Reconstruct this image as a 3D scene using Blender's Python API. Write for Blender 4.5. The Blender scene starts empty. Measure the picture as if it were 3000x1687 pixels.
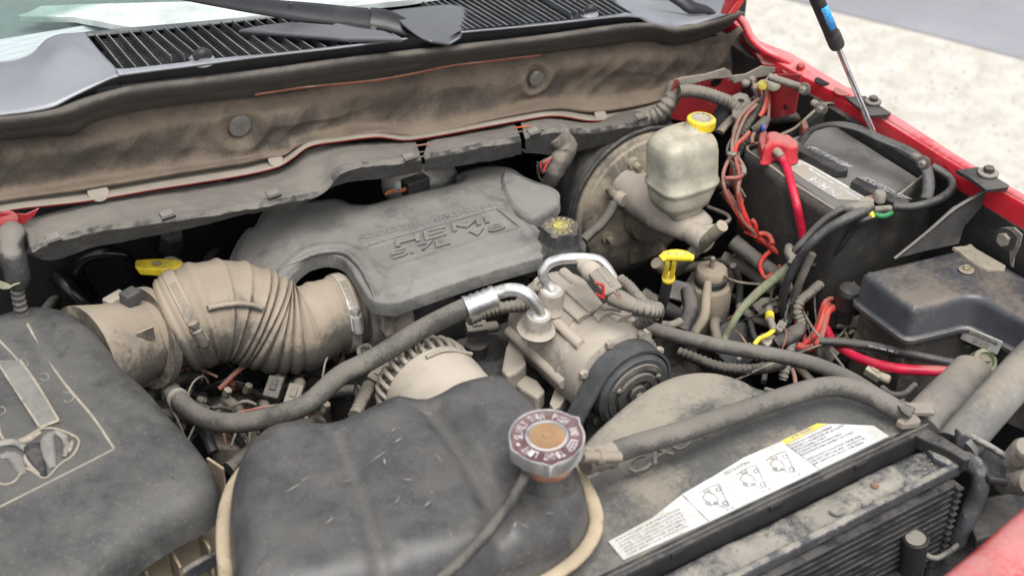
import bpy, bmesh, math, random
import numpy as np
from mathutils import Vector, Matrix, noise
from mathutils.geometry import delaunay_2d_cdt
random.seed(7)
sc = bpy.context.scene
COL = sc.collection
# ------------------------------------------------------------------ camera
F_PX = 4200.0
CAM = Vector((0, 0, 2.25))
PITCH, ROLL, YAW = math.radians(35), math.radians(1), math.radians(33)
_F = Vector((math.sin(YAW), math.cos(YAW), 0)); _R = Vector((math.cos(YAW), -math.sin(YAW), 0)); _Z = Vector((0, 0, 1))
FWD = _F * math.cos(PITCH) - _Z * math.sin(PITCH)
_U = _F * math.sin(PITCH) + _Z * math.cos(PITCH)
RGT = _R * math.cos(ROLL) + _U * math.sin(ROLL)
UPV = -_R * math.sin(ROLL) + _U * math.cos(ROLL)
cd = bpy.data.cameras.new('camera'); cam = bpy.data.objects.new('camera', cd); COL.objects.link(cam)
m3 = Matrix((RGT, UPV, -FWD)).transposed()
cam.matrix_world = Matrix.Translation(CAM) @ m3.to_4x4()
cd.sensor_width = 36; cd.lens = F_PX / 3000 * 36
cd.clip_start = .02; cd.clip_end = 400
cd.dof.use_dof = True; cd.dof.focus_distance = 1.98; cd.dof.aperture_fstop = 4.6
sc.camera = cam
# ------------------------------------------------------------------ daylight
SUN_EL, SUN_ROT = math.radians(66), math.radians(190)
w = bpy.data.worlds.new('World'); sc.world = w; w.use_nodes = True
nt = w.node_tree; nt.nodes.clear()
sky = nt.nodes.new('ShaderNodeTexSky'); sky.sky_type = 'NISHITA'; sky.sun_disc = False
sky.sun_elevation = SUN_EL; sky.sun_rotation = SUN_ROT; sky.air_density = 1.0; sky.dust_density = 4.0; sky.ozone_density = 1.0
hs = nt.nodes.new('ShaderNodeHueSaturation'); hs.inputs['Saturation'].default_value = .22
bg = nt.nodes.new('ShaderNodeBackground'); bg.inputs['Strength'].default_value = .15
wo = nt.nodes.new('ShaderNodeOutputWorld')
nt.links.new(sky.outputs[0], hs.inputs['Color']); nt.links.new(hs.outputs[0], bg.inputs[0]); nt.links.new(bg.outputs[0], wo.inputs[0])
sl = bpy.data.lights.new('sun', 'SUN'); sl.energy = 1.2; sl.angle = math.radians(40); sl.color = (1, .97, .92)
so = bpy.data.objects.new('sun', sl); COL.objects.link(so)
sd = Vector((math.sin(SUN_ROT) * math.cos(SUN_EL), math.cos(SUN_ROT) * math.cos(SUN_EL), math.sin(SUN_EL)))
so.rotation_euler = sd.to_track_quat('Z', 'Y').to_euler(); so.location = (0, 0, 5)
sc.view_settings.view_transform = 'Standard'; sc.view_settings.look = 'None'
sc.view_settings.exposure = .68; sc.view_settings.gamma = 1
sc.cycles.use_denoising = True
sc.cycles.max_bounces = 6; sc.cycles.diffuse_bounces = 3; sc.cycles.glossy_bounces = 3

# ------------------------------------------------------------------ placing helpers
CROPS = {'A': (0, 0, 2.576), 'B': (1000, 0, 2.576), 'C': (2000, 0, 2.576), 'D': (0, 560, 2.576), 'E': (1000, 560, 2.576), 'G': (2000, 560, 2.576),
         'H': (0, 1120, 2.556), 'I': (1000, 1120, 2.556), 'J': (2000, 1120, 2.556), 'W': (0, 0, 0.85867), 'F': (0, 0, 1.0)}
def ray(px, py): return RGT * ((px - 1500) / F_PX) - UPV * ((py - 843.5) / F_PX) + FWD
def px(c, x, y):
    a, b, s = CROPS[c]; return (a + x / s, b + y / s)
def PT(c, qx, qy, **k):
    """a point of the place on the sight line of a pixel, at height z, at lateral plane y, x or at distance d"""
    X, Y = px(c, qx, qy); v = ray(X, Y)
    if 'z' in k: return CAM + v * ((k['z'] - CAM.z) / v.z)
    if 'y' in k: return CAM + v * ((k['y'] - CAM.y) / v.y)
    if 'x' in k: return CAM + v * ((k['x'] - CAM.x) / v.x)
    return CAM + v * k['d']
def PL(c, pts, mode='z', val=None):
    out = []
    for p in pts:
        out.append(PT(c, p[0], p[1], **{mode: (p[2] if len(p) > 2 else val)}))
    return out
def catmull(P, n, closed=False, arc=True):
    P = [Vector(p) for p in P]
    m = len(P)
    if m == 2:
        return [P[0].lerp(P[1], i / (n - 1)) for i in range(n)]
    seg = []
    rng = m if closed else m - 1
    for i in range(rng):
        if closed: a, b, c, d = P[(i - 1) % m], P[i], P[(i + 1) % m], P[(i + 2) % m]
        else:
            b, c = P[i], P[i + 1]
            a = P[i - 1] if i > 0 else b * 2 - c
            d = P[i + 2] if i + 2 < m else c * 2 - b
        t0 = 0; t1 = t0 + max(1e-6, (b - a).length) ** .5; t2 = t1 + max(1e-6, (c - b).length) ** .5; t3 = t2 + max(1e-6, (d - c).length) ** .5
        for k in range(16):
            t = t1 + (t2 - t1) * k / 16
            A1 = a * ((t1 - t) / (t1 - t0)) + b * ((t - t0) / (t1 - t0)); A2 = b * ((t2 - t) / (t2 - t1)) + c * ((t - t1) / (t2 - t1)); A3 = c * ((t3 - t) / (t3 - t2)) + d * ((t - t2) / (t3 - t2))
            B1 = A1 * ((t2 - t) / (t2 - t0)) + A2 * ((t - t0) / (t2 - t0)); B2 = A2 * ((t3 - t) / (t3 - t1)) + A3 * ((t - t1) / (t3 - t1))
            seg.append(B1 * ((t2 - t) / (t2 - t1)) + B2 * ((t - t1) / (t2 - t1)))
    seg.append(P[0].copy() if closed else P[-1].copy())
    L = [0]
    for i in range(1, len(seg)): L.append(L[-1] + (seg[i] - seg[i - 1]).length)
    tot = L[-1]; out = []; j = 0
    cnt = n if closed else n - 1
    for i in range(n):
        s = tot * i / cnt
        while j < len(L) - 2 and L[j + 1] < s: j += 1
        dl = L[j + 1] - L[j]
        out.append(seg[j].lerp(seg[j + 1], 0 if dl == 0 else min(1, max(0, (s - L[j]) / dl))))
    return out
# ------------------------------------------------------------------ object helpers
def T(o, label=None, cat=None, group=None, kind=None):
    if label: o['label'] = label
    if cat: o['category'] = cat
    if group: o['group'] = group
    if kind: o['kind'] = kind
    return o
def thing(name, label, cat, loc=(0, 0, 0), group=None):
    o = bpy.data.objects.new(name, None); COL.objects.link(o); o.location = loc; o.empty_display_size = .02
    return T(o, label, cat, group)
def wloc(o):
    v = Vector(o.location)
    while o.parent: o = o.parent; v += o.location
    return v
def mk(name, verts, faces, mat, parent=None, smooth=True, bevel=0, seg=2, solid=0, sub=0, offset=-1, label=None, auto=None, kind=None):
    verts = [Vector(v) for v in verts]
    lo = Vector((min(v.x for v in verts), min(v.y for v in verts), min(v.z for v in verts))); hi = Vector((max(v.x for v in verts), max(v.y for v in verts), max(v.z for v in verts)))
    c = (lo + hi) / 2; c.z = lo.z
    me = bpy.data.meshes.new(name); me.from_pydata([v - c for v in verts], [], faces); me.validate()
    if mat: me.materials.append(mat)
    if smooth:
        me.polygons.foreach_set('use_smooth', [True] * len(me.polygons))
    o = bpy.data.objects.new(name, me); COL.objects.link(o)
    if parent: o.parent = parent; o.location = c - wloc(parent)
    else: o.location = c
    if smooth and auto is not None:
        bm = bmesh.new(); bm.from_mesh(me)
        for e in bm.edges:
            if len(e.link_faces) == 2 and e.calc_face_angle(0) > math.radians(auto): e.smooth = False
        bm.to_mesh(me); bm.free()
    if sub: md = o.modifiers.new('s', 'SUBSURF'); md.levels = md.render_levels = sub
    if solid: md = o.modifiers.new('t', 'SOLIDIFY'); md.thickness = solid; md.offset = offset
    if bevel:
        md = o.modifiers.new('b', 'BEVEL'); md.width = bevel; md.segments = seg; md.limit_method = 'ANGLE'; md.angle_limit = math.radians(35); md.harden_normals = False
    if label: o['label'] = label
    if kind: o['kind'] = kind
    return o
def frames(P):
    n = len(P); Tn = []
    for i in range(n):
        a = P[max(0, i - 1)]; b = P[min(n - 1, i + 1)]; Tn.append((b - a).normalized())
    up = Vector((0, 0, 1)) if abs(Tn[0].z) < .9 else Vector((1, 0, 0))
    N = (up - Tn[0] * up.dot(Tn[0])).normalized(); out = []
    for i in range(n):
        N = (N - Tn[i] * N.dot(Tn[i])).normalized(); out.append((Tn[i], N, Tn[i].cross(N)))
    return out
def tube(name, pts, r, mat, parent=None, n=None, seg=12, rf=None, flat=1.0, caps=True, label=None, wob=0, step=.006, upf=None, kind=None, hollow=False):
    """swept tube; r radius (or list along the path), rf(t,s)->factor, flat = height / width of the section"""
    L = sum((Vector(pts[i + 1]) - Vector(pts[i])).length for i in range(len(pts) - 1))
    if step < .002: step = .00075
    n = n or max(6, int(L / step)); P = catmull(pts, n)
    if wob:
        P = [p + noise.noise_vector(p * 9) * wob for p in P]
    fr = frames(P); V = []; Fc = []
    for i, (p, (t, nn, b)) in enumerate(zip(P, fr)):
        u = i / (n - 1)
        if isinstance(r, (list, tuple)):
            k = u * (len(r) - 1); a = int(min(k, len(r) - 2)); rr = r[a] + (r[a + 1] - r[a]) * (k - a)
        else: rr = r
        if rf: rr *= rf(u, u * L)
        if upf is not None:
            nn = (upf - t * upf.dot(t)).normalized(); b = t.cross(nn)
        for k in range(seg):
            a = 2 * math.pi * k / seg
            V.append(p + nn * (rr * flat * math.cos(a)) + b * (rr * math.sin(a)))
    for i in range(n - 1):
        for k in range(seg):
            Fc.append((i * seg + k, i * seg + (k + 1) % seg, (i + 1) * seg + (k + 1) % seg, (i + 1) * seg + k))
    if caps and not hollow:
        Fc.append(tuple(range(seg - 1, -1, -1))); Fc.append(tuple((n - 1) * seg + k for k in range(seg)))
    return mk(name, V, Fc, mat, parent, label=label, auto=50 if caps else None, kind=kind, solid=.0015 if hollow else 0)
def corr(pitch=.005, amp=.13):
    pitch *= .62; amp *= .75
    return lambda u, s: 1 + amp * math.copysign(abs(math.sin(math.pi * s / pitch)) ** .6, math.sin(math.pi * s / pitch)) 
def basis(axis, ref=None):
    a = Vector(axis).normalized(); r = Vector(ref) if ref else (Vector((0, 0, 1)) if abs(a.z) < .9 else Vector((1, 0, 0)))
    u = (r - a * r.dot(a)).normalized(); return a, u, a.cross(u)
def lathe(name, prof, origin, axis, mat, parent=None, seg=40, rmod=None, label=None, auto=40, ref=None, bevel=0):
    """profile [(radius, distance along axis)]; rmod(angle, i) scales the radius"""
    a, u, v = basis(axis, ref); O = Vector(origin); V = []; Fc = []
    for i, (r, h) in enumerate(prof):
        for k in range(seg):
            th = 2 * math.pi * k / seg; rr = r * (rmod(th, i) if rmod else 1)
            V.append(O + a * h + u * (rr * math.cos(th)) + v * (rr * math.sin(th)))
    for i in range(len(prof) - 1):
        for k in range(seg):
            Fc.append((i * seg + k, i * seg + (k + 1) % seg, (i + 1) * seg + (k + 1) % seg, (i + 1) * seg + k))
    Fc.append(tuple(range(seg - 1, -1, -1))); Fc.append(tuple((len(prof) - 1) * seg + k for k in range(seg)))
    return mk(name, V, Fc, mat, parent, label=label, auto=auto, bevel=bevel)
def box(name, c, size, mat, parent=None, ax=(1, 0, 0), up=(0, 0, 1), bevel=.001, label=None, taper=1.0, seg=2):
    """c = centre; ax = direction of the length; taper scales the top"""
    z = Vector(up).normalized(); x = Vector(ax); x = (x - z * x.dot(z)).normalized(); y = z.cross(x); c = Vector(c); V = []
    for sz in (-1, 1):
        for sx, sy in ((-1, -1), (1, -1), (1, 1), (-1, 1)):
            k = taper if sz > 0 else 1
            V.append(c + x * (sx * size[0] / 2 * k) + y * (sy * size[1] / 2 * k) + z * (sz * size[2] / 2))
    return mk(name, V, [(3, 2, 1, 0), (4, 5, 6, 7), (0, 1, 5, 4), (1, 2, 6, 5), (2, 3, 7, 6), (3, 0, 4, 7)], mat, parent, smooth=False, bevel=bevel, seg=seg, label=label)
def grid(name, rows, mat, parent=None, nu=60, sv=6, solid=0, offset=-1, disp=None, label=None, smoothrow=True, auto=None):
    R = [catmull(r, nu) for r in rows]; V = []; m = 0
    cols = []
    for j in range(nu):
        c = [R[i][j] for i in range(len(R))]
        if len(c) > 2 and smoothrow: cc = catmull(c, (len(c) - 1) * sv + 1)
        else:
            cc = []
            for i in range(len(c) - 1):
                for k in range(sv): cc.append(c[i].lerp(c[i + 1], k / sv))
            cc.append(c[-1])
        cols.append(cc); m = len(cc)
    for j in range(nu):
        for i in range(m):
            p = cols[j][i]
            if disp: p = p + disp(p, j / (nu - 1), i / (m - 1))
            V.append(p)
    Fc = [(j * m + i, (j + 1) * m + i, (j + 1) * m + i + 1, j * m + i + 1) for j in range(nu - 1) for i in range(m - 1)]
    return mk(name, V, Fc, mat, parent, solid=solid, offset=offset, label=label, auto=auto)
def inset_poly(P, d):
    n = len(P); out = []
    ar = sum(P[i][0] * P[(i + 1) % n][1] - P[(i + 1) % n][0] * P[i][1] for i in range(n)); s = 1 if ar > 0 else -1
    for i in range(n):
        a, b, c = P[i - 1], P[i], P[(i + 1) % n]
        t1 = Vector((b[0] - a[0], b[1] - a[1])); t2 = Vector((c[0] - b[0], c[1] - b[1]))
        t = (t1.normalized() + t2.normalized())
        t = t.normalized() if t.length > 1e-6 else t1.normalized()
        nrm = Vector((-t.y, t.x)) * s
        out.append((b[0] + nrm.x * d, b[1] + nrm.y * d))
    return out
def plate(name, outline, prof, mat, parent=None, zf=None, cell=.006, n=160, label=None, closed_smooth=True, auto=None, bottom=False, solid=0):
    """outline = closed curve of world points (its xy counts); prof = [(inset, dz)] from the outer bottom ring inward; zf(x,y) = height of the top"""
    z0 = sum(p[2] for p in outline) / len(outline); zf = zf or (lambda x, y: z0)
    P = catmull(outline, n, closed=True) if closed_smooth else [Vector(p) for p in outline]
    P = [(p.x, p.y) for p in P]; n = len(P); V = []; Fc = []; last = None
    for j, (ins, dz) in enumerate(prof):
        Q = inset_poly(P, ins)
        for q in Q: V.append(Vector((q[0], q[1], zf(q[0], q[1]) + dz)))
        if j:
            for i in range(n):
                a = (j - 1) * n + i; b = (j - 1) * n + (i + 1) % n
                Fc.append((a, b, b + n, a + n))
        last = Q
    if bottom: Fc.append(tuple(range(n - 1, -1, -1)))
    xs = [q[0] for q in last]; ys = [q[1] for q in last]; pts = [Vector(q) for q in last]
    X0, X1, Y0, Y1 = min(xs), max(xs), min(ys), max(ys)
    la = np.array(last); lb = np.roll(la, -1, axis=0)
    gx = np.arange(X0 + cell / 2, X1, cell); gy = np.arange(Y0 + cell / 2, Y1, cell); gg = np.array(np.meshgrid(gx, gy)).reshape(2, -1).T
    inside = np.zeros(len(gg), bool); near = np.full(len(gg), 9e9)
    for (ax, ay), (bx, by) in zip(la, lb):
        c = ((ay > gg[:, 1]) != (by > gg[:, 1])); 
        with np.errstate(divide='ignore', invalid='ignore'):
            xi = (bx - ax) * (gg[:, 1] - ay) / (by - ay if by != ay else 1e-12) + ax
        inside ^= c & (gg[:, 0] < xi)
        near = np.minimum(near, (gg[:, 0] - ax) ** 2 + (gg[:, 1] - ay) ** 2)
    pts += [Vector(g) for g in gg[inside & (near > (cell * .45) ** 2)]]
    vo, eo, fo, orig, _, _ = delaunay_2d_cdt(pts, [(i, (i + 1) % n) for i in range(n)], [], 1, 1e-7)
    base = len(V); dz = prof[-1][1]; mp = {}; ring = (len(prof) - 1) * n
    for i, v in enumerate(vo):
        o = [q for q in orig[i] if q < n]
        if o: mp[i] = ring + o[0]
        else: mp[i] = len(V); V.append(Vector((v.x, v.y, zf(v.x, v.y) + dz)))
    for f in fo:
        Fc.append(tuple(mp[i] for i in f))
    return mk(name, V, Fc, mat, parent, label=label, auto=auto, solid=solid)
def slab(name, top, depth, mat, parent=None, bevel=.002, label=None, seg=2, smooth=False):
    """a thick flat piece: top = polygon of world points, depth = vector down to the underside"""
    top = [Vector(p) for p in top]; n = len(top); d = Vector(depth); V = top + [p + d for p in top]
    Fc = [tuple(range(n)), tuple(range(2 * n - 1, n - 1, -1))] + [(i, i + n, (i + 1) % n + n, (i + 1) % n) for i in range(n)]
    o = mk(name, V, Fc, mat, parent, smooth=smooth, bevel=bevel, seg=seg, label=label)
    bm = bmesh.new(); bm.from_mesh(o.data); bmesh.ops.recalc_face_normals(bm, faces=bm.faces); bm.to_mesh(o.data); bm.free()
    return o
def loft(name, secs, mat, parent=None, seg=40, label=None, auto=None, ax=(1, 0, 0)):
    """stacked rounded-rectangle sections [(centre, rx, ry, exponent)]"""
    x = Vector(ax).normalized(); y = Vector((-x.y, x.x, 0)); V = []; Fc = []
    for (c, rx, ry, e) in secs:
        c = Vector(c)
        for k in range(seg):
            a = 2 * math.pi * k / seg; ca, sa = math.cos(a), math.sin(a)
            V.append(c + x * (rx * math.copysign(abs(ca) ** (2 / e), ca)) + y * (ry * math.copysign(abs(sa) ** (2 / e), sa)))
    m = len(secs)
    for i in range(m - 1):
        for k in range(seg): Fc.append((i * seg + k, i * seg + (k + 1) % seg, (i + 1) * seg + (k + 1) % seg, (i + 1) * seg + k))
    Fc.append(tuple(range(seg - 1, -1, -1))); Fc.append(tuple((m - 1) * seg + k for k in range(seg)))
    return mk(name, V, Fc, mat, parent, label=label, auto=auto)
def textmesh(s, ext, bev=0, res=2, off=0.):
    cu = bpy.data.curves.new('t', 'FONT'); cu.body = s; cu.extrude = ext; cu.bevel_depth = bev; cu.resolution_u = res; cu.size = 1; cu.offset = off
    o = bpy.data.objects.new('t', cu); COL.objects.link(o); bpy.context.view_layer.update()
    me = bpy.data.meshes.new_from_object(o.evaluated_get(bpy.context.evaluated_depsgraph_get()))
    V = [v.co.copy() for v in me.vertices]; Fc = [tuple(p.vertices) for p in me.polygons]
    bpy.data.objects.remove(o); bpy.data.curves.remove(cu); bpy.data.meshes.remove(me); return V, Fc
def text(name, s, o, e, u, mat, parent, h=.0012, label=None, sink=.3, lift=None, bold=0, kind=None):
    """lettering from point o to point e along its baseline, cap height to point u; h = relief"""
    V, Fc = textmesh(s, .5, res=1 if h < .0008 else 2, off=bold)
    if not V: return None
    o, e, u = Vector(o), Vector(e), Vector(u)
    x0 = min(v.x for v in V); x1 = max(v.x for v in V); y1 = max(v.y for v in V)
    X = (e - o); Y = (u - o); N = X.cross(Y).normalized()
    if bold:
        pass
    W = [o + X * ((v.x - x0) / (x1 - x0)) + Y * (v.y / y1) + N * (v.z * 2 * h / 2 + h / 2 - h * sink) for v in V]
    return mk(name, W, Fc, mat, parent, smooth=False, label=label, kind=kind)
GL = {'D': [[(0, 0), (0, 1), (.75, 1), (1, .75), (1, .25), (.75, 0), (.0, 0)]], 'O': [[(.5, 0), (.25, 0), (0, .25), (0, .75), (.25, 1), (.75, 1), (1, .75), (1, .25), (.75, 0), (.5, 0)]],
 'G': [[(1, .85), (.8, 1), (.2, 1), (0, .8), (0, .2), (.2, 0), (1, 0), (1, .5), (.55, .5)]], 'E': [[(1, 1), (0, 1), (0, 0), (1, 0)], [(0, .5), (.85, .5)]], 'M': [[(0, 0), (0, 1), (.5, .25), (1, 1), (1, 0)]],
 'A': [[(0, 0), (0, .7), (.3, 1), (.7, 1), (1, .7), (1, 0)], [(0, .4), (1, .4)]], 'N': [[(0, 0), (0, 1), (1, 0), (1, 1)]], 'U': [[(0, 1), (0, .2), (.2, 0), (.8, 0), (1, .2), (1, 1)]],
 'H': [[(0, 0), (0, 1)], [(1, 0), (1, 1)], [(0, .5), (1, .5)]], 'I': [[(0, 0), (0, 1)]], 'L': [[(0, 1), (0, 0), (1, 0)]], 'V': [[(0, 1), (.5, 0), (1, 1)]], '.': [[(0, 0), (.02, .1)]],
 '5': [[(1, 1), (.05, 1), (.0, .55), (.8, .55), (1, .4), (1, .15), (.8, 0), (0, 0)]], '7': [[(0, 1), (1, 1), (.3, 0)]], '8': [[(.12, .62), (.12, .9), (.3, 1), (.7, 1), (.88, .9), (.88, .62)], [(.1, .52), (.0, .35), (0, .15), (.2, 0), (.8, 0), (1, .15), (1, .35), (.9, .52), (.1, .52)]]}
WD = {'I': .12, '.': .1, 'M': 1.25}
def strokes(name, s, o, e, u, t, h, mat, par, gap=.45):
    """raised block letters: ribbons of width t (part of the cap height), relief h"""
    tot = sum(WD.get(c, 1) if c != ' ' else .5 for c in s) + gap * (len(s) - 1); X, Y = (e - o) / tot, u - o; N = X.cross(Y).normalized(); x = 0
    asp = Y.length / X.length
    for c in s:
        if c == ' ': x += .5 + gap; continue
        V = []; Fc = []; wd = WD.get(c, 1)
        for q, pl in enumerate(GL[c]):
            P = [(px_ * wd, py_ * asp) for px_, py_ in pl]; n = len(P); k0 = len(V); hw = t * asp / 2
            for i in range(n):
                a = P[max(0, i - 1)]; b = P[min(n - 1, i + 1)]; m_ = P[i]
                d1 = Vector((m_[0] - a[0], m_[1] - a[1])) if i else Vector((b[0] - m_[0], b[1] - m_[1])); d2 = Vector((b[0] - m_[0], b[1] - m_[1])) if i < n - 1 else d1
                d1.normalize(); d2.normalize(); tn = (d1 + d2).normalized(); nr = Vector((-tn.y, tn.x)); sc_ = min(2, 1 / max(.35, nr.dot(Vector((-d1.y, d1.x)))))
                for sg in (-1, 1):
                    for hh in (-h * .6, h + q * .0001): 
                        pp = (m_[0] + nr.x * sg * hw * sc_, m_[1] + nr.y * sg * hw * sc_); V.append(o + X * (x + pp[0]) + Y * (pp[1] / asp) + N * hh)
            for i in range(n - 1):
                a = k0 + i * 4; b = a + 4; Fc += [(a + 1, a + 3, b + 3, b + 1), (a, a + 1, b + 1, b), (a + 2, b + 2, b + 3, a + 3)]
            Fc += [(k0, k0 + 2, k0 + 3, k0 + 1), (k0 + n * 4 - 4, k0 + n * 4 - 3, k0 + n * 4 - 1, k0 + n * 4 - 2)]
        mk(name, V, Fc, mat, par, smooth=False); x += wd + gap
def bolt(name, p, axis, r, mat, parent=None, washer=None, label=None, h=None):
    h = h or r * .9; q = thing(name, label or 'x', 'bolt', p) if parent is None else None
    o = lathe(name, [(r, 0), (r, h * .85), (r * .85, h)], p, axis, mat, parent, seg=6, auto=10)
    if washer: lathe('washer', [(r * 1.9, -.0006), (r * 1.9, h * .18), (r * 1.5, h * .25)], p, axis, washer, o, seg=24)
    return o
def dustattr(o, fn):
    """settled dirt with a shape of its own: fn(world point) is added to the dust mask"""
    c = wloc(o); me = o.data; at = me.attributes.new('dust', 'FLOAT', 'POINT')
    at.data.foreach_set('value', [fn(v.co + c) for v in me.vertices])
# ------------------------------------------------------------------ materials
DUST = (.34, .275, .2)
def M(name, base, dust=DUST, amt=.45, rough=.55, metal=0., scale=7., speck=.35, bump=.25, up=.8, maxd=.9, soft=.13, cior=1.5, fine=140., spec=.5, coat=0., trans=0., streak=None, sss=0.):
    gy = sum(dust) / 3; dust = tuple(x * .85 + gy * .15 for x in dust)
    m = bpy.data.materials.new(name); m.use_nodes = True; t = m.node_tree; N = t.nodes; Lk = t.links.new; N.clear()
    out = N.new('ShaderNodeOutputMaterial'); b = N.new('ShaderNodeBsdfPrincipled'); Lk(b.outputs[0], out.inputs[0])
    tc = N.new('ShaderNodeTexCoord')
    oi = N.new('ShaderNodeObjectInfo'); va = N.new('ShaderNodeVectorMath'); va.operation = 'MULTIPLY_ADD'
    Lk(oi.outputs['Random'], va.inputs[0]); va.inputs[1].default_value = (7, 5, 9); Lk(tc.outputs['Object'], va.inputs[2])
    co = va.outputs[0]
    def noi(s, d=6, r=.62, dist=0, vec=None):
        n = N.new('ShaderNodeTexNoise'); n.inputs['Scale'].default_value = s; n.inputs['Detail'].default_value = d; n.inputs['Roughness'].default_value = r; n.inputs['Distortion'].default_value = dist
        Lk(vec or co, n.inputs['Vector']); return n.outputs['Fac']
    def math_(op, a, c, clamp=False):
        n = N.new('ShaderNodeMath'); n.operation = op; n.use_clamp = clamp
        for i, v in enumerate((a, c)):
            if v is None: continue
            if isinstance(v, (int, float)): n.inputs[i].default_value = v
            else: Lk(v, n.inputs[i])
        return n.outputs[0]
    def mr(v, a, c, lo=0., hi=1.):
        n = N.new('ShaderNodeMapRange'); n.interpolation_type = 'SMOOTHSTEP'; n.clamp = True
        n.inputs['From Min'].default_value = a; n.inputs['From Max'].default_value = c; n.inputs['To Min'].default_value = lo; n.inputs['To Max'].default_value = hi; Lk(v, n.inputs['Value']); return n.outputs['Result']
    def mix(f, a, c):
        n = N.new('ShaderNodeMix'); n.data_type = 'RGBA'
        for i, v in ((0, f), (6, a), (7, c)):
            if isinstance(v, (int, float)): n.inputs[i].default_value = v
            elif isinstance(v, tuple): n.inputs[i].default_value = (*v[:3], 1)
            else: Lk(v, n.inputs[i])
        return n.outputs[2]
    big = noi(scale, 8, .65, .4); fn = noi(fine, 4, .7)
    geo = N.new('ShaderNodeNewGeometry'); sp = N.new('ShaderNodeSeparateXYZ'); Lk(geo.outputs['Normal'], sp.inputs[0])
    nz = math_('MULTIPLY', math_('SUBTRACT', sp.outputs['Z'], .45), up * .3)
    at = N.new('ShaderNodeAttribute'); at.attribute_name = 'dust'
    a = math_('ADD', math_('ADD', math_('ADD', big, nz), math_('MULTIPLY', math_('SUBTRACT', fn, .5), .34)), at.outputs['Fac'])
    mask = mr(a, 1 - amt - soft, 1 - amt + soft, 0, maxd)
    bvar = mix(mr(noi(scale * 3.1, 5, .6), .3, .7), tuple(x * .8 for x in base), tuple(min(1, x * 1.18) for x in base))
    dvar = mix(mr(noi(scale * .7, 4, .6), .35, .65), tuple(x * .86 for x in dust), tuple(min(1, x * 1.1) for x in dust))
    if streak:
        mp = N.new('ShaderNodeMapping'); mp.inputs['Scale'].default_value = streak; Lk(co, mp.inputs['Vector'])
        st = mr(noi(40, 3, .6, 0, mp.outputs[0]), .56, .72); mask = math_('MAXIMUM', mask, math_('MULTIPLY', st, .14))
    col = mix(mask, bvar, dvar)
    if speck:
        vo = N.new('ShaderNodeTexVoronoi'); vo.inputs['Scale'].default_value = 170; Lk(co, vo.inputs['Vector'])
        rs = N.new('ShaderNodeSeparateColor'); Lk(vo.outputs['Color'], rs.inputs[0])
        d = mr(vo.outputs['Distance'], .05, .22, 1, 0)
        s = math_('MULTIPLY', d, mr(rs.outputs[0], .93, .99)); col = mix(math_('MULTIPLY', s, speck * .9, True), col, (.5, .47, .41))
        vo2 = N.new('ShaderNodeTexVoronoi'); vo2.inputs['Scale'].default_value = 420; Lk(co, vo2.inputs['Vector'])
        rs2 = N.new('ShaderNodeSeparateColor'); Lk(vo2.outputs['Color'], rs2.inputs[0])
        s2 = math_('MULTIPLY', mr(vo2.outputs['Distance'], .15, .35, 1, 0), mr(rs2.outputs[1], .85, .95)); col = mix(math_('MULTIPLY', s2, speck, True), col, (.42, .39, .34))
        s3 = mr(noi(scale * 6, 3, .5, 1.5), .68, .78); col = mix(math_('MULTIPLY', s3, .35), col, tuple(x * .55 for x in base))
    Lk(col, b.inputs['Base Color'])
    Lk(mr(mask, 0, 1, rough, min(.95, rough + .35)), b.inputs['Roughness'])
    if metal:
        Lk(mr(mask, 0, .8, metal, 0), b.inputs['Metallic'])
    b.inputs['Specular IOR Level'].default_value = spec; b.inputs['Coat Weight'].default_value = coat; b.inputs['Coat Roughness'].default_value = rough * .8; b.inputs['Coat IOR'].default_value = cior
    if trans: b.inputs['Transmission Weight'].default_value = trans
    if sss: b.inputs['Subsurface Weight'].default_value = sss; b.inputs['Subsurface Radius'].default_value = (.02, .015, .01); b.inputs['Subsurface Scale'].default_value = .5
    if bump:
        bp = N.new('ShaderNodeBump'); bp.inputs['Strength'].default_value = bump; bp.inputs['Distance'].default_value = .0012
        hgt = math_('ADD', math_('MULTIPLY', fn, .6), math_('MULTIPLY', big, .9)); Lk(hgt, bp.inputs['Height']); Lk(bp.outputs[0], b.inputs['Normal'])
    return m
# ------------------------------------------------------------------ material library
m_cover = M('cover plastic', (.095, .095, .093), dust=(.25, .235, .205), amt=.5, rough=.55, scale=14, speck=.6, maxd=.7, bump=.4, soft=.17)
m_bottle = M('bottle plastic', (.04, .04, .042), dust=(.15, .14, .122), amt=.42, rough=.42, scale=17, speck=.4, maxd=.5, bump=.25, coat=.15, soft=.24)
m_airbox = M('airbox plastic', (.045, .046, .047), dust=(.145, .137, .12), amt=.45, rough=.47, scale=17, speck=.45, maxd=.55, bump=.35, coat=.1, soft=.24)
m_black = M('black plastic', (.02, .02, .021), dust=(.15, .135, .115), amt=.35, rough=.5, scale=12, speck=.3, maxd=.6)
m_cowl = M('cowl plastic', (.13, .135, .152), dust=(.25, .26, .29), amt=.45, rough=.48, scale=5, speck=.0, maxd=.6, bump=.3, fine=500, spec=.9, coat=.8, cior=1.8, up=1.5)
m_wiper = M('wiper paint', (.016, .016, .019), dust=(.1, .1, .1), amt=.25, rough=.38, scale=8, speck=.1, maxd=.3, bump=.08, fine=400)
m_cowl2 = M('dark cowl plastic', (.05, .052, .06), dust=(.12, .125, .14), amt=.4, rough=.42, scale=5, speck=0, maxd=.5, bump=.3, fine=500, spec=.8, coat=.5, cior=1.6, up=1.2)
m_slat = M('grille plastic', (.075, .08, .085), dust=(.3, .3, .29), amt=.4, rough=.4, scale=8, speck=.0, maxd=.6, bump=.1)
m_dark = M('shadow plastic', (.008, .008, .008), dust=(.05, .045, .04), amt=.35, rough=.7, scale=9, speck=.1, maxd=.6)
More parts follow.
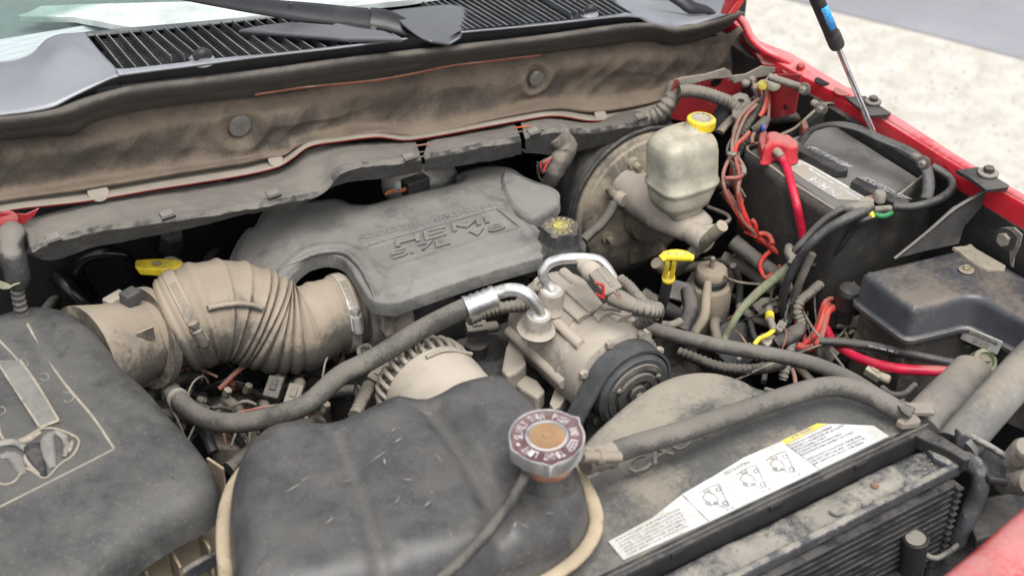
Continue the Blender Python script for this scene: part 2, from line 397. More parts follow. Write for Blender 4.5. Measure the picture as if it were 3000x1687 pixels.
m_shiny = M('shiny black hose', (.008, .008, .011), dust=(.1, .1, .1), amt=.2, rough=.25, scale=9, speck=.2, maxd=.25, bump=.03)
m_tan = M('dusty rubber', (.085, .077, .065), dust=(.33, .265, .19), amt=.53, rough=.7, scale=10, speck=.25, up=1.1, maxd=.93, bump=.3)
m_tan2 = M('dusty grey rubber', (.1, .09, .075), dust=(.3, .25, .19), amt=.55, rough=.75, scale=11, speck=.2, up=.9, maxd=.9)
m_comp = M('dusty cast metal', (.22, .205, .18), dust=(.42, .36, .285), amt=.6, rough=.75, scale=14, speck=.25, maxd=.95, bump=.4)
m_alu = M('bare aluminium pipe', (.72, .72, .71), dust=(.5, .46, .4), amt=.36, rough=.3, metal=.85, scale=14, speck=.25, maxd=.7, bump=.06)
m_alu2 = M('dull aluminium', (.5, .5, .49), dust=(.33, .28, .22), amt=.5, rough=.45, metal=.7, scale=14, speck=.2, maxd=.9, bump=.15)
m_steel = M('dull steel', (.25, .24, .22), dust=(.25, .21, .16), amt=.5, rough=.5, metal=.7, scale=20, speck=.2)
m_rubber = M('dusty hose rubber', (.06, .058, .052), dust=(.2, .18, .15), amt=.5, rough=.75, scale=14, speck=.55, up=.9, maxd=.75, bump=.5, fine=260)
m_rubber2 = M('dark hose rubber', (.03, .03, .03), dust=(.17, .15, .125), amt=.46, rough=.65, scale=12, speck=.35, up=1., maxd=.7, bump=.2)
m_belt = M('belt rubber', (.065, .067, .07), dust=(.13, .13, .13), amt=.3, rough=.6, scale=20, speck=.15, maxd=.4, bump=.1)
m_pad = M('fibre insulation', (.06, .05, .04), dust=(.22, .162, .112), amt=.46, rough=.85, scale=8, speck=.35, up=.3, maxd=.8, bump=.9, fine=330, soft=.21)
m_seal = M('seal rubber', (.05, .046, .041), dust=(.15, .13, .105), amt=.47, rough=.6, scale=10, speck=.25, up=.8, maxd=.7)
m_lip = M('dusty painted flange', (.2, .185, .155), dust=(.3, .255, .2), amt=.6, rough=.8, scale=22, speck=.2, maxd=.8)
m_trough = M('wiring trough plastic', (.03, .0295, .028), dust=(.22, .2, .17), amt=.44, rough=.65, scale=16, speck=.3, up=3.2, maxd=.8, bump=.35, streak=(1, 1, 6))
m_tape = M('dusty tape', (.1, .09, .078), dust=(.26, .225, .18), amt=.55, rough=.8, scale=20, speck=.2)
m_red = M('red body paint', (.6, .015, .03), dust=(.7, .25, .25), amt=.4, rough=.28, scale=6, speck=.2, up=1.3, maxd=.7, coat=.8, bump=.04, cior=1.6)  # pink on upward faces: dust plus the sky's reflection put into the colour
m_reddust = M('dusty red body paint', (.3, .02, .025), dust=(.33, .2, .16), amt=.45, rough=.6, scale=9, speck=.3, maxd=.75)
m_redlip = M('red paint edge', (.4, .02, .02), dust=(.3, .18, .13), amt=.35, rough=.5, scale=18, speck=.2, maxd=.8)
m_redf0 = M('grimy red paint', (.3, .015, .02), dust=(.4, .22, .19), amt=.45, rough=.5, scale=10, speck=.2, maxd=.6)
m_rust = M('rusted steel', (.16, .055, .03), dust=(.3, .2, .14), amt=.4, rough=.85, scale=14, speck=.3)
m_batt = M('battery case plastic', (.06, .06, .06), dust=(.2, .19, .17), amt=.5, rough=.45, scale=12, speck=.5, maxd=.7, up=1.1)
m_sleeve = M('battery sleeve fabric', (.03, .029, .027), dust=(.15, .13, .105), amt=.46, rough=.75, scale=8, speck=.4, maxd=.6, bump=.5, fine=300, up=.6)
m_fuse = M('fuse box plastic', (.058, .061, .07), dust=(.22, .175, .125), amt=.38, rough=.38, scale=6, speck=.25, up=.8, maxd=.7, bump=.15, coat=.2)
m_fuse2 = M('fuse box base plastic', (.055, .05, .043), dust=(.22, .18, .135), amt=.5, rough=.6, scale=9, speck=.2, maxd=.8)
m_yel = M('yellow plastic', (.78, .58, .03), dust=(.5, .38, .16), amt=.3, rough=.4, scale=20, speck=.15, maxd=.6, bump=.05)
m_yelprint = M('yellow print', (.5, .42, .06), dust=(.2, .17, .1), amt=.45, rough=.6, scale=60, speck=.1)
m_res = M('yellowed translucent plastic', (.42, .4, .32), dust=(.36, .28, .19), amt=.44, rough=.38, scale=12, speck=.3, up=.6, maxd=.8, bump=.1, sss=.2)
m_boost = M('dusty booster steel', (.11, .098, .082), dust=(.36, .295, .21), amt=.6, rough=.7, scale=12, speck=.35, up=.5, maxd=.9)
m_redcap = M('red soft plastic', (.45, .02, .03), dust=(.48, .22, .19), amt=.42, rough=.6, scale=14, speck=.2, up=1.3, maxd=.6)
m_redcable = M('red cable', (.5, .012, .045), dust=(.35, .2, .16), amt=.32, rough=.4, scale=18, speck=.15, maxd=.7)
m_redwire = M('red wire', (.6, .04, .03), dust=(.3, .15, .1), amt=.4, rough=.5, scale=20, speck=.1)
m_pinkwire = M('dusty red wire', (.3, .07, .055), dust=(.28, .19, .14), amt=.5, rough=.6, scale=20, speck=.1)
m_cable = M('black cable', (.025, .026, .028), dust=(.16, .15, .13), amt=.42, rough=.45, scale=16, speck=.25, up=1.1, maxd=.6)
m_white = M('white sticker', (.6, .62, .62), dust=(.46, .38, .25), amt=.46, rough=.45, scale=5, speck=.15, up=0, maxd=.8, bump=.03)
m_print = M('black print', (.12, .12, .12), dust=(.4, .38, .35), amt=.4, rough=.6, scale=60, speck=0)
m_printw = M('white print', (.6, .6, .62), dust=(.3, .3, .3), amt=.35, rough=.6, scale=70, speck=0)
m_yelst = M('yellow sticker', (.8, .62, .03), dust=(.6, .5, .3), amt=.3, rough=.5, scale=20, speck=0)
m_blue = M('blue label', (.02, .3, .8), dust=(.1, .4, .8), amt=.3, rough=.4, scale=20, speck=0)
m_blueclip = M('blue clip', (.05, .1, .4), dust=(.2, .2, .3), amt=.4, rough=.6, scale=30)
m_green = M('green tape', (.02, .2, .07), dust=(.1, .25, .12), amt=.3, rough=.5, scale=30)
m_greenwire = M('pale green sleeve', (.25, .29, .17), dust=(.3, .26, .19), amt=.5, rough=.7, scale=40)
m_chrome = M('chromed rod', (.8, .82, .84), dust=(.6, .6, .6), amt=.2, rough=.12, metal=1, scale=20, speck=0, maxd=.3, bump=0)
m_capmetal = M('stamped cap metal', (.6, .6, .6), dust=(.4, .38, .35), amt=.35, rough=.28, metal=.9, scale=20, speck=.1, bump=.05)
m_capface = M('maroon cap paint', (.1, .045, .05), dust=(.2, .13, .12), amt=.35, rough=.4, scale=20, speck=.2, bump=.05)
m_orange = M('rusty cap centre', (.36, .15, .04), dust=(.28, .17, .08), amt=.5, rough=.6, scale=40, speck=.2)
m_seam = M('tan moulding seam', (.2, .16, .11), dust=(.46, .36, .23), amt=.55, rough=.8, scale=22, speck=.2)
m_line = M('dust settled line', (.17, .155, .13), dust=(.34, .29, .22), amt=.52, rough=.9, scale=50, speck=.1)
m_shroud = M('fan shroud plastic', (.095, .094, .09), dust=(.33, .285, .215), amt=.38, rough=.6, scale=6, speck=.45, up=.9, maxd=.85)
m_tank = M('radiator tank plastic', (.05, .053, .06), dust=(.33, .3, .245), amt=.4, rough=.6, scale=22, speck=.6, maxd=.85, soft=.13)
m_fin = M('condenser fin', (.022, .023, .025), dust=(.1, .095, .09), amt=.4, rough=.6, scale=30, speck=.2)
m_brace = M('dusty grey brace', (.15, .148, .14), dust=(.27, .225, .17), amt=.42, rough=.5, scale=6, speck=.5, maxd=.8)
m_orangew = M('orange wire', (.6, .13, .03), dust=(.3, .2, .1), amt=.3, rough=.5, scale=20)
m_loom = M('corrugated loom', (.07, .065, .057), dust=(.24, .21, .165), amt=.55, rough=.7, scale=20, speck=.2, up=1.1)
m_loomd = M('dark corrugated loom', (.025, .024, .023), dust=(.15, .13, .105), amt=.42, rough=.65, scale=20, speck=.2, up=1.1)
m_tangold = M('zinc bolt', (.5, .44, .24), dust=(.35, .3, .2), amt=.4, rough=.4, metal=.8, scale=30, speck=0)

def shade_surface(name, c1, c2, s1, s2, rough, bump, detail=8):
    m = bpy.data.materials.new(name); m.use_nodes = True; t = m.node_tree; N = t.nodes; b = N['Principled BSDF']; b.inputs['Roughness'].default_value = rough
    tc = N.new('ShaderNodeTexCoord'); n = N.new('ShaderNodeTexNoise'); n.inputs['Scale'].default_value = s1; n.inputs['Detail'].default_value = detail; n.inputs['Roughness'].default_value = .7
    t.links.new(tc.outputs['Object'], n.inputs['Vector'])
    r = N.new('ShaderNodeValToRGB'); r.color_ramp.elements[0].position = .35; r.color_ramp.elements[1].position = .65; r.color_ramp.elements[0].color = (*c1, 1); r.color_ramp.elements[1].color = (*c2, 1)
    t.links.new(n.outputs['Fac'], r.inputs[0]); t.links.new(r.outputs[0], b.inputs['Base Color'])
    n2 = N.new('ShaderNodeTexNoise'); n2.inputs['Scale'].default_value = s2; n2.inputs['Detail'].default_value = 6; t.links.new(tc.outputs['Object'], n2.inputs['Vector'])
    bp = N.new('ShaderNodeBump'); bp.inputs['Strength'].default_value = bump; bp.inputs['Distance'].default_value = .01; t.links.new(n2.outputs['Fac'], bp.inputs['Height']); t.links.new(bp.outputs[0], b.inputs['Normal'])
    return m
# ------------------------------------------------------------------ the ground
m_grav = shade_surface('pale gravel', (.42, .395, .345), (.6, .575, .52), 9, 60, .95, .8, 12)
m_road = shade_surface('worn asphalt road', (.2, .2, .22), (.3, .3, .325), .8, 90, .85, .3, 10)
V = [(-60, -60, 0), (90, -60, 0), (90, 90, 0), (-60, 90, 0)]
T(mk('ground', V, [(0, 1, 2, 3)], m_grav), 'pale gravel ground beyond the red wing', None, kind='structure')
a = PT('C', 740, 0, z=.0); b_ = PT('C', 2576, 450, z=.0); d = (b_ - a).normalized(); nrm = Vector((d.y, -d.x, 0)); nrm = nrm if nrm.dot(a - CAM) > 0 else -nrm
RD = []
for i in range(61):
    p = a + d * ((i - 30) * .6); p = p + nrm * (noise.noise(p * 1.7) * .05 + noise.noise(p * 5) * .02); RD.append(Vector((p.x, p.y, .004)))
RD += [Vector((*(q + nrm * 7.5).xy, .004)) for q in (RD[-1], RD[0])]
T(mk('road', RD, [tuple(range(len(RD)))], m_road), None, kind='structure')
# loose stones of the gravel: one mesh, nobody could count them
V = []; Fc = []
for i in range(40000):
    x = random.uniform(1.9, 7); y = random.uniform(.5, 7.5)
    if (Vector((x, y, 0)) - a).dot(nrm) > -.02 * random.random(): continue
    s = random.choice((.003, .004, .005, .007)) * random.uniform(.6, 1.2); k = len(V); c = Vector((x, y, s * .3)); an = random.uniform(0, 6.28)
    for (u, v, h) in ((1, 0, 0), (-.1, .9, .1), (-1, .1, 0), (.1, -1, -.1), (.1, .1, .8), (0, 0, -.6)):
        V.append(c + Vector((u * math.cos(an) - v * math.sin(an), u * math.sin(an) + v * math.cos(an), h)) * s * random.uniform(.7, 1.2))
    Fc += [(k + p, k + q, k + r) for p, q, r in ((0, 1, 4), (1, 2, 4), (2, 3, 4), (3, 0, 4), (1, 0, 5), (2, 1, 5), (3, 2, 5), (0, 3, 5))]
T(mk('gravel', V, Fc, m_grav, smooth=False), 'loose pale stones lying on the ground beside the road', 'gravel', kind='stuff')

# ------------------------------------------------------------------ the bay shell of the truck
bay = thing('engine_bay', 'dark grimy engine bay shell with firewall and inner wing behind the parts', 'car body', (.9, 1.3, 0))
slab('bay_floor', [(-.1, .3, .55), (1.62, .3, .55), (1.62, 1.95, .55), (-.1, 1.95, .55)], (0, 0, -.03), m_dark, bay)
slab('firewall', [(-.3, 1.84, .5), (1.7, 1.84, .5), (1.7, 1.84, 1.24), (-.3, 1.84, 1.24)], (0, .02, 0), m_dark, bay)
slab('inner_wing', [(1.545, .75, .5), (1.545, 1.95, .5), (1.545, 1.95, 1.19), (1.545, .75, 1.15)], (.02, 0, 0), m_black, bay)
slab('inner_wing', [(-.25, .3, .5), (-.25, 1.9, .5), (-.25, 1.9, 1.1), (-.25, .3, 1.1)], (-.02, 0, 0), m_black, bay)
slab('chassis_rail', [(1.2, .6, .8), (1.3, .6, .8), (1.3, 1.8, .8), (1.2, 1.8, .8)], (0, 0, -.12), m_black, bay, bevel=.01)
# ------------------------------------------------------------------ windshield with its dotted border
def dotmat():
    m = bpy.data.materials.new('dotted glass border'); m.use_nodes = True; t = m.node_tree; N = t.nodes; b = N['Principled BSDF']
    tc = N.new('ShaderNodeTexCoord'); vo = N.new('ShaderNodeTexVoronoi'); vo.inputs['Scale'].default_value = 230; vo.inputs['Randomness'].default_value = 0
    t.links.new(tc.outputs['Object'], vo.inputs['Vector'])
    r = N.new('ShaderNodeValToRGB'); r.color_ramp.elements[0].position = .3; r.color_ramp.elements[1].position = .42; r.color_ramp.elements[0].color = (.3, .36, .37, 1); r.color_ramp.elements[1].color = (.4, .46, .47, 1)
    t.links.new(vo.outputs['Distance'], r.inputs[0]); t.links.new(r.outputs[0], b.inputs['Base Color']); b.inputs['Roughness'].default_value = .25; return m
def glassmat():
    m = bpy.data.materials.new('windshield glass'); m.use_nodes = True; t = m.node_tree; N = t.nodes; N.clear()
    o = N.new('ShaderNodeOutputMaterial'); mx = N.new('ShaderNodeMixShader'); tr = N.new('ShaderNodeBsdfTransparent'); tr.inputs[0].default_value = (.86, .93, .91, 1)
    gl = N.new('ShaderNodeBsdfGlossy'); gl.inputs['Roughness'].default_value = .03; fr = N.new('ShaderNodeFresnel'); fr.inputs[0].default_value = 1.5
    t.links.new(fr.outputs[0], mx.inputs[0]); t.links.new(tr.outputs[0], mx.inputs[1]); t.links.new(gl.outputs[0], mx.inputs[2]); t.links.new(mx.outputs[0], o.inputs[0]); return m
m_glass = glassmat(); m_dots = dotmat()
m_reflect = M('pale sunshade', (.5, .55, .54), dust=(.45, .5, .49), amt=.3, rough=.6, speck=0, bump=0)  # bright part of the windshield reflection, as a surface colour
m_teal = M('teal reflection', (.2, .225, .22), dust=(.24, .265, .26), amt=.3, rough=.5, speck=0, bump=0)  # teal part of the windshield reflection, as a surface colour
ws = thing('windshield', 'pale green tinted windshield with dotted border above the black cowl', 'windshield', PT('F', 300, 60, y=1.97))
wb0, wb1 = PT('F', -260, 260, y=1.93), PT('F', 2300, -190, y=1.93)
wdir = (wb1 - wb0); wup = Vector((0, .86, .5)) ; wup = wup.normalized()
wn = wdir.cross(wup).normalized(); wn = wn if wn.z > 0 else -wn
def wp(s, t, h=0): return wb0 + wdir * s + wup * t + wn * h
V = [wp(0, 0), wp(1, 0), wp(1, .5), wp(0, .5)]
slab('pane', V, -wn * .005, m_glass, ws, bevel=0)
# ------------------------------------------------------------------ cowl
YC = 1.655
lip = [('A', -250, 885), ('A', 0, 866), ('A', 230, 838), ('A', 400, 803), ('A', 520, 740), ('A', 690, 655), ('A', 830, 588), ('A', 930, 562), ('A', 1100, 538), ('A', 1500, 486), ('A', 2000, 418), ('A', 2576, 352), ('B', 500, 287), ('B', 620, 305), ('B', 760, 330), ('B', 830, 285), ('B', 900, 240), ('B', 1500, 185), ('B', 2150, 118), ('B', 2250, 128), ('B', 2330, 178), ('B', 2460, 205), ('B', 2576, 205), ('C', 250, 130), ('C', 390, 80)]
LIP = [PT(c, x, y, y=YC) for c, x, y in lip]
cowl = thing('cowl', 'satin black plastic cowl under the windshield with slotted air grille', 'cowl panel', PT('F', 1000, 170, y=1.7))
def backof(p, dy, dz): return Vector((p.x, p.y + dy, p.z + dz))
# front face of the cowl down to the seal
sealtop = [('A', -250, 905), ('A', 0, 885), ('A', 250, 858), ('A', 420, 826), ('A', 600, 762), ('A', 850, 692), ('A', 1000, 656), ('A', 1500, 600), ('A', 2000, 532), ('A', 2576, 452), ('B', 760, 362), ('B', 1500, 278), ('B', 2150, 188), ('B', 2330, 188), ('B', 2450, 218), ('C', 0, 200), ('C', 250, 148), ('C', 400, 95)]
ST = [PT(c, x, y, y=YC + .008) for c, x, y in sealtop]
grid('front_face', [[p + Vector((0, .002, 0)) for p in LIP], [PT(c, x, (y + (0 if c != 'F' else 0)), y=YC + .012) for c, x, y in sealtop]], m_wiper, cowl, nu=240, sv=5)
# left body
def rowA(pts, **k): return [PT(c, x, y, **k) for c, x, y in pts]
LB = [
 rowA([('A', -160, 890), ('A', 0, 866), ('A', 230, 838), ('A', 400, 803), ('A', 520, 740), ('A', 690, 655), ('A', 830, 588), ('A', 900, 566)], y=YC),
 rowA([('A', -160, 800), ('A', 0, 780), ('A', 200, 750), ('A', 380, 700), ('A', 520, 640), ('A', 660, 585), ('A', 790, 545), ('A', 875, 518)], y=1.68),
 rowA([('A', -160, 640), ('A', 0, 630), ('A', 170, 590), ('A', 330, 500), ('A', 450, 420), ('A', 560, 380), ('A', 680, 390), ('A', 760, 395)], y=1.75),
 rowA([('A', -160, 520), ('A', 0, 505), ('A', 130, 480), ('A', 280, 410), ('A', 400, 320), ('A', 500, 285), ('A', 590, 272), ('A', 655, 268)], y=1.82),
 rowA([('A', -160, 480), ('A', 0, 470), ('A', 110, 455), ('A', 230, 410), ('A', 350, 300), ('A', 440, 262), ('A', 560, 250), ('A', 640, 242)], y=1.86),
]
grid('cowl_body', LB, m_cowl, cowl, nu=50, sv=6, solid=.003)
grid('cowl_body', [
 rowA([('A', 900, 565), ('A', 930, 562), ('A', 1100, 538), ('A', 1500, 486), ('A', 2000, 418), ('A', 2576, 352), ('B', 500, 287)], y=YC),
 rowA([('A', 875, 518), ('A', 930, 519), ('A', 1100, 503), ('A', 1350, 474), ('A', 1700, 434), ('A', 2000, 408), ('A', 2576, 344), ('B', 430, 290)], y=YC + .012)], m_cowl, cowl, nu=90, sv=4, solid=.003)
grid('cowl_body', [
 rowA([('B', 900, 240), ('B', 1500, 185), ('B', 2150, 118), ('B', 2250, 128)], y=YC),
 rowA([('B', 930, 226), ('B', 1500, 176), ('B', 2080, 108), ('B', 2150, 95)], y=YC + .012)], m_cowl, cowl, nu=60, sv=4, solid=.003)
RB = [
 rowA([('B', 2150, 118), ('B', 2250, 128), ('B', 2330, 178), ('B', 2460, 205), ('B', 2576, 205), ('C', 250, 130), ('C', 420, 75)], y=YC),
 rowA([('B', 2150, 95), ('B', 2260, 95), ('B', 2350, 110), ('B', 2450, 125), ('B', 2576, 128), ('C', 200, 105), ('C', 380, 55)], y=1.68),
 rowA([('B', 2080, 20), ('B', 2200, 30), ('B', 2330, 55), ('B', 2450, 70), ('B', 2576, 80), ('C', 150, 70), ('C', 330, 10)], y=1.76),
 rowA([('B', 1980, -70), ('B', 2100, -60), ('B', 2230, -40), ('B', 2400, -30), ('B', 2576, -20), ('C', 100, -20), ('C', 280, -60)], y=1.84)]
grid('cowl_body', RB, m_cowl, cowl, nu=50, sv=6, solid=.003)
grid('cowl_body', [
 rowA([('A', 640, 268), ('A', 1000, 238), ('A', 1500, 190), ('A', 2050, 130), ('B', 0, 60), ('B', 350, 45), ('B', 500, 20), ('B', 1200, -120)], y=1.835),
 rowA([('A', 560, 250), ('A', 980, 210), ('A', 1500, 163), ('A', 2050, 112), ('B', 0, 45), ('B', 350, 20), ('B', 480, 0), ('B', 1200, -150)], y=1.87)], m_slat, cowl, nu=60, sv=3, solid=.003)
# dark pan below the grille
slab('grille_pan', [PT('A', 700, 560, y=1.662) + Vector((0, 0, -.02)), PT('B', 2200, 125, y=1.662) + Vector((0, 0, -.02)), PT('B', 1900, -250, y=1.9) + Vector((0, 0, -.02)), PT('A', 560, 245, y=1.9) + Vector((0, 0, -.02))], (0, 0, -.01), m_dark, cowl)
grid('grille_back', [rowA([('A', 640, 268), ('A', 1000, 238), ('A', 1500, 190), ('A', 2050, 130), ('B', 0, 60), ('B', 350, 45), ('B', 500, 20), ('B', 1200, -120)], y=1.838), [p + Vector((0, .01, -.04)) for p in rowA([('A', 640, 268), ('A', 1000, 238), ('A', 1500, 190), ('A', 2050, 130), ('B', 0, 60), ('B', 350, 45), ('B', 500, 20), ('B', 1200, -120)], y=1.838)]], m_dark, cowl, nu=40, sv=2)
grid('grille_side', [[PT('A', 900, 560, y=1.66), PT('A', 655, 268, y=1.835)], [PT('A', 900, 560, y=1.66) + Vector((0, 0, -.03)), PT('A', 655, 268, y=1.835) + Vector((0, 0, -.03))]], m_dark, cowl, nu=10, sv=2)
# vanes
def vane(p0, p1, hgt=.009, th=.0016, mat=None):
    d_ = (p1 - p0).normalized(); sd_ = d_.cross(Vector((0, 0, 1))).normalized() * th / 2
    V = [p0 - sd_, p1 - sd_, p1 + sd_, p0 + sd_]; lo_ = [v - Vector((0, 0, hgt)) for v in V]
    return mk('slat', V + lo_, [(0, 1, 2, 3), (7, 6, 5, 4), (0, 4, 5, 1), (1, 5, 6, 2), (2, 6, 7, 3), (3, 7, 4, 0)], mat or m_slat, cowl, smooth=False)
rungsV = []; rungsF = []
prev = None
for k in range(27):
    tx, ty = 715 + 86.5 * k, 250 - 7.8 * k - (0 if k < 8 else 0)
    bx, by = 930 + 96.5 * k, 517 - 9.4 * k - max(0, k - 12) * .9
    if k in (4, 5, 6): bx, by = bx - 25, by - 55
    b3 = PT('A', bx, by, y=YC + .014); t3 = PT('A', tx, ty, y=1.83)
    if k > 22: t3 = b3.lerp(t3, .6)
    vane(b3, t3)
    if prev:
        for j in range(1, 22):
            u = j / 22; q0 = prev[0].lerp(prev[1], u) - Vector((0, 0, .009)); q1 = b3.lerp(t3, u) - Vector((0, 0, .009)); n_ = len(rungsV)
            e_ = (prev[1] - prev[0]).normalized() * .0011
            rungsV += [q0 - e_, q1 - e_, q1 + e_, q0 + e_]; rungsV += [v - Vector((0, 0, .003)) for v in rungsV[n_:n_ + 4]]
            rungsF += [tuple(n_ + i for i in f_) for f_ in ((0, 1, 2, 3), (0, 4, 5, 1), (2, 6, 7, 3))]
    prev = (b3, t3)
for k in range(26):
    bx, by = 960 + 49 * k, 221 - 5.1 * k
    if 17 <= k <= 20: bx, by = bx - 60, by - 38
    b3 = PT('B', bx, by, y=YC + .014); t3 = PT('B', bx - 470, by - 285, y=1.83)
    vane(b3, t3, hgt=.009)
T(mk('cross_slats', rungsV, rungsF, m_black, cowl, smooth=False), kind='stuff')
# nozzle humps
for (c, x, y) in (('A', 1525, 465), ('B', 1870, 118)):
    p = PT(c, x, y, y=1.672); s = .95 if c == 'A' else .8; p.z += .006
    nz = lathe('washer_nozzle', [(.019 * s, -.005), (.018 * s, -.003), (.013 * s, -.001), (.0095 * s, .0), (.009 * s, .006), (.006 * s, .009)], p, (0, -.1, 1), m_cowl, cowl)
    tube('nozzle_jet', [p + Vector((-.011 * s, 0, .002)), p + Vector((0, -.003, .007)), p + Vector((.012 * s, 0, .002))], [.005 * s, .0085 * s, .006 * s], m_black, nz, n=12, seg=14)
# raised shelf under the wiper
zsf = PT('A', 2250, 225, y=1.735).z + .006
slab('wiper_shelf', PL('A', [(1790, 222), (1960, 190), (2200, 160), (2576, 190), (2900, 230), (3050, 290), (2576, 285)], 'z', zsf), (0, 0, -.008), m_cowl2, cowl, bevel=.003)
# scoop at the wiper pivot
SC = [
 rowA([('B', 300, 90), ('B', 440, 70), ('B', 600, 52), ('B', 800, 42), ('B', 905, 72), ('B', 940, 130)], y=1.765),
 rowA([('B', 380, 140), ('B', 480, 130), ('B', 640, 112), ('B', 800, 100), ('B', 880, 120), ('B', 925, 175)], y=1.735),
 rowA([('B', 460, 210), ('B', 560, 200), ('B', 690, 195), ('B', 800, 200), ('B', 860, 215), ('B', 900, 232)], y=1.695),
 rowA([('B', 560, 280), ('B', 650, 285), ('B', 720, 290), ('B', 770, 296), ('B', 830, 275), ('B', 880, 250)], y=1.67),
 rowA([('B', 640, 310), ('B', 700, 320), ('B', 740, 326), ('B', 770, 332), ('B', 800, 318), ('B', 860, 280)], y=YC)]
SC = [[p + Vector((0, -.014, .002)) for p in r_] for r_ in SC]
grid('pivot_scoop', SC, m_cowl2, cowl, nu=40, sv=6, solid=.004)
# dotted glass band rests along the cowl's rear edge
dz = Vector((0, -.001, .006))
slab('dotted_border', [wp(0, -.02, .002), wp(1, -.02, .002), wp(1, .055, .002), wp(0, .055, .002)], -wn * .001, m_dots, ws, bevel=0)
ss = slab('reflection_sheet', PL('A', [(135, 112), (200, 100), (260, 70), (310, 45), (700, 30), (1500, 10), (3200, -150), (4200, -400), (4200, -190), (3076, 0), (2400, 70), (1600, 150), (1050, 215), (870, 185), (560, 128), (150, 122)], 'z', 1.36), (0, 0, -.01), m_reflect, bevel=.001)  # sheet added behind the glass, shaped like its pale reflection
T(ss, 'pale sheet added behind the windshield to stand for its bright reflection', 'reflection_sheet')
ds = slab('reflection_backing', [(-.1, 1.97, 1.33), (1.9, 1.97, 1.33), (1.9, 3.2, 1.345), (-.1, 3.2, 1.345)], (0, 0, -.02), m_teal)  # backing sheet added for the teal area of the glass reflection
T(ds, 'teal sheet added behind the windshield as the darker part of its reflection', 'reflection_backing')
# ------------------------------------------------------------------ wiper arm
wa = thing('wiper_arm', 'black painted wiper arm lying over the cowl grille', 'wiper', PT('B', 740, 325, y=1.67))
UPW = Vector((-.15, -.35, .9)).normalized()
tube('arm', PL('A', [(1300, -60, 1.78), (1700, 10, 1.775), (2100, 70, 1.765), (2576, 128, 1.745), (2790, 150, 1.735)], 'y'), [.012, .0135, .016, .02, .021], m_wiper, wa, flat=.42, seg=16, upf=UPW)
tube('arm_head', PL('B', [(215, 145, 1.735), (330, 165, 1.725), (450, 205, 1.71), (560, 250, 1.695), (660, 285, 1.683), (740, 325, 1.672)], 'y'), [.021, .022, .0185, .015, .0125, .008], m_wiper, wa, flat=.5, seg=18, upf=UPW)
tube('blade_link', PL('B', [(-60, 180, 1.735), (100, 215, 1.72), (290, 255, 1.71)], 'y'), [.006, .008, .009], m_wiper, wa, flat=.6, seg=10, upf=UPW)
pv = PT('A', 2198, 48, y=1.76) + UPW * .006
lathe('rivet', [(.0032, 0), (.0032, .0012), (.002, .0018)], pv, UPW, m_black, wa, seg=16)
lathe('pin', [(.005, 0), (.005, .002), (.003, .003)], PT('B', 243, 238, y=1.71) + UPW * .006, UPW, m_black, wa, seg=16)
wiperA = thing('wiper_arm', 'dark end of the second wiper arm by the red hinge', 'wiper', PT('C', 60, 40, y=1.69))
tube('arm', PL('C', [(-120, -60, 1.72), (0, 10, 1.70), (60, 55, 1.69), (180, 75, 1.68), (240, 110, 1.675)], 'y'), [.012, .014, .014, .009, .006], m_wiper, wiperA, flat=.6, seg=14, upf=UPW)
# ------------------------------------------------------------------ rubber seal along the cowl
S0 = [PT(c, x, y, y=YC + .006) for c, x, y in sealtop]
sealbot = [(-95, 418), (0, 407), (116, 392), (213, 386), (272, 352), (350, 330), (543, 300), (776, 275), (1000, 238), (1427, 175), (1776, 128), (1905, 116), (1970, 128), (2060, 110), (2140, 70), (2165, 40)]
S4 = [PT('F', x, y, y=1.70) for x, y in sealbot]
A4 = catmull(S0, 80); B4 = catmull(S4, 80)
rows = []
for k, (u, off) in enumerate(((0, 0), (.12, .012), (.35, .017), (.5, .01), (.6, .001), (.75, .003), (1, 0))):
    rows.append([A4[i].lerp(B4[i], u) + Vector((0, -off, off * .5)) for i in range(80)])
seal = grid('cowl_seal', rows, m_seal, nu=200, sv=4, solid=.003)
T(seal, 'dark rubber weather seal running along the front edge of the cowl', 'rubber seal')
# ------------------------------------------------------------------ fibre insulation pad
pad = thing('insulation_pad', 'brown dust stained fibre insulation pad covering the firewall', 'insulation pad', PT('F', 1000, 400, y=1.7))
r_top = [PT('F', x, y, y=1.712) for x, y in [(-120, 420)] + sealbot[:-2] + [(2120, 100), (2165, 75)]]
r_1 = [PT('F', x, y, y=1.703) for x, y in [(-70, 420), (0, 417), (170, 408), (340, 378), (430, 350), (660, 325), (800, 298), (1000, 268), (1427, 200), (1776, 150), (1905, 140), (1990, 150), (2120, 140), (2190, 125)]]
r_2 = [PT('F', x, y, y=1.693) for x, y in [(-70, 445), (0, 440), (170, 440), (300, 425), (430, 385), (660, 350), (800, 325), (1000, 300), (1427, 235), (1776, 180), (1905, 170), (2000, 180), (2130, 180), (2205, 160)]]
r_3 = [PT('F', x, y, y=1.694) for x, y in [(-70, 520), (0, 512), (170, 500), (300, 475), (430, 450), (660, 410), (800, 385), (1000, 355), (1427, 290), (1776, 240), (1900, 225), (1990, 215), (2140, 205), (2215, 185)]]
r_4 = [PT('F', x, y, y=1.69) for x, y in [(-70, 572), (0, 560), (163, 540), (330, 515), (505, 485), (720, 450), (850, 405), (1000, 380), (1180, 365), (1439, 325), (1613, 295), (1760, 295), (1930, 262), (2010, 240), (2130, 225), (2225, 200)]]
r_5 = [PT('F', x, y, y=1.674) for x, y in [(-70, 596), (0, 583), (163, 560), (330, 534), (505, 505), (776, 462), (835, 454), (877, 419), (1000, 402), (1113, 384), (1194, 396), (1248, 396), (1439, 349), (1613, 316), (1738, 326), (1959, 280), (1985, 248), (2060, 246), (2130, 236), (2200, 215), (2240, 198)]]
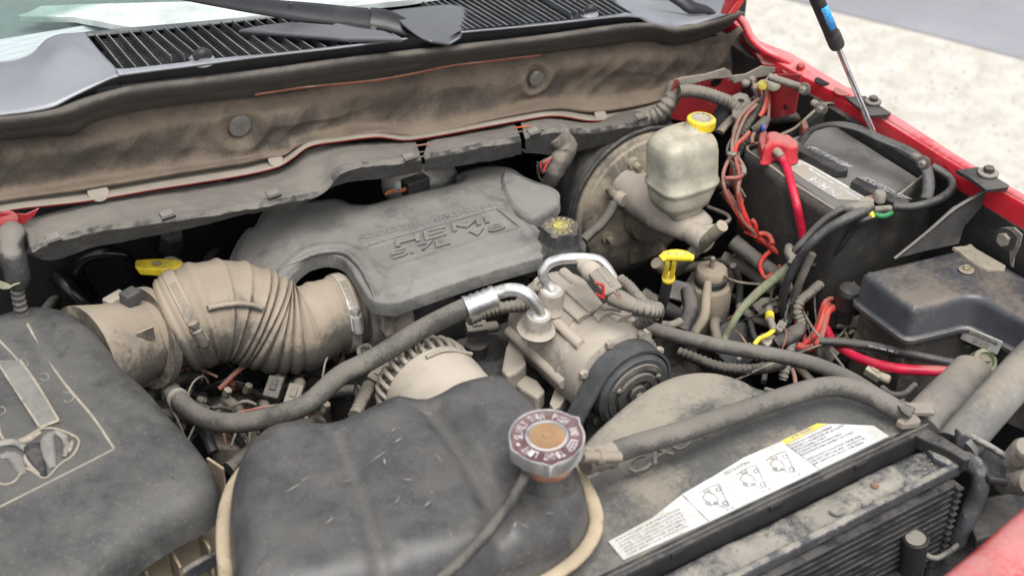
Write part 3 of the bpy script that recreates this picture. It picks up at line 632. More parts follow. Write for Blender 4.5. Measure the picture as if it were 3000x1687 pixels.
DISC = [(PT('A', 1815, 955, y=1.69), .0165), (PT('B', 1475, 600, y=1.69), .0125)]
BULGE = [(PT('B', 540, 640, y=1.69), .02, .006), (PT('B', 1760, 690, y=1.69), .03, -.012), (PT('A', 2150, 900, y=1.69), .03, .01), (PT('B', 120, 820, y=1.69), .03, -.008), (PT('B', 560, 800, y=1.69), .04, -.007), (PT('C', 400, 300, y=1.69), .04, .008)]
def pdisp(p, u, v):
    n_ = noise.noise(p * 14) * .0055 + noise.noise(p * 45) * .0018 + (abs(noise.noise(Vector((p.x * 7 + p.z * 9, 3, p.z * 16)))) * -.011 + .003) + (abs(noise.noise(Vector((p.x * 16 - p.z * 20, 8, p.z * 9)))) * -.006 + .001) + noise.noise(Vector((p.x * 4, 1, p.z * 9))) * .009
    e_ = min(1, 6 * v, 6 * (1 - v)); q = -n_ * e_
    for c, r in DISC:
        d_ = ((p.x - c.x) ** 2 + ((p.z - c.z) * 1) ** 2) ** .5
        q += .009 * math.exp(-(d_ / (r * 1.6)) ** 4) - .005 * math.exp(-((d_ - r * 2.1) / (r * .6)) ** 2)
    for c, r, h in BULGE:
        d_ = ((p.x - c.x) ** 2 + (p.z - c.z) ** 2) ** .5; q -= h * math.exp(-(d_ / r) ** 2)
    return Vector((0, q, 0))
fs = grid('fibre_sheet', [r_top, r_1, r_2, r_3, r_4, r_5], m_pad, pad, nu=420, sv=14, disp=pdisp, solid=.006, offset=1)
m_disc = M('grey fastener', (.13, .12, .11), dust=(.3, .24, .17), amt=.4, rough=.7, scale=30, speck=.5)
BT5, BT1 = catmull(r_5, 80), catmull(r_top, 80)
def dpad(p):
    q = 0
    for c, r in DISC:
        d_ = ((p.x - c.x) ** 2 + (p.z - c.z) ** 2) ** .5; q += .16 * math.exp(-((d_ - r * 1.5) / (r * .9)) ** 2)
    k = min(range(len(BT5)), key=lambda i: abs(BT5[i].x - p.x)); k2 = min(range(len(BT1)), key=lambda i: abs(BT1[i].x - p.x)); v = (p.z - BT5[k].z) / max(.02, BT1[k2].z - BT5[k].z)
    q += .16 * math.exp(-((v - .02) / .1) ** 2) + .07 * math.exp(-((v - .78) / .1) ** 2) - .07 * math.exp(-((v - .4) / .2) ** 2)
    q += .07 * math.exp(-((p.x - 1.1) / .22) ** 2) - .10 * math.exp(-((p.x - .55) / .16) ** 2 - ((p.z - 1.22) / .06) ** 2)
    return q
dustattr(fs, dpad)
for c, r in DISC:
    lathe('fastener', [(r, .004), (r, -.0008), (r * .93, -.002), (r * .5, -.0024)], c + Vector((0, .001, 0)), (0, 1, .12), m_disc, pad, seg=36)
# lower seam strips of the pad and the sheet metal flange
lipx = [(-70, 650), (0, 622), (250, 590), (427, 560), (815, 489), (860, 462), (904, 431), (1000, 414), (1109, 402), (1186, 411), (1248, 404), (1505, 357), (1621, 340), (1757, 354), (1963, 303), (1998, 268), (2005, 250)]
fl = thing('firewall_flange', 'dusty grey sheet metal flange with a thin red edge under the insulation pad', 'metal flange', PT('F', 1000, 410, y=1.68))
L0 = [PT('F', x, y - 3, y=1.702) for x, y in [(-70, 596), (0, 583), (163, 560), (330, 534), (505, 505), (776, 462), (835, 454), (877, 419), (1000, 402), (1113, 384), (1194, 396), (1248, 396), (1439, 349), (1613, 316), (1738, 326), (1959, 280), (1985, 252)]]
L1 = [PT('F', x, y - 5, y=1.664) for x, y in lipx]; L2 = [PT('F', x, y - 1, y=1.662) for x, y in lipx]; L3 = [PT('F', x, y + 3, y=1.664) for x, y in lipx]
grid('flange', [L0, [p + Vector((0, .006, 0)) for p in L1], L1, L2], m_lip, fl, nu=200, sv=3)
grid('red_edge', [L2, L3], m_redlip, fl, nu=200, sv=3, smoothrow=False)
for (c, x, y, s) in (('A', 2080, 1213, .011), ('D', 740, 12, .014), ('B', 1955, 870, .011)):
    p = PT(c, x, y, y=1.672); lathe('plug', [(s, 0), (s, .0015), (s * .8, .0025)], p, (0.05, -.55, .8), m_lip, fl, seg=28)
slab('red_corner', PL('D', [(-60, 160), (0, 165), (200, 175), (300, 130), (260, 190), (180, 250), (60, 295), (-60, 312)], 'y', 1.655), (0, .003, 0), m_redf0, fl, bevel=.001)
lathe('oval_hole', [(.012, 0), (.012, -.0008), (.011, -.001)], PT('D', 62, 215, y=1.653), (0, 1, -.6), m_reddust, fl, seg=24)
# split line of orange rust along the pad's top
ru = tube('rusty_seam', PL('B', [(-650, 720, 1.668), (-300, 668, 1.668), (0, 636, 1.668), (250, 610, 1.668), (430, 580, 1.668), (600, 548, 1.668), (800, 505, 1.668), (1060, 472, 1.668), (1500, 420, 1.668)], 'y'), .0012, m_rust, seg=8, wob=.001, flat=1.6)
T(ru, 'thin rust coloured seam along the upper edge of the insulation pad', 'seam')
# ------------------------------------------------------------------ wiring trough under the flange
tr = thing('wiring_trough', 'long dusty grey plastic wiring trough crossing the firewall', 'wiring trough', PT('F', 900, 620, y=1.6))
def trough(x0, x1, ridge, bot, mat=m_trough, y0=1.595, back=1.685, nu=120):
    R0 = [PT('F', x, y, y=y0) for x, y in ridge]; B0 = [PT('F', x, y, y=y0 + .004) for x, y in bot]
    K0 = [PT('F', x, y, y=back) for x, y in x0]
    R0, B0, K0 = catmull(R0, 60), catmull(B0, 60), catmull(K0, 60)
    Ra = [p + Vector((0, .005, .0022)) for p in R0]; Rb = [p + Vector((0, .0005, -.005)) for p in R0]
    def ds_(p, u, v): return Vector((0, noise.noise(p * 20) * .002 + noise.noise(p * 70) * .0007, noise.noise(p * 16) * .003 + abs(noise.noise(p * 45)) * -.0025))
    return grid('trough_cover', [K0, [K0[i].lerp(Ra[i], .5) + Vector((0, 0, .002)) for i in range(60)], [K0[i].lerp(Ra[i], .85) for i in range(60)], Ra, Rb, [Rb[i].lerp(B0[i], .5) for i in range(60)], B0, [p + Vector((0, .02, -.002)) for p in B0]], mat, tr, nu=nu * 2, sv=7, smoothrow=False, disp=ds_, auto=50)
trough([(60, 650), (250, 596), (427, 566), (815, 495), (904, 437), (1000, 420), (1215, 412)], None,
       [(82, 700), (90, 733), (128, 714), (272, 672), (466, 645), (582, 630), (776, 598), (943, 560), (1000, 540 - 40), (1186, 468), (1236, 462)],
       [(80, 742), (130, 760), (190, 752), (264, 727), (400, 700), (543, 672), (776, 618), (815, 616), (854, 618), (950, 562), (1000, 538), (1155, 516), (1236, 503)])
trough([(1256, 408), (1505, 361)], None, [(1246, 459), (1380, 432), (1528, 404)], [(1246, 502), (1349, 485), (1440, 470), (1528, 452)], nu=60)
trough([(1525, 354), (1621, 344), (1757, 358), (1900, 325), (1963, 306)], None,
       [(1540, 402), (1582, 388), (1637, 384), (1745, 382), (1830, 366), (1905, 353), (1950, 330)],
       [(1540, 448), (1580, 450), (1640, 452), (1738, 431), (1873, 400), (1940, 372), (1975, 345)], nu=70)
for (c, x, y) in (('D', 400, 345), ('D', 1260, 165), ('B', 510, 1175), ('B', 1450, 985), ('B', 2260, 870), ('D', 2060, 10)):
    p = PT(c, x, y, y=1.60); box('clip', p + Vector((0, .002, -.0015)), (.018, .010, .003), m_trough, tr, ax=(1, .0, .1), up=(0, -.4, .9), bevel=.001)
    box('clip', p + Vector((.0, -.006, -.004)), (.02, .002, .005), m_trough, tr, ax=(1, .0, .1), up=(0, -.2, .9), bevel=.0005)
for k, (x, y) in enumerate(((1237, 425), (1240, 445), (1243, 458), (1530, 372), (1533, 385))):
    tube('wire', PL('F', [(x - 22, y + 3), (x, y), (x + 22, y - 4)], 'y', 1.632), .0013, [m_pinkwire, m_rubber, m_yelprint, m_orangew, m_tape][k], tr, seg=8)
# taped branches of the trough
tube('taped_branch', PL('B', [(1620, 1010, 1.61), (1690, 1110, 1.60), (1640, 1230, 1.595), (1590, 1340, 1.60), (1540, 1420, 1.62)], 'y'), [.024, .023, .019, .015, .013], m_tape, tr, seg=20, rf=lambda u, s: 1 + .05 * math.sin(s * 300), flat=.8)
tube('taped_branch', PL('D', [(95, 300, 1.64), (90, 380, 1.62), (90, 480, 1.61), (120, 600, 1.60), (135, 720, 1.60)], 'y'), [.014, .018, .020, .017, .015, .011], m_trough, tr, seg=20, rf=lambda u, s: 1 + .25 * noise.noise(Vector((s * 50, 0, 0))), wob=.004)
tube('corrugated_sleeve', PL('B', [(2300, 900, 1.61), (2400, 860, 1.60), (2480, 760, 1.60), (2520, 650, 1.62)], 'y'), [.013, .0145, .014, .013], m_loom, tr, seg=20, rf=corr(.008, .07), step=.0015)
tube('corrugated_sleeve', PL('D', [(125, 700), (140, 800), (160, 900), (185, 1010), (190, 1100)], 'y', 1.60), .0085, m_loom, tr, seg=16, rf=corr(.007, .1), step=.0015)
for k in range(4):
    tube('wire', PL('D', [(-60, 660 + 16 * k), (50, 700 + 12 * k), (110, 715 - 4 * k), (150, 690)], 'y', 1.59 - k * .002), .0013, m_greenwire, tr, seg=8)
for k in range(5):
    tube('wire', PL('B', [(1590, 1180 + 5 * k), (1500 + 14 * k, 1230 + 8 * k), (1490 + 9 * k, 1310), (1560 - 20 * k, 1240 - 4 * k)], 'y', 1.575 - .002 * k), .0012, m_redwire if k % 2 else m_cable, tr, seg=8)
tube('wire', PL('B', [(1480, 1250), (1490, 1330), (1520, 1372)], 'y', 1.57), .002, m_cable, tr, seg=8)
# ------------------------------------------------------------------ engine cover
def sstep(a, b, x):
    t = min(1, max(0, (x - a) / (b - a))); return t * t * (3 - 2 * t)
ZC = 1.12
ec = thing('engine_cover', 'grey dusty plastic engine cover with raised lettering', 'engine cover', (.85, 1.55, 1.08))
co_px = [('W', 568, 652), ('W', 575, 628), ('W', 600, 603), ('W', 624, 592), ('W', 640, 560), ('W', 662, 536), ('W', 700, 520), ('W', 780, 511), ('W', 850, 504), ('W', 885, 517), ('W', 925, 519), ('W', 985, 503), ('W', 1075, 480), ('W', 1150, 462), ('W', 1146, 446), ('W', 1175, 432), ('W', 1230, 422), ('W', 1285, 428), ('W', 1325, 452), ('W', 1390, 476), ('W', 1408, 490), ('W', 1404, 512), ('W', 1385, 528), ('E', 1362, 192), ('E', 1450, 262), ('E', 1540, 340), ('E', 1606, 392), ('E', 1618, 440), ('E', 1600, 480), ('E', 1530, 505), ('E', 1200, 600), ('E', 860, 705), ('E', 600, 795), ('E', 380, 872), ('E', 300, 885), ('E', 235, 868), ('E', 180, 810), ('E', 120, 710), ('E', 60, 610), ('E', 0, 545), ('D', 2470, 520), ('D', 2350, 545), ('D', 2180, 620), ('D', 2080, 680), ('D', 1960, 690), ('D', 1800, 660), ('D', 1720, 590)]
CO = [PT(c, x, y, z=ZC - (.035 if (c == 'W' and x < 640) or (c == 'D' and x < 1900) else .012)) for c, x, y in co_px]
pA, pB, pC, pD = [PT('E', *q, z=ZC) for q in ((190, 412), (1175, 128), (1345, 266), (312, 586))]
def inquad(x, y, Q):
    m_ = 9
    for i in range(len(Q)):
        a, b = Q[i], Q[(i + 1) % len(Q)]; ex, ey = b.x - a.x, b.y - a.y; L_ = math.hypot(ex, ey)
        s_ = (ex * (y - a.y) - ey * (x - a.x)) / L_; m_ = min(m_, -s_)
    return m_
QP = [pA, pB, pC, pD]
sgn = 1 if inquad(sum(p.x for p in QP) / 4, sum(p.y for p in QP) / 4, QP) > 0 else -1
if sgn < 0: QP = QP[::-1]
xl = PT('W', 640, 640, z=ZC).x
arch = PL('D', [(1960, 660), (2200, 560), (2400, 480), (2576, 470), (2700, 560), (2780, 700), (2820, 800)], 'z', ZC)
def zcov(x, y):
    z = ZC - .045 * (1 - sstep(xl - .03, xl + .07, x)) + noise.noise(Vector((x * 9, y * 9, 0))) * .0012
    q = inquad(x, y, QP); z -= .0045 * sstep(-.0015, .0025, q)
    d_ = min(math.hypot(x - p.x, y - p.y) for p in ARC)
    z += (.006 * sstep(.03, .012, d_) if d_ > .01 else .006) * (1 - sstep(-.012, -.002, q))
    return z
ARC = catmull(arch, 30)
plate('cover_shell', CO, [(0, -.03), (0, -.011), (.0015, -.008), (.005, -.0075), (.0085, -.007), (.011, -.003), (.016, 0), (.022, .001)], m_cover, ec, zf=zcov, cell=.004, n=260, auto=70)
# the strip that carries the upper line
def emb(name, s, a, b, u, h=.0022, mat=m_cover, par=ec, z=ZC, c='E', bold=.008):
    return text(name, s, PT(c, *a, z=z), PT(c, *b, z=z), PT(c, *u, z=z), mat, par, h=h, sink=.5, bold=bold)
strip = PL('E', [(120, 372), (135, 335), (180, 318), (640, 185), (1130, 45), (1150, 62), (1160, 118), (640, 268), (175, 400), (150, 402)], 'z', ZC + .0008)
slab('lettering_strip', strip, (0, 0, -.004), m_cover, ec, bevel=.0012)
def emb2(s_, a, b, u, z, t, h, gap): strokes('lettering', s_, PT('E', *a, z=z), PT('E', *b, z=z), PT('E', *u, z=z), t, h, m_cover, ec, gap)
emb2('DODGE MAGNUM', (192, 360), (1135, 120), (182, 332), ZC + .0005, .26, .0016, .42)
emb2('HEMI', (430, 424), (1120, 238), (421, 368), ZC - .002, .34, .0024, .45)
emb2('5.7L', (392, 508), (820, 396), (385, 462), ZC - .002, .3, .0024, .45)
emb2('V8', (978, 344), (1225, 284), (968, 306), ZC - .002, .3, .0024, .45)
for a_, b_ in ((0, 1), (1, 2), (2, 3), (3, 0)):
    tube('panel_edge', [QP[a_] + Vector((0, 0, .0002)), QP[b_] + Vector((0, 0, .0002))], .0011, m_cover, ec, seg=8, flat=.6)
ear_ = [PT('W', *q, z=ZC + .006) for q in ((1268, 428), (1300, 434), (1330, 450), (1396, 478), (1409, 494), (1404, 512), (1384, 528), (1340, 545), (1305, 530), (1280, 505), (1262, 465), (1258, 440))]
plate('cover_ear', ear_, [(-.001, -.02), (0, -.008), (.002, -.003), (.006, 0)], m_cover, ec, zf=lambda x, y: ZC + .006, cell=.006, n=80, auto=70)
tube('horn_mark', PL('E', [(425, 168), (425, 190), (440, 205), (462, 210)], 'z', ZC + .001), .0012, m_cover, ec, seg=6)
tube('horn_mark', PL('E', [(492, 160), (485, 185), (475, 200), (460, 212)], 'z', ZC + .001), .0012, m_cover, ec, seg=6)
# skirt of dust at the lower left corner, edge beads
tube('edge_bead', [p + Vector((0, 0, .003)) for p in ARC[4:]], [.0005, .0035, .004, .004, .003, .0005], m_cover, ec, seg=8)
# silver motor behind the cover
mt = thing('silver_motor', 'small silver cylindrical motor behind the engine cover', 'motor', PT('B', 600, 1380, y=1.70))
mc = PT('B', 350, 1400, y=1.69); me_ = PT('B', 815, 1345, y=1.70); ax_ = (me_ - mc).normalized(); LL = (me_ - mc).length
lathe('motor_body', [(.012, 0), (.022, .003), (.027, .01), (.028, LL * .6), (.0285, LL * .62), (.0285, LL * .68), (.028, LL * .7), (.028, LL * .93), (.023, LL)], mc, ax_, m_alu2, mt)
box('connector', PT('B', 560, 1400, y=1.655), (.04, .022, .026), m_black, mt, ax=ax_, bevel=.002)
for k in range(4):
    tube('wire', PL('B', [(530, 1400 + 6 * k), (470, 1425 + 5 * k), (420 - 20 * k, 1440), (330, 1470)], 'y', 1.65), .0013, [m_orangew, m_cable, m_tape, m_orangew][k], mt, seg=8)
# ------------------------------------------------------------------ intake hose
ih = thing('intake_hose', 'tan dusty ribbed rubber intake hose curving into the engine cover', 'intake hose', (.55, 1.42, .98))
path = PL('F', [(448, 985, 1.055), (520, 962, 1.06), (600, 937, 1.063), (680, 924, 1.06), (755, 926, 1.055), (815, 934, 1.05), (880, 936, 1.045), (960, 922, 1.04), (1062, 902, 1.035)], 'z')
for i_, dz_ in enumerate((0, .006, .012, .008, -.004, -.014, -.014, -.004, 0)): path[i_].z += dz_
Lh = sum((path[i + 1] - path[i]).length for i in range(len(path) - 1))
def ihf(u, s):
    r = 1.0
    if u < .10: r = .9
    for c, wd, a in ((.115, .012, .05), (.15, .02, .07), (.235, .012, .06), (.31, .011, .05), (.385, .011, .05), (.455, .010, .045), (.72, .012, .06), (.80, .012, .04), (.875, .01, .07), (.93, .01, .07)):
        r += a * math.exp(-((u - c) / wd) ** 2)
    if .47 < u < .72: r += .1 * (abs(math.sin(math.pi * (u - .47) / .0357)) ** .7) - .035
    return r
tube('hose', path, [.058, .066, .070, .070, .068, .0655, .062, .056, .053, .052], m_tan, ih, seg=64, rf=ihf, n=260)
fr_ = catmull(path, 200)
F200 = frames(fr_)
def rad_at(u):
    rr = [.058, .0665, .072, .073, .071, .066, .061, .057, .055, .054]; k = u * 9; a = int(min(k, 8)); return (rr[a] + (rr[a + 1] - rr[a]) * (k - a)) * ihf(u, 0)
def on_hose(u, ang, h=0):
    i = int(u * 199); t, n_, b = F200[i]; r = rad_at(u) + h; return fr_[i] + n_ * r * math.cos(ang) + b * r * math.sin(ang), (n_ * math.cos(ang) + b * math.sin(ang)), t
# direction toward the viewer along the hose (angle of the b axis facing the camera)
def facing(u):
    i = int(u * 199); t, n_, b = F200[i]; d_ = (CAM - fr_[i]).normalized(); return math.atan2(d_.dot(b), d_.dot(n_))
for ua, ub, da in ((.24, .45, -.05), ):
    tube('rib', [on_hose(ua + (ub - ua) * k / 12, facing(ua) + da, .002)[0] for k in range(13)], .0045, m_tan, ih, seg=8)
for uu in (.27, .345, .42):
    pass
def clamp(u, wdt, parent, mat, housing_ang):
    i = int(u * 199); t, n_, b = F200[i]; r = rad_at(u) + .002
    c = thing('hose_clamp', 'x', 'x') if False else None
    o = lathe('hose_clamp', [(r - .001, -wdt / 2), (r + .0012, -wdt / 2), (r + .0015, 0), (r + .0012, wdt / 2), (r - .001, wdt / 2)], fr_[i], t, mat, parent, seg=64, ref=n_)
    p, nn, tt = on_hose(u, housing_ang, .006); side = nn.cross(tt).normalized()
    lathe('clamp_screw', [(.0065, -.016), (.0075, -.014), (.0075, .008), (.0045, .009), (.0045, .014), (.007, .015), (.007, .02)], p, side, mat, o, seg=14)
    box('clamp_housing', p - nn * .003, (.026, .018, .008), mat, o, ax=side, up=nn, bevel=.002)
    for k in range(14):
        q, n2, t2 = on_hose(u, housing_ang - .42 - .055 * k, .0035); box('notch', q, (.0018, .009, .0012), m_tan2, o, ax=n2.cross(t2), up=n2, bevel=0)
    return o
clamp(.185, .016, ih, m_tan, facing(.185) + .35)
clamp(.90, .014, ih, m_alu2, facing(.90) + .3)
# ------------------------------------------------------------------ air filter housing
ZA = 1.15
ab = thing('air_filter_housing', 'dark grey dusty air filter housing with a ram head emblem', 'air filter housing', (.25, 1.25, .9))
ao = [('W', -160, 850), ('W', -60, 815), ('W', 0, 795), ('W', 60, 776), ('W', 130, 774), ('W', 180, 785), ('W', 225, 812), ('W', 262, 850), ('W', 318, 925), ('W', 385, 985), ('W', 440, 1050), ('W', 510, 1130), ('W', 545, 1190), ('W', 548, 1238), ('W', 520, 1278), ('W', 440, 1322), ('W', 350, 1380), ('W', 270, 1445), ('W', 150, 1560), ('W', -80, 1640), ('W', -300, 1500), ('W', -320, 1100)]
AO = [PT(c, x, y, z=ZA - .02) for c, x, y in ao]
def zair(x, y):
    return ZA + noise.noise(Vector((x * 7, y * 7, 3))) * .002
lid = plate('lid', AO, [(-.002, -.05), (0, -.044), (.002, -.03), (.008, -.015), (.02, -.005), (.036, 0), (.05, .001)], m_airbox, ab, zf=zair, cell=.006, n=200, auto=80)
# outlet neck
neck = PL('W', [(215, 905, 1.075), (270, 885, 1.07), (330, 862, 1.063), (382, 848, 1.056)], 'z')
tube('outlet_neck', neck, [.075, .066, .058, .053], m_tan, ab, seg=48, n=24)
tube('neck_flange', [neck[-1] - (neck[-1] - neck[-2]).normalized() * .01, neck[-1] + (neck[-1] - neck[-2]).normalized() * .002], .071, m_tan, ab, seg=56, n=4)
for a_, l_ in (((985, 400 - 390 + 690), 0),): pass
slab('neck_rib', PL('D', [(1040, 1360), (1055, 1325), (1260, 1255), (1280, 1290)], 'z', 1.035), (0, 0, -.03), m_tan, ab, bevel=.001)
slab('neck_rib', PL('D', [(1020, 1075), (1025, 1062), (1150, 1010), (1160, 1022)], 'z', 1.115), (0, 0, -.02), m_tan, ab, bevel=.001)
box('neck_tab', PT('D', 985, 800, z=1.13), (.024, .02, .02), m_airbox, ab, ax=(.8, .3, 0), bevel=.003)
box('sensor', PT('D', 870, 820, z=1.11), (.03, .018, .014), m_yelprint if False else m_comp, ab, ax=(.8, .3, 0), bevel=.002)
# ridge lines of the lid
def ridge(name, pts, r=.002, z=ZA + .0005, mat=m_line, flat=.6):
    return tube(name, [PT(c, x, y, z=z) for c, x, y in pts], r, mat, ab, seg=8, flat=flat)
RL = []
def rl(pts): RL.append(catmull([PT(c, x, y, z=ZA) for c, x, y in pts], 40))
for q_ in ([('D', 205, 1000), ('D', 480, 1440), ('H', 855, 495)], [('H', 855, 498), ('H', 430, 715), ('H', -10, 935), ('H', -400, 1140)], [('D', -80, 1030), ('D', 130, 1270), ('D', 240, 1440)], [('H', 60, 450), ('H', 300, 350), ('H', 580, 430), ('H', 480, 590), ('H', 335, 720), ('H', 150, 690), ('H', 0, 760)]): rl(q_)
def dlid(p):
    d_ = min((p.x - g.x) ** 2 + (p.y - g.y) ** 2 for G_ in RL for g in G_) ** .5
    return .28 * math.exp(-(d_ / (.007 * (1 + .7 * noise.noise(p * 50)))) ** 2)
dustattr(lid, dlid)
ridge('ridge', [('D', 205, 1000), ('D', 340, 1240), ('D', 480, 1440), ('H', 700, 265), ('H', 855, 495)], .002)
ridge('ridge', [('H', 855, 498), ('H', 430, 715), ('H', -10, 935), ('H', -400, 1140)], .0015)
ridge('ridge', [('D', -80, 1030), ('D', 0, 1130), ('D', 130, 1270), ('D', 240, 1440)], .0018)
ridge('ridge', [('D', -140, 1290), ('D', -60, 1400), ('H', 0, 385), ('H', 50, 450)], .002)
slab('raised_band', PL('H', [(80, 0), (300, 335), (440, 282), (270, 0), (150, -170), (-30, -170)], 'z', ZA + .003), (0, 0, -.006), m_cover, ab, bevel=.001)
ridge('ridge', [('H', -30, -170), ('H', 80, 0), ('H', 300, 335)], .0016, z=ZA + .003)
ridge('ridge', [('H', 300, 335), ('H', 440, 282)], .0025, z=ZA + .003)
ridge('ridge', [('H', 440, 282), ('H', 270, 0), ('H', 150, -170)], .0016, z=ZA + .003)
# curls of the lettering on the band, worn
for (x, y, s) in ((0, 210, .8), (500, 110, 1)):
    tube('curl', PL('H', [(x - 30 * s, y - 40 * s), (x + 30 * s, y - 30 * s), (x + 50 * s, y + 10 * s), (x, y + 40 * s), (x - 20 * s, y + 20 * s)], 'z', ZA + .001), .0006, m_line, ab, seg=6, n=24, flat=.5)
for (x, y, s) in ((270, 1200, 1.1), (320, 1290, .8), (170, 1300, .9), (330, 1400, .8)):
    tube('curl', PL('D', [(x - 30 * s, y - 30 * s), (x + 20 * s, y - 35 * s), (x + 45 * s, y + 10 * s), (x + 10, y + 35 * s), (x - 30 * s, y + 15 * s)], 'z', ZA + .0012), .0005, m_line, ab, seg=6, n=24, flat=.5)
# ram head relief: two curled horns and a long muzzle
em = thing('emblem', None, None)
bpy.data.objects.remove(em)
def E_(pts, z=ZA + .002): return PL('H', pts, 'z', z)
tube('emblem_outline', E_([(60, 450), (150, 430), (230, 390), (300, 350), (400, 345), (510, 380), (590, 430), (575, 500), (530, 560), (480, 590), (420, 640), (380, 690), (335, 720), (290, 700), (220, 650), (180, 640), (150, 690), (110, 740), (40, 765), (-30, 740), (-60, 640)]), .0016, m_line, ab, seg=8)
tube('emblem_horn', E_([(430, 360), (370, 400), (350, 470), (370, 560), (400, 640)]), [.003, .008, .009, .007, .004], m_cover, ab, seg=12, flat=.5)
tube('emblem_horn', E_([(420, 370), (480, 410), (500, 490), (480, 560)]), [.003, .005, .005, .003], m_tank, ab, seg=12, flat=.6)
tube('emblem_horn', E_([(540, 440), (520, 500), (480, 545)]), [.002, .004, .002], m_line, ab, seg=12, flat=.6)
tube('emblem_horn', E_([(0, 560), (60, 540), (120, 570), (150, 640), (180, 690)]), [.004, .007, .008, .006, .003], m_cover, ab, seg=12, flat=.5)
tube('emblem_horn', E_([(-60, 520), (0, 460), (100, 450), (180, 490), (220, 540)]), [.004, .006, .006, .005, .003], m_tank, ab, seg=12, flat=.6)
tube('emblem_face', E_([(240, 480), (270, 570), (310, 650), (335, 700)]), [.011, .010, .007, .003], m_black, ab, seg=14, flat=.45)
tube('emblem_face', E_([(215, 500), (190, 560), (240, 640), (300, 690)]), [.002, .003, .003, .002], m_line, ab, seg=8, flat=.6)
tube('emblem_face', E_([(60, 450), (120, 460), (220, 420), (300, 370)]), [.002, .004, .005, .003], m_line, ab, seg=8, flat=.6)
# lower half of the box with its webs
lb = [PT('H', *q, z=1.02) for q in ((800, 1560), (960, 1430), (1300, 1230), (1500, 1090), (1640, 1010), (1680, 1130), (1690, 1300), (1400, 1449), (1250, 1560))]
slab('lower_box', lb, (0, 0, -.2), m_seam, ab, bevel=.003)
for q0, q1 in (((1045, 1385), (1110, 1480)), ((1270, 1255), (1360, 1440)), ((1490, 1130), (1580, 1300)), ((1560, 620), (1680, 700))):
    a_, b_2 = PT('H', *q0, z=1.06), PT('H', *q1, z=1.06); box('web', (a_ + b_2) / 2 - Vector((0, 0, .012)), ((b_2 - a_).length, .0035, .05), m_seam, ab, ax=b_2 - a_, bevel=.001)
a_, b_2 = PT('H', 1360, 1460, z=1.05), PT('H', 1680, 1270, z=1.05); box('rim', (a_ + b_2) / 2, ((b_2 - a_).length, .008, .02), m_tank, ab, ax=b_2 - a_, bevel=.002)
# ------------------------------------------------------------------ coolant bottle
ZB = 1.215
m_groove = M('dust packed in grooves', (.12, .11, .095), dust=(.36, .3, .22), amt=.5, rough=.9, scale=26, speck=.1, maxd=.9, soft=.2)
cb = thing('coolant_bottle', 'large black dusty coolant bottle with a tan moulding seam', 'coolant bottle', (.55, 1.0, 1.0))
bo = [('F', 672, 1385), ('F', 690, 1340), ('F', 730, 1290), ('F', 790, 1255), ('F', 880, 1238), ('F', 960, 1243), ('F', 1020, 1220), ('I', 400, 105), ('I', 600, 122), ('I', 660, 105), ('I', 740, 60), ('I', 830, 20), ('I', 980, -20), ('I', 1160, -45), ('I', 1300, -10), ('I', 1400, 80), ('I', 1520, 200), ('I', 1650, 360), ('I', 1780, 540), ('I', 1860, 700), ('I', 1880, 850), ('I', 1830, 980), ('I', 1700, 1120), ('I', 1450, 1270), ('I', 1150, 1380), ('I', 850, 1480), ('I', 300, 1620), ('F', 900, 1800), ('F', 690, 1760), ('F', 668, 1600), ('F', 660, 1460)]
BO = [PT(c, x, y, z=ZB - .03) for c, x, y in bo]
gr = [([PT('I', *q, z=ZB) for q in ((640, 130), (760, 280), (900, 480), (1040, 720), (1150, 950), (1150, 1060))], .014, .012), ([PT('I', *q, z=ZB) for q in ((-30, 380), (20, 500), (130, 780), (220, 1080), (300, 1330), (330, 1560))], .006, .009), ([PT('I', *q, z=ZB) for q in ((300, 1200), (600, 1270), (860, 1230), (1010, 1190))], .004, .006)]
GR = [(catmull(g, 40), dp, wd) for g, dp, wd in gr]
capP = PT('I', 1545, 700, z=ZB)
def zbot(x, y):
    z = ZB + noise.noise(Vector((x * 6, y * 6, 9))) * .004
    for G_, dp, wd in GR:
        d_ = min((x - p.x) ** 2 + (y - p.y) ** 2 for p in G_) ** .5; z -= dp * math.exp(-(d_ / wd) ** 2)
    d_ = math.hypot(x - capP.x, y - capP.y); z -= .022 * math.exp(-(d_ / .06) ** 4)
    return z
tk = plate('tank', BO, [(-.001, -.12), (0, -.09), (.001, -.065), (.004, -.045), (.011, -.024), (.022, -.009), (.036, -.001), (.045, 0)], m_bottle, cb, zf=zbot, cell=.005, n=240, auto=80)
G0, G1 = GR[0][0], GR[1][0]
def dbot(p):
    q = 0
    for G_, a_, w__ in ((G0, .42, .0085), (G1, .3, .0055)):
        d_ = min((p.x - g.x) ** 2 + (p.y - g.y) ** 2 for g in G_) ** .5
        q += a_ * math.exp(-(d_ / (w__ * (1 + .6 * noise.noise(p * 40)))) ** 2)
    if p.z < ZB - .06: q += .4
    return q
dustattr(tk, dbot)
Q0 = catmull(BO, 240, closed=True)
rim_ = [Vector((p[0], p[1], ZB - .072)) for p in inset_poly([(q.x, q.y) for q in Q0], -.006)]
tube('moulding_seam', rim_ + [rim_[0]], .0085, m_seam, cb, seg=12, flat=.6, n=260)
V = []; Fc = []
rs_ = random.Random(8)
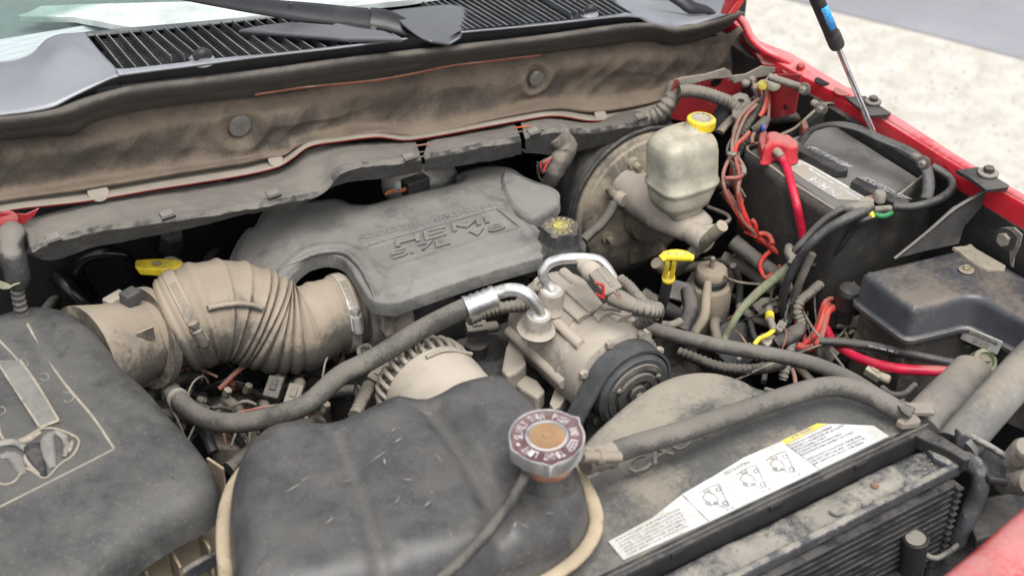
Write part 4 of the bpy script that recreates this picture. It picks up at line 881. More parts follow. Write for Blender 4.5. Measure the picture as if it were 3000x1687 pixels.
for x, y, dx, dy in [(200, 620, 150, -110), (390, 460, 70, -50), (0, 770, 90, -60), (320, 570, 10, 60), (680, 840, -8, -25), (400, 920, 40, -60), (620, 940, 50, -50), (760, 600, -60, -70), (370, 370, 40, -30), (450, 730, 100, 6), (-120, 1080, 70, -60), (-420, 840, 120, -70), (-300, 760, 60, -40), (1290, 1090, 20, -60), (1520, 880, 90, 10), (1330, 1040, 90, 60)]:
    a, b = PT('I', x, y, z=ZB), PT('I', x + dx, y + dy, z=ZB)
    for v in (a, b): v.z = zbot(v.x, v.y) + .0022
    mdl = (a + b) / 2; mdl.z = zbot(mdl.x, mdl.y) + .0022; d_ = (b - a).normalized(); s_ = Vector((-d_.y, d_.x, 0)) * rs_.uniform(.0004, .0011); k = len(V)
    V += [a, mdl - s_, b, mdl + s_]; Fc.append((k, k + 1, k + 2, k + 3))
mk('scratch_marks', V, Fc, m_groove, cb, smooth=False, kind='stuff')
# neck and cap
neckP = PT('I', 1540, 560, z=1.222)
lathe('filler_neck', [(.034, -.035), (.031, -.012), (.0265, -.004), (.0245, .012)], neckP - Vector((0, 0, .012)), (0, 0, 1), m_bottle, cb, seg=40)
m_neck = M('rusty neck', (.3, .14, .09), dust=(.4, .3, .22), amt=.5, rough=.6, metal=.3, scale=30)
lathe('neck_ring', [(.0285, -.004), (.0295, 0), (.0285, .004), (.026, .006), (.0285, .009), (.027, .012)], neckP - Vector((0, 0, .006)), (0, 0, 1), m_neck, cb, seg=40)
rc = thing('radiator_cap', 'silver edged maroon cap with white lettering and a rusty centre', None, neckP); rc.parent = cb; rc.location = neckP - cb.location
cc = PT('I', 1538, 405, z=1.262)
capP0 = cc; capax = Vector((-.06, -.06, 1)).normalized()
angs = [math.radians(a) for a in (-100, 35)]
# ear directions: toward the lower middle and the upper right of the cap
e1 = PT('I', 1575, 640, z=1.262) - cc; e2 = PT('I', 1770, 285, z=1.262) - cc; e3 = PT('I', 1255, 500, z=1.262) - cc
A_, Uu, Vv = basis(capax)
ea = [math.atan2(e.dot(Vv), e.dot(Uu)) for e in (e1, e2, e3)]
def ear(th, i):
    r = 1.0
    for k, a in enumerate(ea):
        d_ = (th - a + math.pi) % (2 * math.pi) - math.pi; r += (.09, .1, .05)[k] * math.exp(-(d_ / .13) ** 2)
    return r
R_ = .0405
lathe('cap_rim', [(R_ * .9, -.016), (R_ * .985, -.0165), (R_, -.012), (R_, -.001), (R_ * .985, .001), (R_ * .95, .0008), (R_ * .93, -.0005), (R_ * .6, -.0005)], cc, capax, m_capmetal, rc, seg=160, rmod=ear)
lathe('cap_face', [(R_ * .945, -.001), (R_ * .94, .0006), (R_ * .5, .001)], cc, capax, m_capface, rc, seg=96, rmod=lambda th, i: ear(th, i) if i < 2 else 1)
lathe('centre_ring', [(R_ * .57, 0), (R_ * .56, .002), (R_ * .5, .0028), (R_ * .47, .0012), (R_ * .3, .001)], cc, capax, m_capmetal, rc, seg=64)
lathe('rusty_centre', [(R_ * .46, .0008), (R_ * .45, .0022), (R_ * .2, .0026), (R_ * .19, .0018), (R_ * .12, .0018), (R_ * .1, .003)], cc, capax, m_orange, rc, seg=48)
m_capl = M('white cap lettering', (.62, .6, .6), dust=(.4, .33, .33), amt=.35, rough=.4, scale=40, speck=0, bump=0)
def ringtext(s, a0, step, r0=.62, r1=.84):
    for k, ch in enumerate(s):
        if ch == ' ': continue
        a = a0 - step * k
        dir_ = Uu * math.cos(a) + Vv * math.sin(a); tan_ = dir_.cross(capax)
        o_ = cc + dir_ * R_ * r0 - tan_ * .0019 + capax * .0009; text('cap_letter', ch, o_, o_ + tan_ * .0038, o_ + dir_ * R_ * (r1 - r0), m_capl, rc, h=.0006, sink=0)
ringtext('LIFT - SLOWLY TURN  PUSH  AND KEEP TIGHT', ea[0] - .5, .152)
tube('vent_tube', PL('I', [(1380, 700, 1.222), (1330, 790, 1.225), (1220, 960, 1.232), (1080, 1140, 1.235), (900, 1330, 1.235), (760, 1460, 1.235), (600, 1600, 1.235)], 'z'), .0062, m_rubber2, seg=14).name = 'overflow_hose'
T(bpy.data.objects['overflow_hose'], 'thin black overflow hose running from the radiator cap over the bottle', 'hose')
for s_ in (0, 1):
    pass
lathe('side_spout', [(.007, 0), (.007, .02), (.009, .021), (.009, .026), (.0065, .027), (.0065, .05)], PT('I', 1800, 560, z=1.215), (PT('I', 2050, 560, z=1.20) - PT('I', 1800, 560, z=1.215)), m_tan2, cb, seg=20)
# ------------------------------------------------------------------ alternator
al = thing('alternator', 'dusty tan alternator with slotted housing half hidden behind the coolant bottle', 'alternator', PT('E', 820, 1400, z=1.0))
ac_ = PT('E', 800, 1640, z=1.01); 
def slots(th, i): return 1
RA = .07
lathe('housing', [(RA * .5, .07), (RA * .8, .068), (RA * .88, .06), (RA * .9, .047), (RA, .045), (RA * 1.02, .044), (RA * 1.02, .015), (RA, .014), (RA, -.02), (RA * .9, -.035)], ac_, (0, 1, 0.0), m_comp, al, seg=72)
for k in range(30):
    a = 2 * math.pi * k / 30; d_ = Vector((math.cos(a), 0, math.sin(a)))
    p0 = ac_ + d_ * RA * .98 + Vector((0, .045, 0)); p1 = ac_ + d_ * RA * 1.0 + Vector((0, .062, 0)); p2 = ac_ + d_ * RA * .93 + Vector((0, .078, 0)); p3_ = ac_ + d_ * RA * .66 + Vector((0, .083, 0))
    tube('cooling_rib', [p0, p1, p2, p3_], .0036, m_comp, al, seg=8, n=8)
lathe('rear_plate', [(RA * .64, .08), (RA * .66, .092), (RA * .6, .094)], ac_, (0, 1, 0), m_comp, al, seg=48)
tube('housing_step', [ac_ + Vector((RA * .8, .03, RA * .72)), ac_ + Vector((RA * .2, .03, RA * 1.05)), ac_ + Vector((-RA * .2, .03, RA * 1.04))], .003, m_comp, al, seg=8)
# ------------------------------------------------------------------ compressor
cp = thing('compressor', 'dusty tan air conditioning compressor with a black grooved pulley', 'compressor', (.95, 1.28, .95))
pc = PT('I', 2185, 60, z=1.035)           # hub of the pulley
PY = pc.y
def comp(r, h): return (r, h)
cx = Vector((pc.x, PY, pc.z))
RC = .071
lathe('body', [(RC * .8, .03), (RC * .98, .036), (RC, .05), (RC, .075), (RC * 1.03, .077), (RC * 1.03, .083), (RC, .085), (RC, .155), (RC * 1.03, .157), (RC * 1.03, .164), (RC * .99, .166), (RC * .985, .2), (RC * .93, .212), (RC * .8, .22), (RC * .3, .224)], cx, (0, 1, 0), m_comp, cp, seg=80)
for a in (20, 75, 130, 180, 240, 300):
    d_ = Vector((math.cos(math.radians(a)), 0, math.sin(math.radians(a)))); tube('boss', [cx + d_ * RC * 1.0 + Vector((0, .06, 0)), cx + d_ * RC * 1.0 + Vector((0, .2, 0))], .008, m_comp, cp, seg=14)
for a in np.linspace(0, 2 * math.pi, 9)[:-1]:
    d_ = Vector((math.cos(a + .3), 0, math.sin(a + .3))); lathe('case_bolt', [(.0065, 0), (.0065, -.006), (.005, -.007)], cx + d_ * RC * .97 + Vector((0, .034, 0)), (0, 1, 0), m_comp, cp, seg=6, auto=10)
box('maker_plate', cx + Vector((-.035, .12, RC * .89)), (.03, .04, .003), m_alu2, cp, up=(-.5, 0, .87), ax=(.87, 0, .5), bevel=.0006)
tube('boss_strip', [cx + Vector((-.02, .09, RC)), cx + Vector((-.02, .2, RC))], .012, m_comp, cp, seg=16, flat=.5)
box('top_pad', cx + Vector((.012, .12, RC + .004)), (.05, .06, .012), m_comp, cp, bevel=.003)
# front bracket webs on the left of the compressor
slab('mount_bracket', PL('E', [(1310, 1000), (1240, 1180), (1210, 1340), (1250, 1390), (1320, 1370), (1400, 1300), (1360, 1160), (1350, 1050)], 'z', 1.02), (0, 0, -.03), m_comp, cp, bevel=.004)
slab('mount_bracket', PL('E', [(1270, 1400), (1330, 1350), (1480, 1420), (1540, 1500), (1480, 1560), (1350, 1480)], 'z', 1.0), (0, 0, -.03), m_comp, cp, bevel=.004)
slab('mount_bracket', PL('I', [(1610, 10), (1740, 10), (1640, 180), (1590, 200), (1560, 150)], 'z', 1.0), (0, 0, -.02), m_comp, cp, bevel=.002)
# ports
def port(c, q, z, r, parent, ax=(0, 0, 1), h=.03):
    p = PT(c, *q, z=z); lathe('port', [(r * 1.6, -h), (r * 1.3, -h + .004), (r * 1.15, -h + .010), (r * 1.1, -.004), (r, 0), (r * .8, .0005)], p, ax, m_comp, parent, seg=36, bevel=0)
    lathe('port_collar', [(r * .8, -.002), (r * .8, .0015), (r * .6, .002)], p, ax, m_alu, parent, seg=30); return p
pipe_ax = Vector((.05, -.12, 1)).normalized()
p1 = port('E', (1490, 930), 1.12, .0165, cp, pipe_ax, h=.026)
p2 = port('E', (1590, 750), 1.13, .016, cp, pipe_ax, h=.028)
pe = PT('E', 1468, 1030, z=1.10)
lathe('bolt_ear', [(.0095, -.03), (.0095, 0), (.0045, 0.0002), (.004, -.004), (.001, -.004)], pe, (0, -.1, 1), m_comp, cp, seg=28)
pe = PT('E', 1500, 705, z=1.12); lathe('bolt_ear', [(.0095, -.025), (.0095, 0), (.0045, .0002), (.004, -.003), (.001, -.003)], pe, (-.4, -.3, .8), m_comp, cp, seg=28)
slab('lug', PL('E', [(1865, 975), (1880, 940), (1960, 900), (2000, 895), (2000, 960), (1975, 985)], 'z', 1.105), (0, 0, -.02), m_comp, cp, bevel=.003)
slab('lug', PL('E', [(1900, 925), (1960, 870), (2100, 850), (2200, 905), (2190, 925), (2120, 935), (2040, 905), (1990, 920), (1940, 960)], 'z', 1.115), (0, 0, -.008), m_comp, cp, bevel=.002)
tube('lug_rod', PL('E', [(1970, 870, 1.118), (2060, 865, 1.12), (2120, 880, 1.12)], 'z'), .0065, m_comp, cp, seg=14)
# pulley and clutch
def groove(h0, h1, n_, ro, ri):
    out = []
    for k in range(n_):
        a = h0 + (h1 - h0) * k / n_; b = h0 + (h1 - h0) * (k + 1) / n_; out += [(ro, a), (ri, (a + b) / 2)]
    return out + [(ro, h1)]
pul = lathe('pulley', [(.034, -.004), (.042, -.006), (.052, -.006), (.0545, -.003)] + [(.057, -.002), (.057, .0)] + groove(.002, .028, 6, .057, .053) + [(.059, .030), (.059, .032), (.03, .033)], cx, (0, 1, 0), m_belt, cp, seg=96)
lathe('clutch_plate', [(.044, .004), (.0465, -.004), (.045, -.009), (.038, -.010), (.036, -.007), (.033, -.0075), (.032, -.012), (.023, -.013), (.021, -.008), (.014, -.008), (.013, -.013), (.007, -.014)], cx, (0, 1, 0), m_rubber, cp, seg=72)
for k in range(3):
    a = 2 * math.pi * k / 3 + .5; p = cx + Vector((math.cos(a) * .037, -.010, math.sin(a) * .037))
    lathe('rivet', [(.004, 0), (.004, -.003), (.002, -.004)], p, (0, 1, 0), m_steel, pul, seg=14)
    b_3 = box('clutch_spring', cx + Vector((math.cos(a) * .024, -.010, math.sin(a) * .024)), (.02, .009, .002), m_rubber2, pul, ax=(math.cos(a), 0, math.sin(a)), up=(0, -1, 0), bevel=.0006)
lathe('hub_bolt', [(.006, -.010), (.006, -.0175), (.005, -.0185)], cx, (0, 1, 0), m_steel, pul, seg=6, auto=10)
# belt: over the pulley and down to the lower left
bR = .0635
B_ = []
dn = PT('I', 1640, 240, z=.94)
a0, a1 = math.radians(-40), math.radians(150)
arcp = [Vector((cx.x + bR * math.cos(a), PY + .0145, cx.z + bR * math.sin(a))) for a in np.linspace(a0, a1, 60)]
tl = (Vector((math.sin(a1), 0, -math.cos(a1))) * -1)
tail = [arcp[-1] + Vector((-.05, 0, -.0866)) * t for t in (.15, .4, .8, 1.3, 2.2)]
head = [arcp[0] + Vector((-.02, 0, -.07)) * t for t in (2.5, 1.3, .5)]
pathb = head + arcp + tail; W_ = .0155
V = []; n_b = len(pathb)
for i, p in enumerate(pathb):
    t = (pathb[min(n_b - 1, i + 1)] - pathb[max(0, i - 1)]).normalized(); nr = Vector((t.z, 0, -t.x))
    for (yy, hh) in ((-W_, 0), (W_, 0), (W_, .004), (W_ * .9, .0048), (-W_ * .9, .0048), (-W_, .004)):
        V.append(p + Vector((0, yy, 0)) + nr * (-hh))
Fc = [(i * 6 + k, i * 6 + (k + 1) % 6, (i + 1) * 6 + (k + 1) % 6, (i + 1) * 6 + k) for i in range(n_b - 1) for k in range(6)]
bl = mk('drive_belt', V, Fc, m_belt, None, auto=40)
T(bl, 'dark grey drive belt wrapped around the compressor pulley', 'belt')
# ------------------------------------------------------------------ aluminium pipes and hoses
hs1 = thing('refrigerant_hose', 'thick dusty grey hose with a crimped silver end entering the compressor', 'hose', PT('E', 900, 900, z=1.05))
tube('metal_pipe', [p1 + pipe_ax * .0] + PL('E', [(1470, 865, 1.135), (1420, 800, 1.15), (1350, 752, 1.158), (1270, 745, 1.157), (1180, 765, 1.15), (1130, 785, 1.147)], 'z'), .0092, m_alu, hs1, seg=24)
fe0, fe1 = PT('E', 1165, 790, z=1.15), PT('E', 940, 880, z=1.14); fl_ = (fe1 - fe0).length
lathe('crimp_ferrule', [(.0105, -.002), (.0145, 0)] + [(.0155 - (.0016 if k % 2 else 0), fl_ * (.08 + .84 * k / 8)) for k in range(9)] + [(.016, fl_ * .97), (.0165, fl_), (.013, fl_ + .001)], fe0, fe1 - fe0, m_alu, hs1, seg=36)
tube('rubber_hose', [fe1 + (fe0 - fe1) * .1] + PL('E', [(800, 945, 1.128), (600, 1045, 1.11), (400, 1165, 1.095), (200, 1285, 1.085), (0, 1385, 1.075)], 'z') + PL('H', [(2300, 160, 1.06), (2050, 250, 1.045), (1800, 300, 1.03), (1600, 290, 1.02), (1450, 225, 1.01), (1340, 130, 1.0), (1290, 70, .995)], 'z'), .0135, m_rubber, hs1, seg=28, wob=.0006)
tube('hose_end', PL('H', [(1290, 90, .995), (1255, 30, .99), (1210, -40, .98)], 'z'), .0145, m_rubber2, hs1, seg=20, rf=corr(.01, .05))
lp = thing('refrigerant_pipe', 'looped bare aluminium pipe above the compressor', 'pipe', p2)
tube('pipe', [p2] + PL('E', [(1548, 690, 1.14), (1520, 620, 1.155), (1550, 560, 1.165), (1620, 522, 1.172), (1720, 508, 1.175), (1850, 508, 1.175), (1940, 520, 1.172), (1995, 570, 1.165), (2040, 640, 1.155), (2080, 720, 1.14), (2130, 800, 1.12)], 'z'), .0073, m_alu, lp, seg=24)
ps = thing('pressure_switch', 'dusty grey pressure switch plug with a red locking clip on the aluminium loop', 'pressure switch', PT('E', 1990, 700, z=1.16))
s0, s1 = PT('E', 1795, 530, z=1.178), PT('E', 1930, 640, z=1.178); dd = s1 - s0; sl_ = dd.length
lathe('switch_body', [(.005, -.002), (.0062, sl_ * .2), (.0105, sl_ * .22), (.0115, sl_ * .45), (.0095, sl_ * .5), (.0135, sl_ * .55), (.014, sl_ * .8), (.012, sl_ * 1.0)], s0, dd, m_comp, ps, seg=28)
bx = PT('E', 1985, 705, z=1.17); axp = (PT('E', 2080, 690, z=1.17) - PT('E', 1890, 640, z=1.17))
box('plug', bx, (.04, .028, .024), m_tape, ps, ax=dd, up=(-.15, -.4, 1), bevel=.002)
box('plug_ridge', bx + Vector((0, 0, .0125)), (.036, .006, .003), m_tape, ps, ax=dd, up=(-.15, -.4, 1), bevel=.001)
rcq = PL('E', [(1920, 685), (1975, 712), (1978, 805), (1922, 775)], 'y', bx.y - .019)
pr_ = [q for q in rcq]
for a_, b_2 in ((0, 1), (1, 2), (2, 3)): tube('red_clip', [pr_[a_], pr_[b_2]], .0022 if a_ != 2 else .0016, m_redwire, ps, seg=8, n=5)
for k in range(3):
    tube('wire', PL('E', [(2010 + 12 * k, 730, 1.17), (2060 + 12 * k, 760 + 4 * k, 1.172), (2095 + 8 * k, 800, 1.168), (2100 + 5 * k, 850, 1.16)], 'z'), .0012, [m_pinkwire, m_pinkwire, m_cable][k], ps, seg=8)
tube('harness_sleeve', PL('E', [(2040, 790, 1.16), (2130, 830, 1.158), (2220, 870, 1.155), (2300, 895, 1.15), (2370, 905, 1.14), (2385, 880, 1.135)], 'z'), [.013, .012, .0095, .0095, .0095, .009], m_loom, ps, seg=18, rf=lambda u, s: 1 if u < .38 else corr(.0055, .1)(u, s), step=.0012)
lo = tube('corrugated_loom', PL('E', [(2100, 665, 1.15), (2170, 720, 1.148), (2230, 790, 1.145), (2290, 850, 1.142), (2370, 880, 1.135), (2400, 905, 1.13), (2350, 950, 1.12), (2260, 1000, 1.10), (2190, 1050, 1.08)], 'z'), .0078, m_loom, None, seg=16, rf=corr(.005, .11), step=.0011)
T(lo, 'dusty corrugated wire loom curling from the pressure switch to behind the pulley', 'wire loom')
lo = tube('corrugated_loom', PL('E', [(960, 970, 1.08), (1050, 930, 1.08), (1150, 895, 1.085), (1260, 875, 1.09), (1400, 860, 1.08), (1480, 870, 1.05)], 'z'), .0085, m_loom, None, seg=16, rf=corr(.0058, .11), step=.0012)
T(lo, 'dusty corrugated wire loom passing behind the crimped silver hose end', 'wire loom')
lo = tube('corrugated_loom', PL('I', [(210, 20), (175, 90), (140, 160), (100, 250)], 'z', 1.02), .0085, m_loom, None, seg=16, rf=corr(.0065, .12), step=.0012)
T(lo, 'short corrugated wire loom dropping behind the top of the coolant bottle', 'wire loom')
# ------------------------------------------------------------------ oil filler cap
oc = thing('oil_filler_cap', 'black oil filler cap with a worn yellow print', 'oil cap', PT('E', 1660, 420, z=1.09))
op = PT('E', 1655, 262, z=1.145)
def lob(th, i): return 1 + (.07 * math.cos(5 * th) if i in (3, 4, 5) else 0)
lathe('cap', [(.036, -.075), (.0365, -.05), (.038, -.035), (.030, -.024), (.0285, -.02), (.0275, -.003), (.0255, 0), (.012, .0006)], op, (0, 0, 1), m_rubber2, oc, seg=80, rmod=lob)
lathe('printed_ring', [(.011, .0006), (.011, .0012), (.009, .0014)], op, (0, 0, 1), m_yelprint, oc, seg=40)
lathe('printed_ring', [(.0125, .0003), (.0145, .0009), (.0148, .0003)], op, (0, 0, 1), m_yelprint, oc, seg=40)
for k in range(14):
    a = math.radians(-150 + 24 * k); 
    if k in (4, 5, 11): continue
    d_ = Vector((math.cos(a), math.sin(a), 0)); box('print_mark', op + d_ * .0195 + Vector((0, 0, .0006)), (.0045, .005, .0006), m_yelprint, oc, ax=d_.cross(Vector((0, 0, 1))), bevel=0)
# bellows boot and grey disc below it
bt = lathe('rubber_boot', [(.024, 0), (.026, .01), (.022, .014), (.026, .02), (.022, .026), (.025, .032), (.018, .04)], PT('E', 1750, 700, z=1.02), (0, 0, 1), m_rubber2, None, seg=32)
T(bt, 'dark rubber boot under the oil filler cap', 'rubber boot')
gd = lathe('round_plug', [(.026, -.02), (.026, 0), (.022, .003), (.01, .004)], PT('E', 1640, 650, z=1.08), (0, 0, 1), m_trough, None, seg=36)
T(gd, 'grey round plug just behind the rear pipe port of the compressor', 'plug')
# ------------------------------------------------------------------ dipsticks
dp = thing('dipstick', 'yellow oil dipstick handle on a black tube right of the compressor', 'dipstick', PT('F', 1955, 850, z=1.1))
d0 = PT('E', 2468, 660, z=1.12); d1 = PT('E', 2435, 800, z=1.08); d2 = PT('E', 2350, 1080, z=.98)
tube('dipstick_tube', [PT('E', 2465, 655, z=1.12), d1, d2], .0078, m_rubber2, dp, seg=16)
lathe('handle_ring', [(.0085, -.002), (.0092, 0), (.0092, .005), (.008, .006)], d0, (PT('E', 2475, 600, z=1.145) - d0), m_yel, dp, seg=24)
ht = PT('E', 2500, 520, z=1.165)
for s_ in (-1, 1):
    tube('handle_stem', [PT('E', 2468 + s_ * 26, 640, z=1.128), PT('E', 2488 + s_ * 24, 540, z=1.158)], .0036, m_yel, dp, seg=8, n=5)
hx = (PT('E', 2640, 500, z=1.172) - PT('E', 2410, 500, z=1.172))
tube('handle_grip', PL('E', [(2412, 512, 1.17), (2440, 490, 1.173), (2520, 482, 1.174), (2600, 490, 1.173), (2655, 505, 1.17)], 'z'), [.006, .0085, .009, .0085, .005], m_yel, dp, seg=14, flat=.8)
text('lettering', 'ENGINE', PT('E', 2460, 476, z=1.183), PT('E', 2600, 476, z=1.183), PT('E', 2462, 462, z=1.183), m_print, dp, h=.0004)
tr_ = thing('dipstick', 'yellow transmission dipstick handle on a black tube left of the engine cover', 'dipstick', PT('D', 1300, 560, z=1.1))
lathe('collar', [(.0165, -.05), (.0165, -.004), (.016, 0), (.0155, .002), (.008, .003)], PT('D', 1310, 555, z=1.09), (.2, -.25, 1), m_rubber2, tr_, seg=32)
lathe('collar_face', [(.0125, .003), (.0125, .005), (.009, .006)], PT('D', 1290, 555, z=1.09), (.2, -.25, 1), m_alu2, tr_, seg=32)
hq = [PT('D', *q, z=1.115) for q in ((1018, 528), (1030, 516), (1150, 508), (1200, 506), (1360, 516), (1376, 530), (1376, 572), (1360, 580), (1200, 590), (1140, 586), (1030, 580), (1016, 568))]
slab('handle', hq, Vector((.004, -.003, -.012)), m_yel, tr_, bevel=.003, seg=3)
hc = PT('D', 1180, 546, z=1.1165)
lathe('print_mark', [(.0032, 0), (.0032, .0006), (.002, .0007)], hc, (0, 0, 1), m_print, tr_, seg=24)
for k in range(12):
    a = k * math.pi / 6; d_ = Vector((math.cos(a), math.sin(a), 0)); box('print_mark', hc + d_ * .0058, (.0022, .0014, .0006), m_print, tr_, ax=d_, bevel=0)
# hoses in the dark corner behind the air box
k1 = tube('heater_hose', PL('D', [(430, 640, 1.03), (520, 730, 1.02), (620, 840, 1.0), (700, 930, .98)], 'z'), [.012, .0135, .0135, .013], m_shiny, None, seg=28)
T(k1, 'glossy black hose slanting behind the air filter housing', 'hose')
k2 = tube('heater_hose', PL('D', [(700, 800, .98), (620, 680, 1.02), (590, 580, 1.05), (650, 500, 1.07), (800, 465, 1.08), (930, 490, 1.07), (1020, 600, 1.03), (1100, 700, .99), (1180, 760, .97)], 'z'), .0095, m_shiny, None, seg=24)
T(k2, 'thin arched black hose under the left end of the wiring trough', 'hose')
for i, (pts, r_, mm, lb_) in enumerate((
    ([(830, 600, .98), (900, 660, .97), (980, 760, .96)], .012, m_tape, 'dark grey strap plate in the gap behind the air filter housing'),
    ([(1480, 250, 1.0), (1500, 400, .99), (1440, 560, .97)], .013, m_rubber2, 'grey duct behind the yellow transmission dipstick'),
    ([(1700, 200, 1.0), (1680, 350, .99), (1560, 560, .98)], .010, m_rubber2, 'thin grey duct left of the engine cover'),
    ([(300, 950, .98), (400, 830, .99), (470, 760, .98)], .008, m_rubber2, 'short dark hose beside the corrugated sleeve'))):
    o_ = tube('dark_duct', PL('D', pts, 'z'), r_, mm, None, seg=18); T(o_, lb_, 'duct')
hx_ = lathe('hex_fitting', [(.019, 0), (.019, .03), (.016, .034)], PT('D', 1290, 430, z=1.03), (0.1, -.3, 1), m_rubber2, None, seg=6, auto=10); T(hx_, 'dark hexagonal fitting behind the yellow transmission dipstick', 'fitting')
# ------------------------------------------------------------------ engine body under everything
en = thing('engine_block', 'dark dusty engine casting seen in the gaps between hoses', 'engine', (.85, 1.45, .6))
loft('block', [((.85, 1.5, .6), .17, .22, 4), ((.85, 1.5, .9), .17, .22, 4), ((.85, 1.52, .98), .14, .18, 4)], m_black, en)
loft('manifold', [((.87, 1.57, .95), .13, .12, 4), ((.87, 1.57, 1.05), .135, .12, 4), ((.87, 1.57, 1.075), .12, .11, 4)], m_rubber2, en)
# throttle body under the front-left corner of the cover
tbp = PT('E', 120, 960, z=1.04)
lathe('throttle_body', [(.046, .01), (.049, .015), (.05, .02), (.05, .07)], tbp, (PT('E', 400, 900, z=1.04) - tbp), m_tape, en, seg=40)
slab('cover_support', PL('E', [(310, 880), (390, 870), (400, 1080), (340, 1110), (310, 1060)], 'y', 1.43), (0, .015, 0), m_tape, en, bevel=.002)
slab('cover_support', PL('E', [(860, 690), (1310, 560), (1310, 700), (860, 830)], 'y', 1.45), (0, .015, 0), m_black, en, bevel=.002)
slab('cover_support', PL('E', [(640, 770), (850, 700), (850, 1000), (640, 1000)], 'y', 1.46), (0, .015, 0), m_rubber2, en, bevel=.002)
slab('cover_support', PL('E', [(1462, 215), (1600, 130), (1612, 300), (1520, 310)], 'y', 1.50), (0, .015, 0), m_comp, en, bevel=.002)
tube('under_edge', PL('E', [(1530, 520, 1.09), (1500, 590, 1.07), (1350, 600, 1.07), (1200, 610, 1.07)], 'z'), .01, m_tape, en, seg=12)
rnd = random.Random(3)
def plug(c, x, y, z, s, mat, lbl, ax=(.8, .4, 0)):
    p = PT(c, x, y, z=z); t_ = thing('connector', lbl, 'connector', p)
    box('housing', p, (s, s * .62, s * .6), mat, t_, ax=ax, up=(-.1, -.3, 1), bevel=.002)
    box('latch', p + Vector((0, -.002, s * .32)), (s * .5, s * .25, s * .12), mat, t_, ax=ax, up=(-.1, -.3, 1), bevel=.001)
    A2 = Vector(ax).normalized(); lathe('nose', [(s * .27, 0), (s * .27, s * .5), (s * .2, s * .6)], p + A2 * s * .45, A2, mat, t_, seg=16)
    return t_
plug('E', 620, 870, 1.045, .028, m_tape, 'dusty grey connector under the front edge of the engine cover')
plug('E', 1020, 1040, 1.03, .03, m_loom, 'pale dusty connector left of the compressor', ax=(.9, -.3, 0))
plug('E', 580, 1180, 1.0, .03, m_rubber2, 'dark connector between the big hose and the alternator', ax=(.2, .9, 0))
plug('E', 200, 1200, 1.0, .025, m_rubber2, 'dark clip with an open loop below the intake hose clamp', ax=(.9, .2, 0))
plug('E', 280, 1390, 1.0, .03, m_tape, 'grey taped connector left of the alternator')
plug('H', 2050, 60, .98, .036, m_rubber2, 'grey injector connector under the thick hose', ax=(.6, .7, 0))
plug('H', 2200, 110, .97, .034, m_tape, 'second grey injector connector under the thick hose', ax=(.6, .7, 0))
lathe('coil_tower', [(.04, -.08), (.04, -.01), (.034, 0), (.02, .002)], PT('E', 1100, 1180, z=.98), (0, 0, 1), m_black, en, seg=28)
lathe('coil_tower', [(.016, -.05), (.016, 0), (.012, .002)], PT('E', 1020, 1150, z=1.0), (0, 0, 1), m_rubber2, en, seg=20)
lathe('thermostat', [(.03, -.06), (.032, -.02), (.045, -.015), (.045, -.005), (.03, 0)], PT('E', 700, 1100, z=.98), (0, 0, 1), m_black, en, seg=28)
tube('open_loop', PL('E', [(140, 1240), (130, 1190), (170, 1160), (215, 1165), (235, 1200)], 'z', 1.01), .0035, m_loom, en, seg=10)
for i in range(46):
    x = rnd.uniform(400, 1000); y = rnd.uniform(980, 1330)
    if i % 3 == 0: x = rnd.uniform(990, 1250); y = rnd.uniform(1000, 1180)
    p = PT('F', x, y, z=rnd.uniform(.86, .96)); d_ = Vector((rnd.uniform(-1, 1), rnd.uniform(-1, 1), rnd.uniform(-.3, .3))) * rnd.uniform(.03, .09)
    tube('engine_pipe', [p - d_, p + Vector((0, 0, .02)), p + d_], rnd.uniform(.003, .011), rnd.choice((m_black, m_rubber2, m_tape, m_tan2, m_loomd)), en, seg=10)
for i in range(16):
    x = rnd.uniform(450, 1200); y = rnd.uniform(1000, 1300); p = PT('F', x, y, z=rnd.uniform(.84, .93))
    box('engine_boss', p, (rnd.uniform(.02, .06), rnd.uniform(.02, .05), rnd.uniform(.02, .05)), rnd.choice((m_black, m_tan2, m_rubber2)), en, ax=(rnd.uniform(-1, 1), rnd.uniform(-1, 1), 0), bevel=.004)
slab('front_cover', PL('H', [(1480, 120), (2500, -60), (2540, 120), (2100, 500), (1600, 480)], 'z', .86), (0, 0, -.05), m_tan2, en, bevel=.005)

def ring_clamp(par, p, ax, r, mat=m_alu2):
    o = lathe('hose_clamp', [(r, -.004), (r + .001, -.004), (r + .001, .004), (r, .004)], p, ax, mat, par, seg=36)
    a_, u_, v_ = basis(ax); lathe('clamp_screw', [(.0025, -.005), (.003, -.004), (.003, .004), (.002, .005)], p + (CAM - p).normalized() * (r + .002), u_, mat, o, seg=10)
hr_ = catmull(PL('H', [(1600, 290, 1.02), (1450, 225, 1.01), (1340, 130, 1.0), (1290, 70, .995)], 'z'), 20)
ring_clamp(hs1, hr_[15], hr_[16] - hr_[14], .0142)
rnd = random.Random(21)
for i in range(60):
    x = rnd.choice((rnd.uniform(520, 760), rnd.uniform(980, 1330))); y = rnd.uniform(1030, 1300) if x < 800 else rnd.uniform(900, 1120)
    p = PT('F', x, y, z=rnd.uniform(.93, 1.0)); d_ = Vector((rnd.uniform(-1, 1), rnd.uniform(-1, 1), rnd.uniform(-.3, .3))) * rnd.uniform(.015, .05)
    tube('engine_wire', [p - d_, p + Vector((0, 0, rnd.uniform(.005, .015))), p + d_, p + d_ * 1.4 - Vector((0, 0, .02))], rnd.uniform(.0015, .004), rnd.choice((m_rubber2, m_loomd, m_tape, m_tan2, m_cable, m_pinkwire)), en, seg=8)
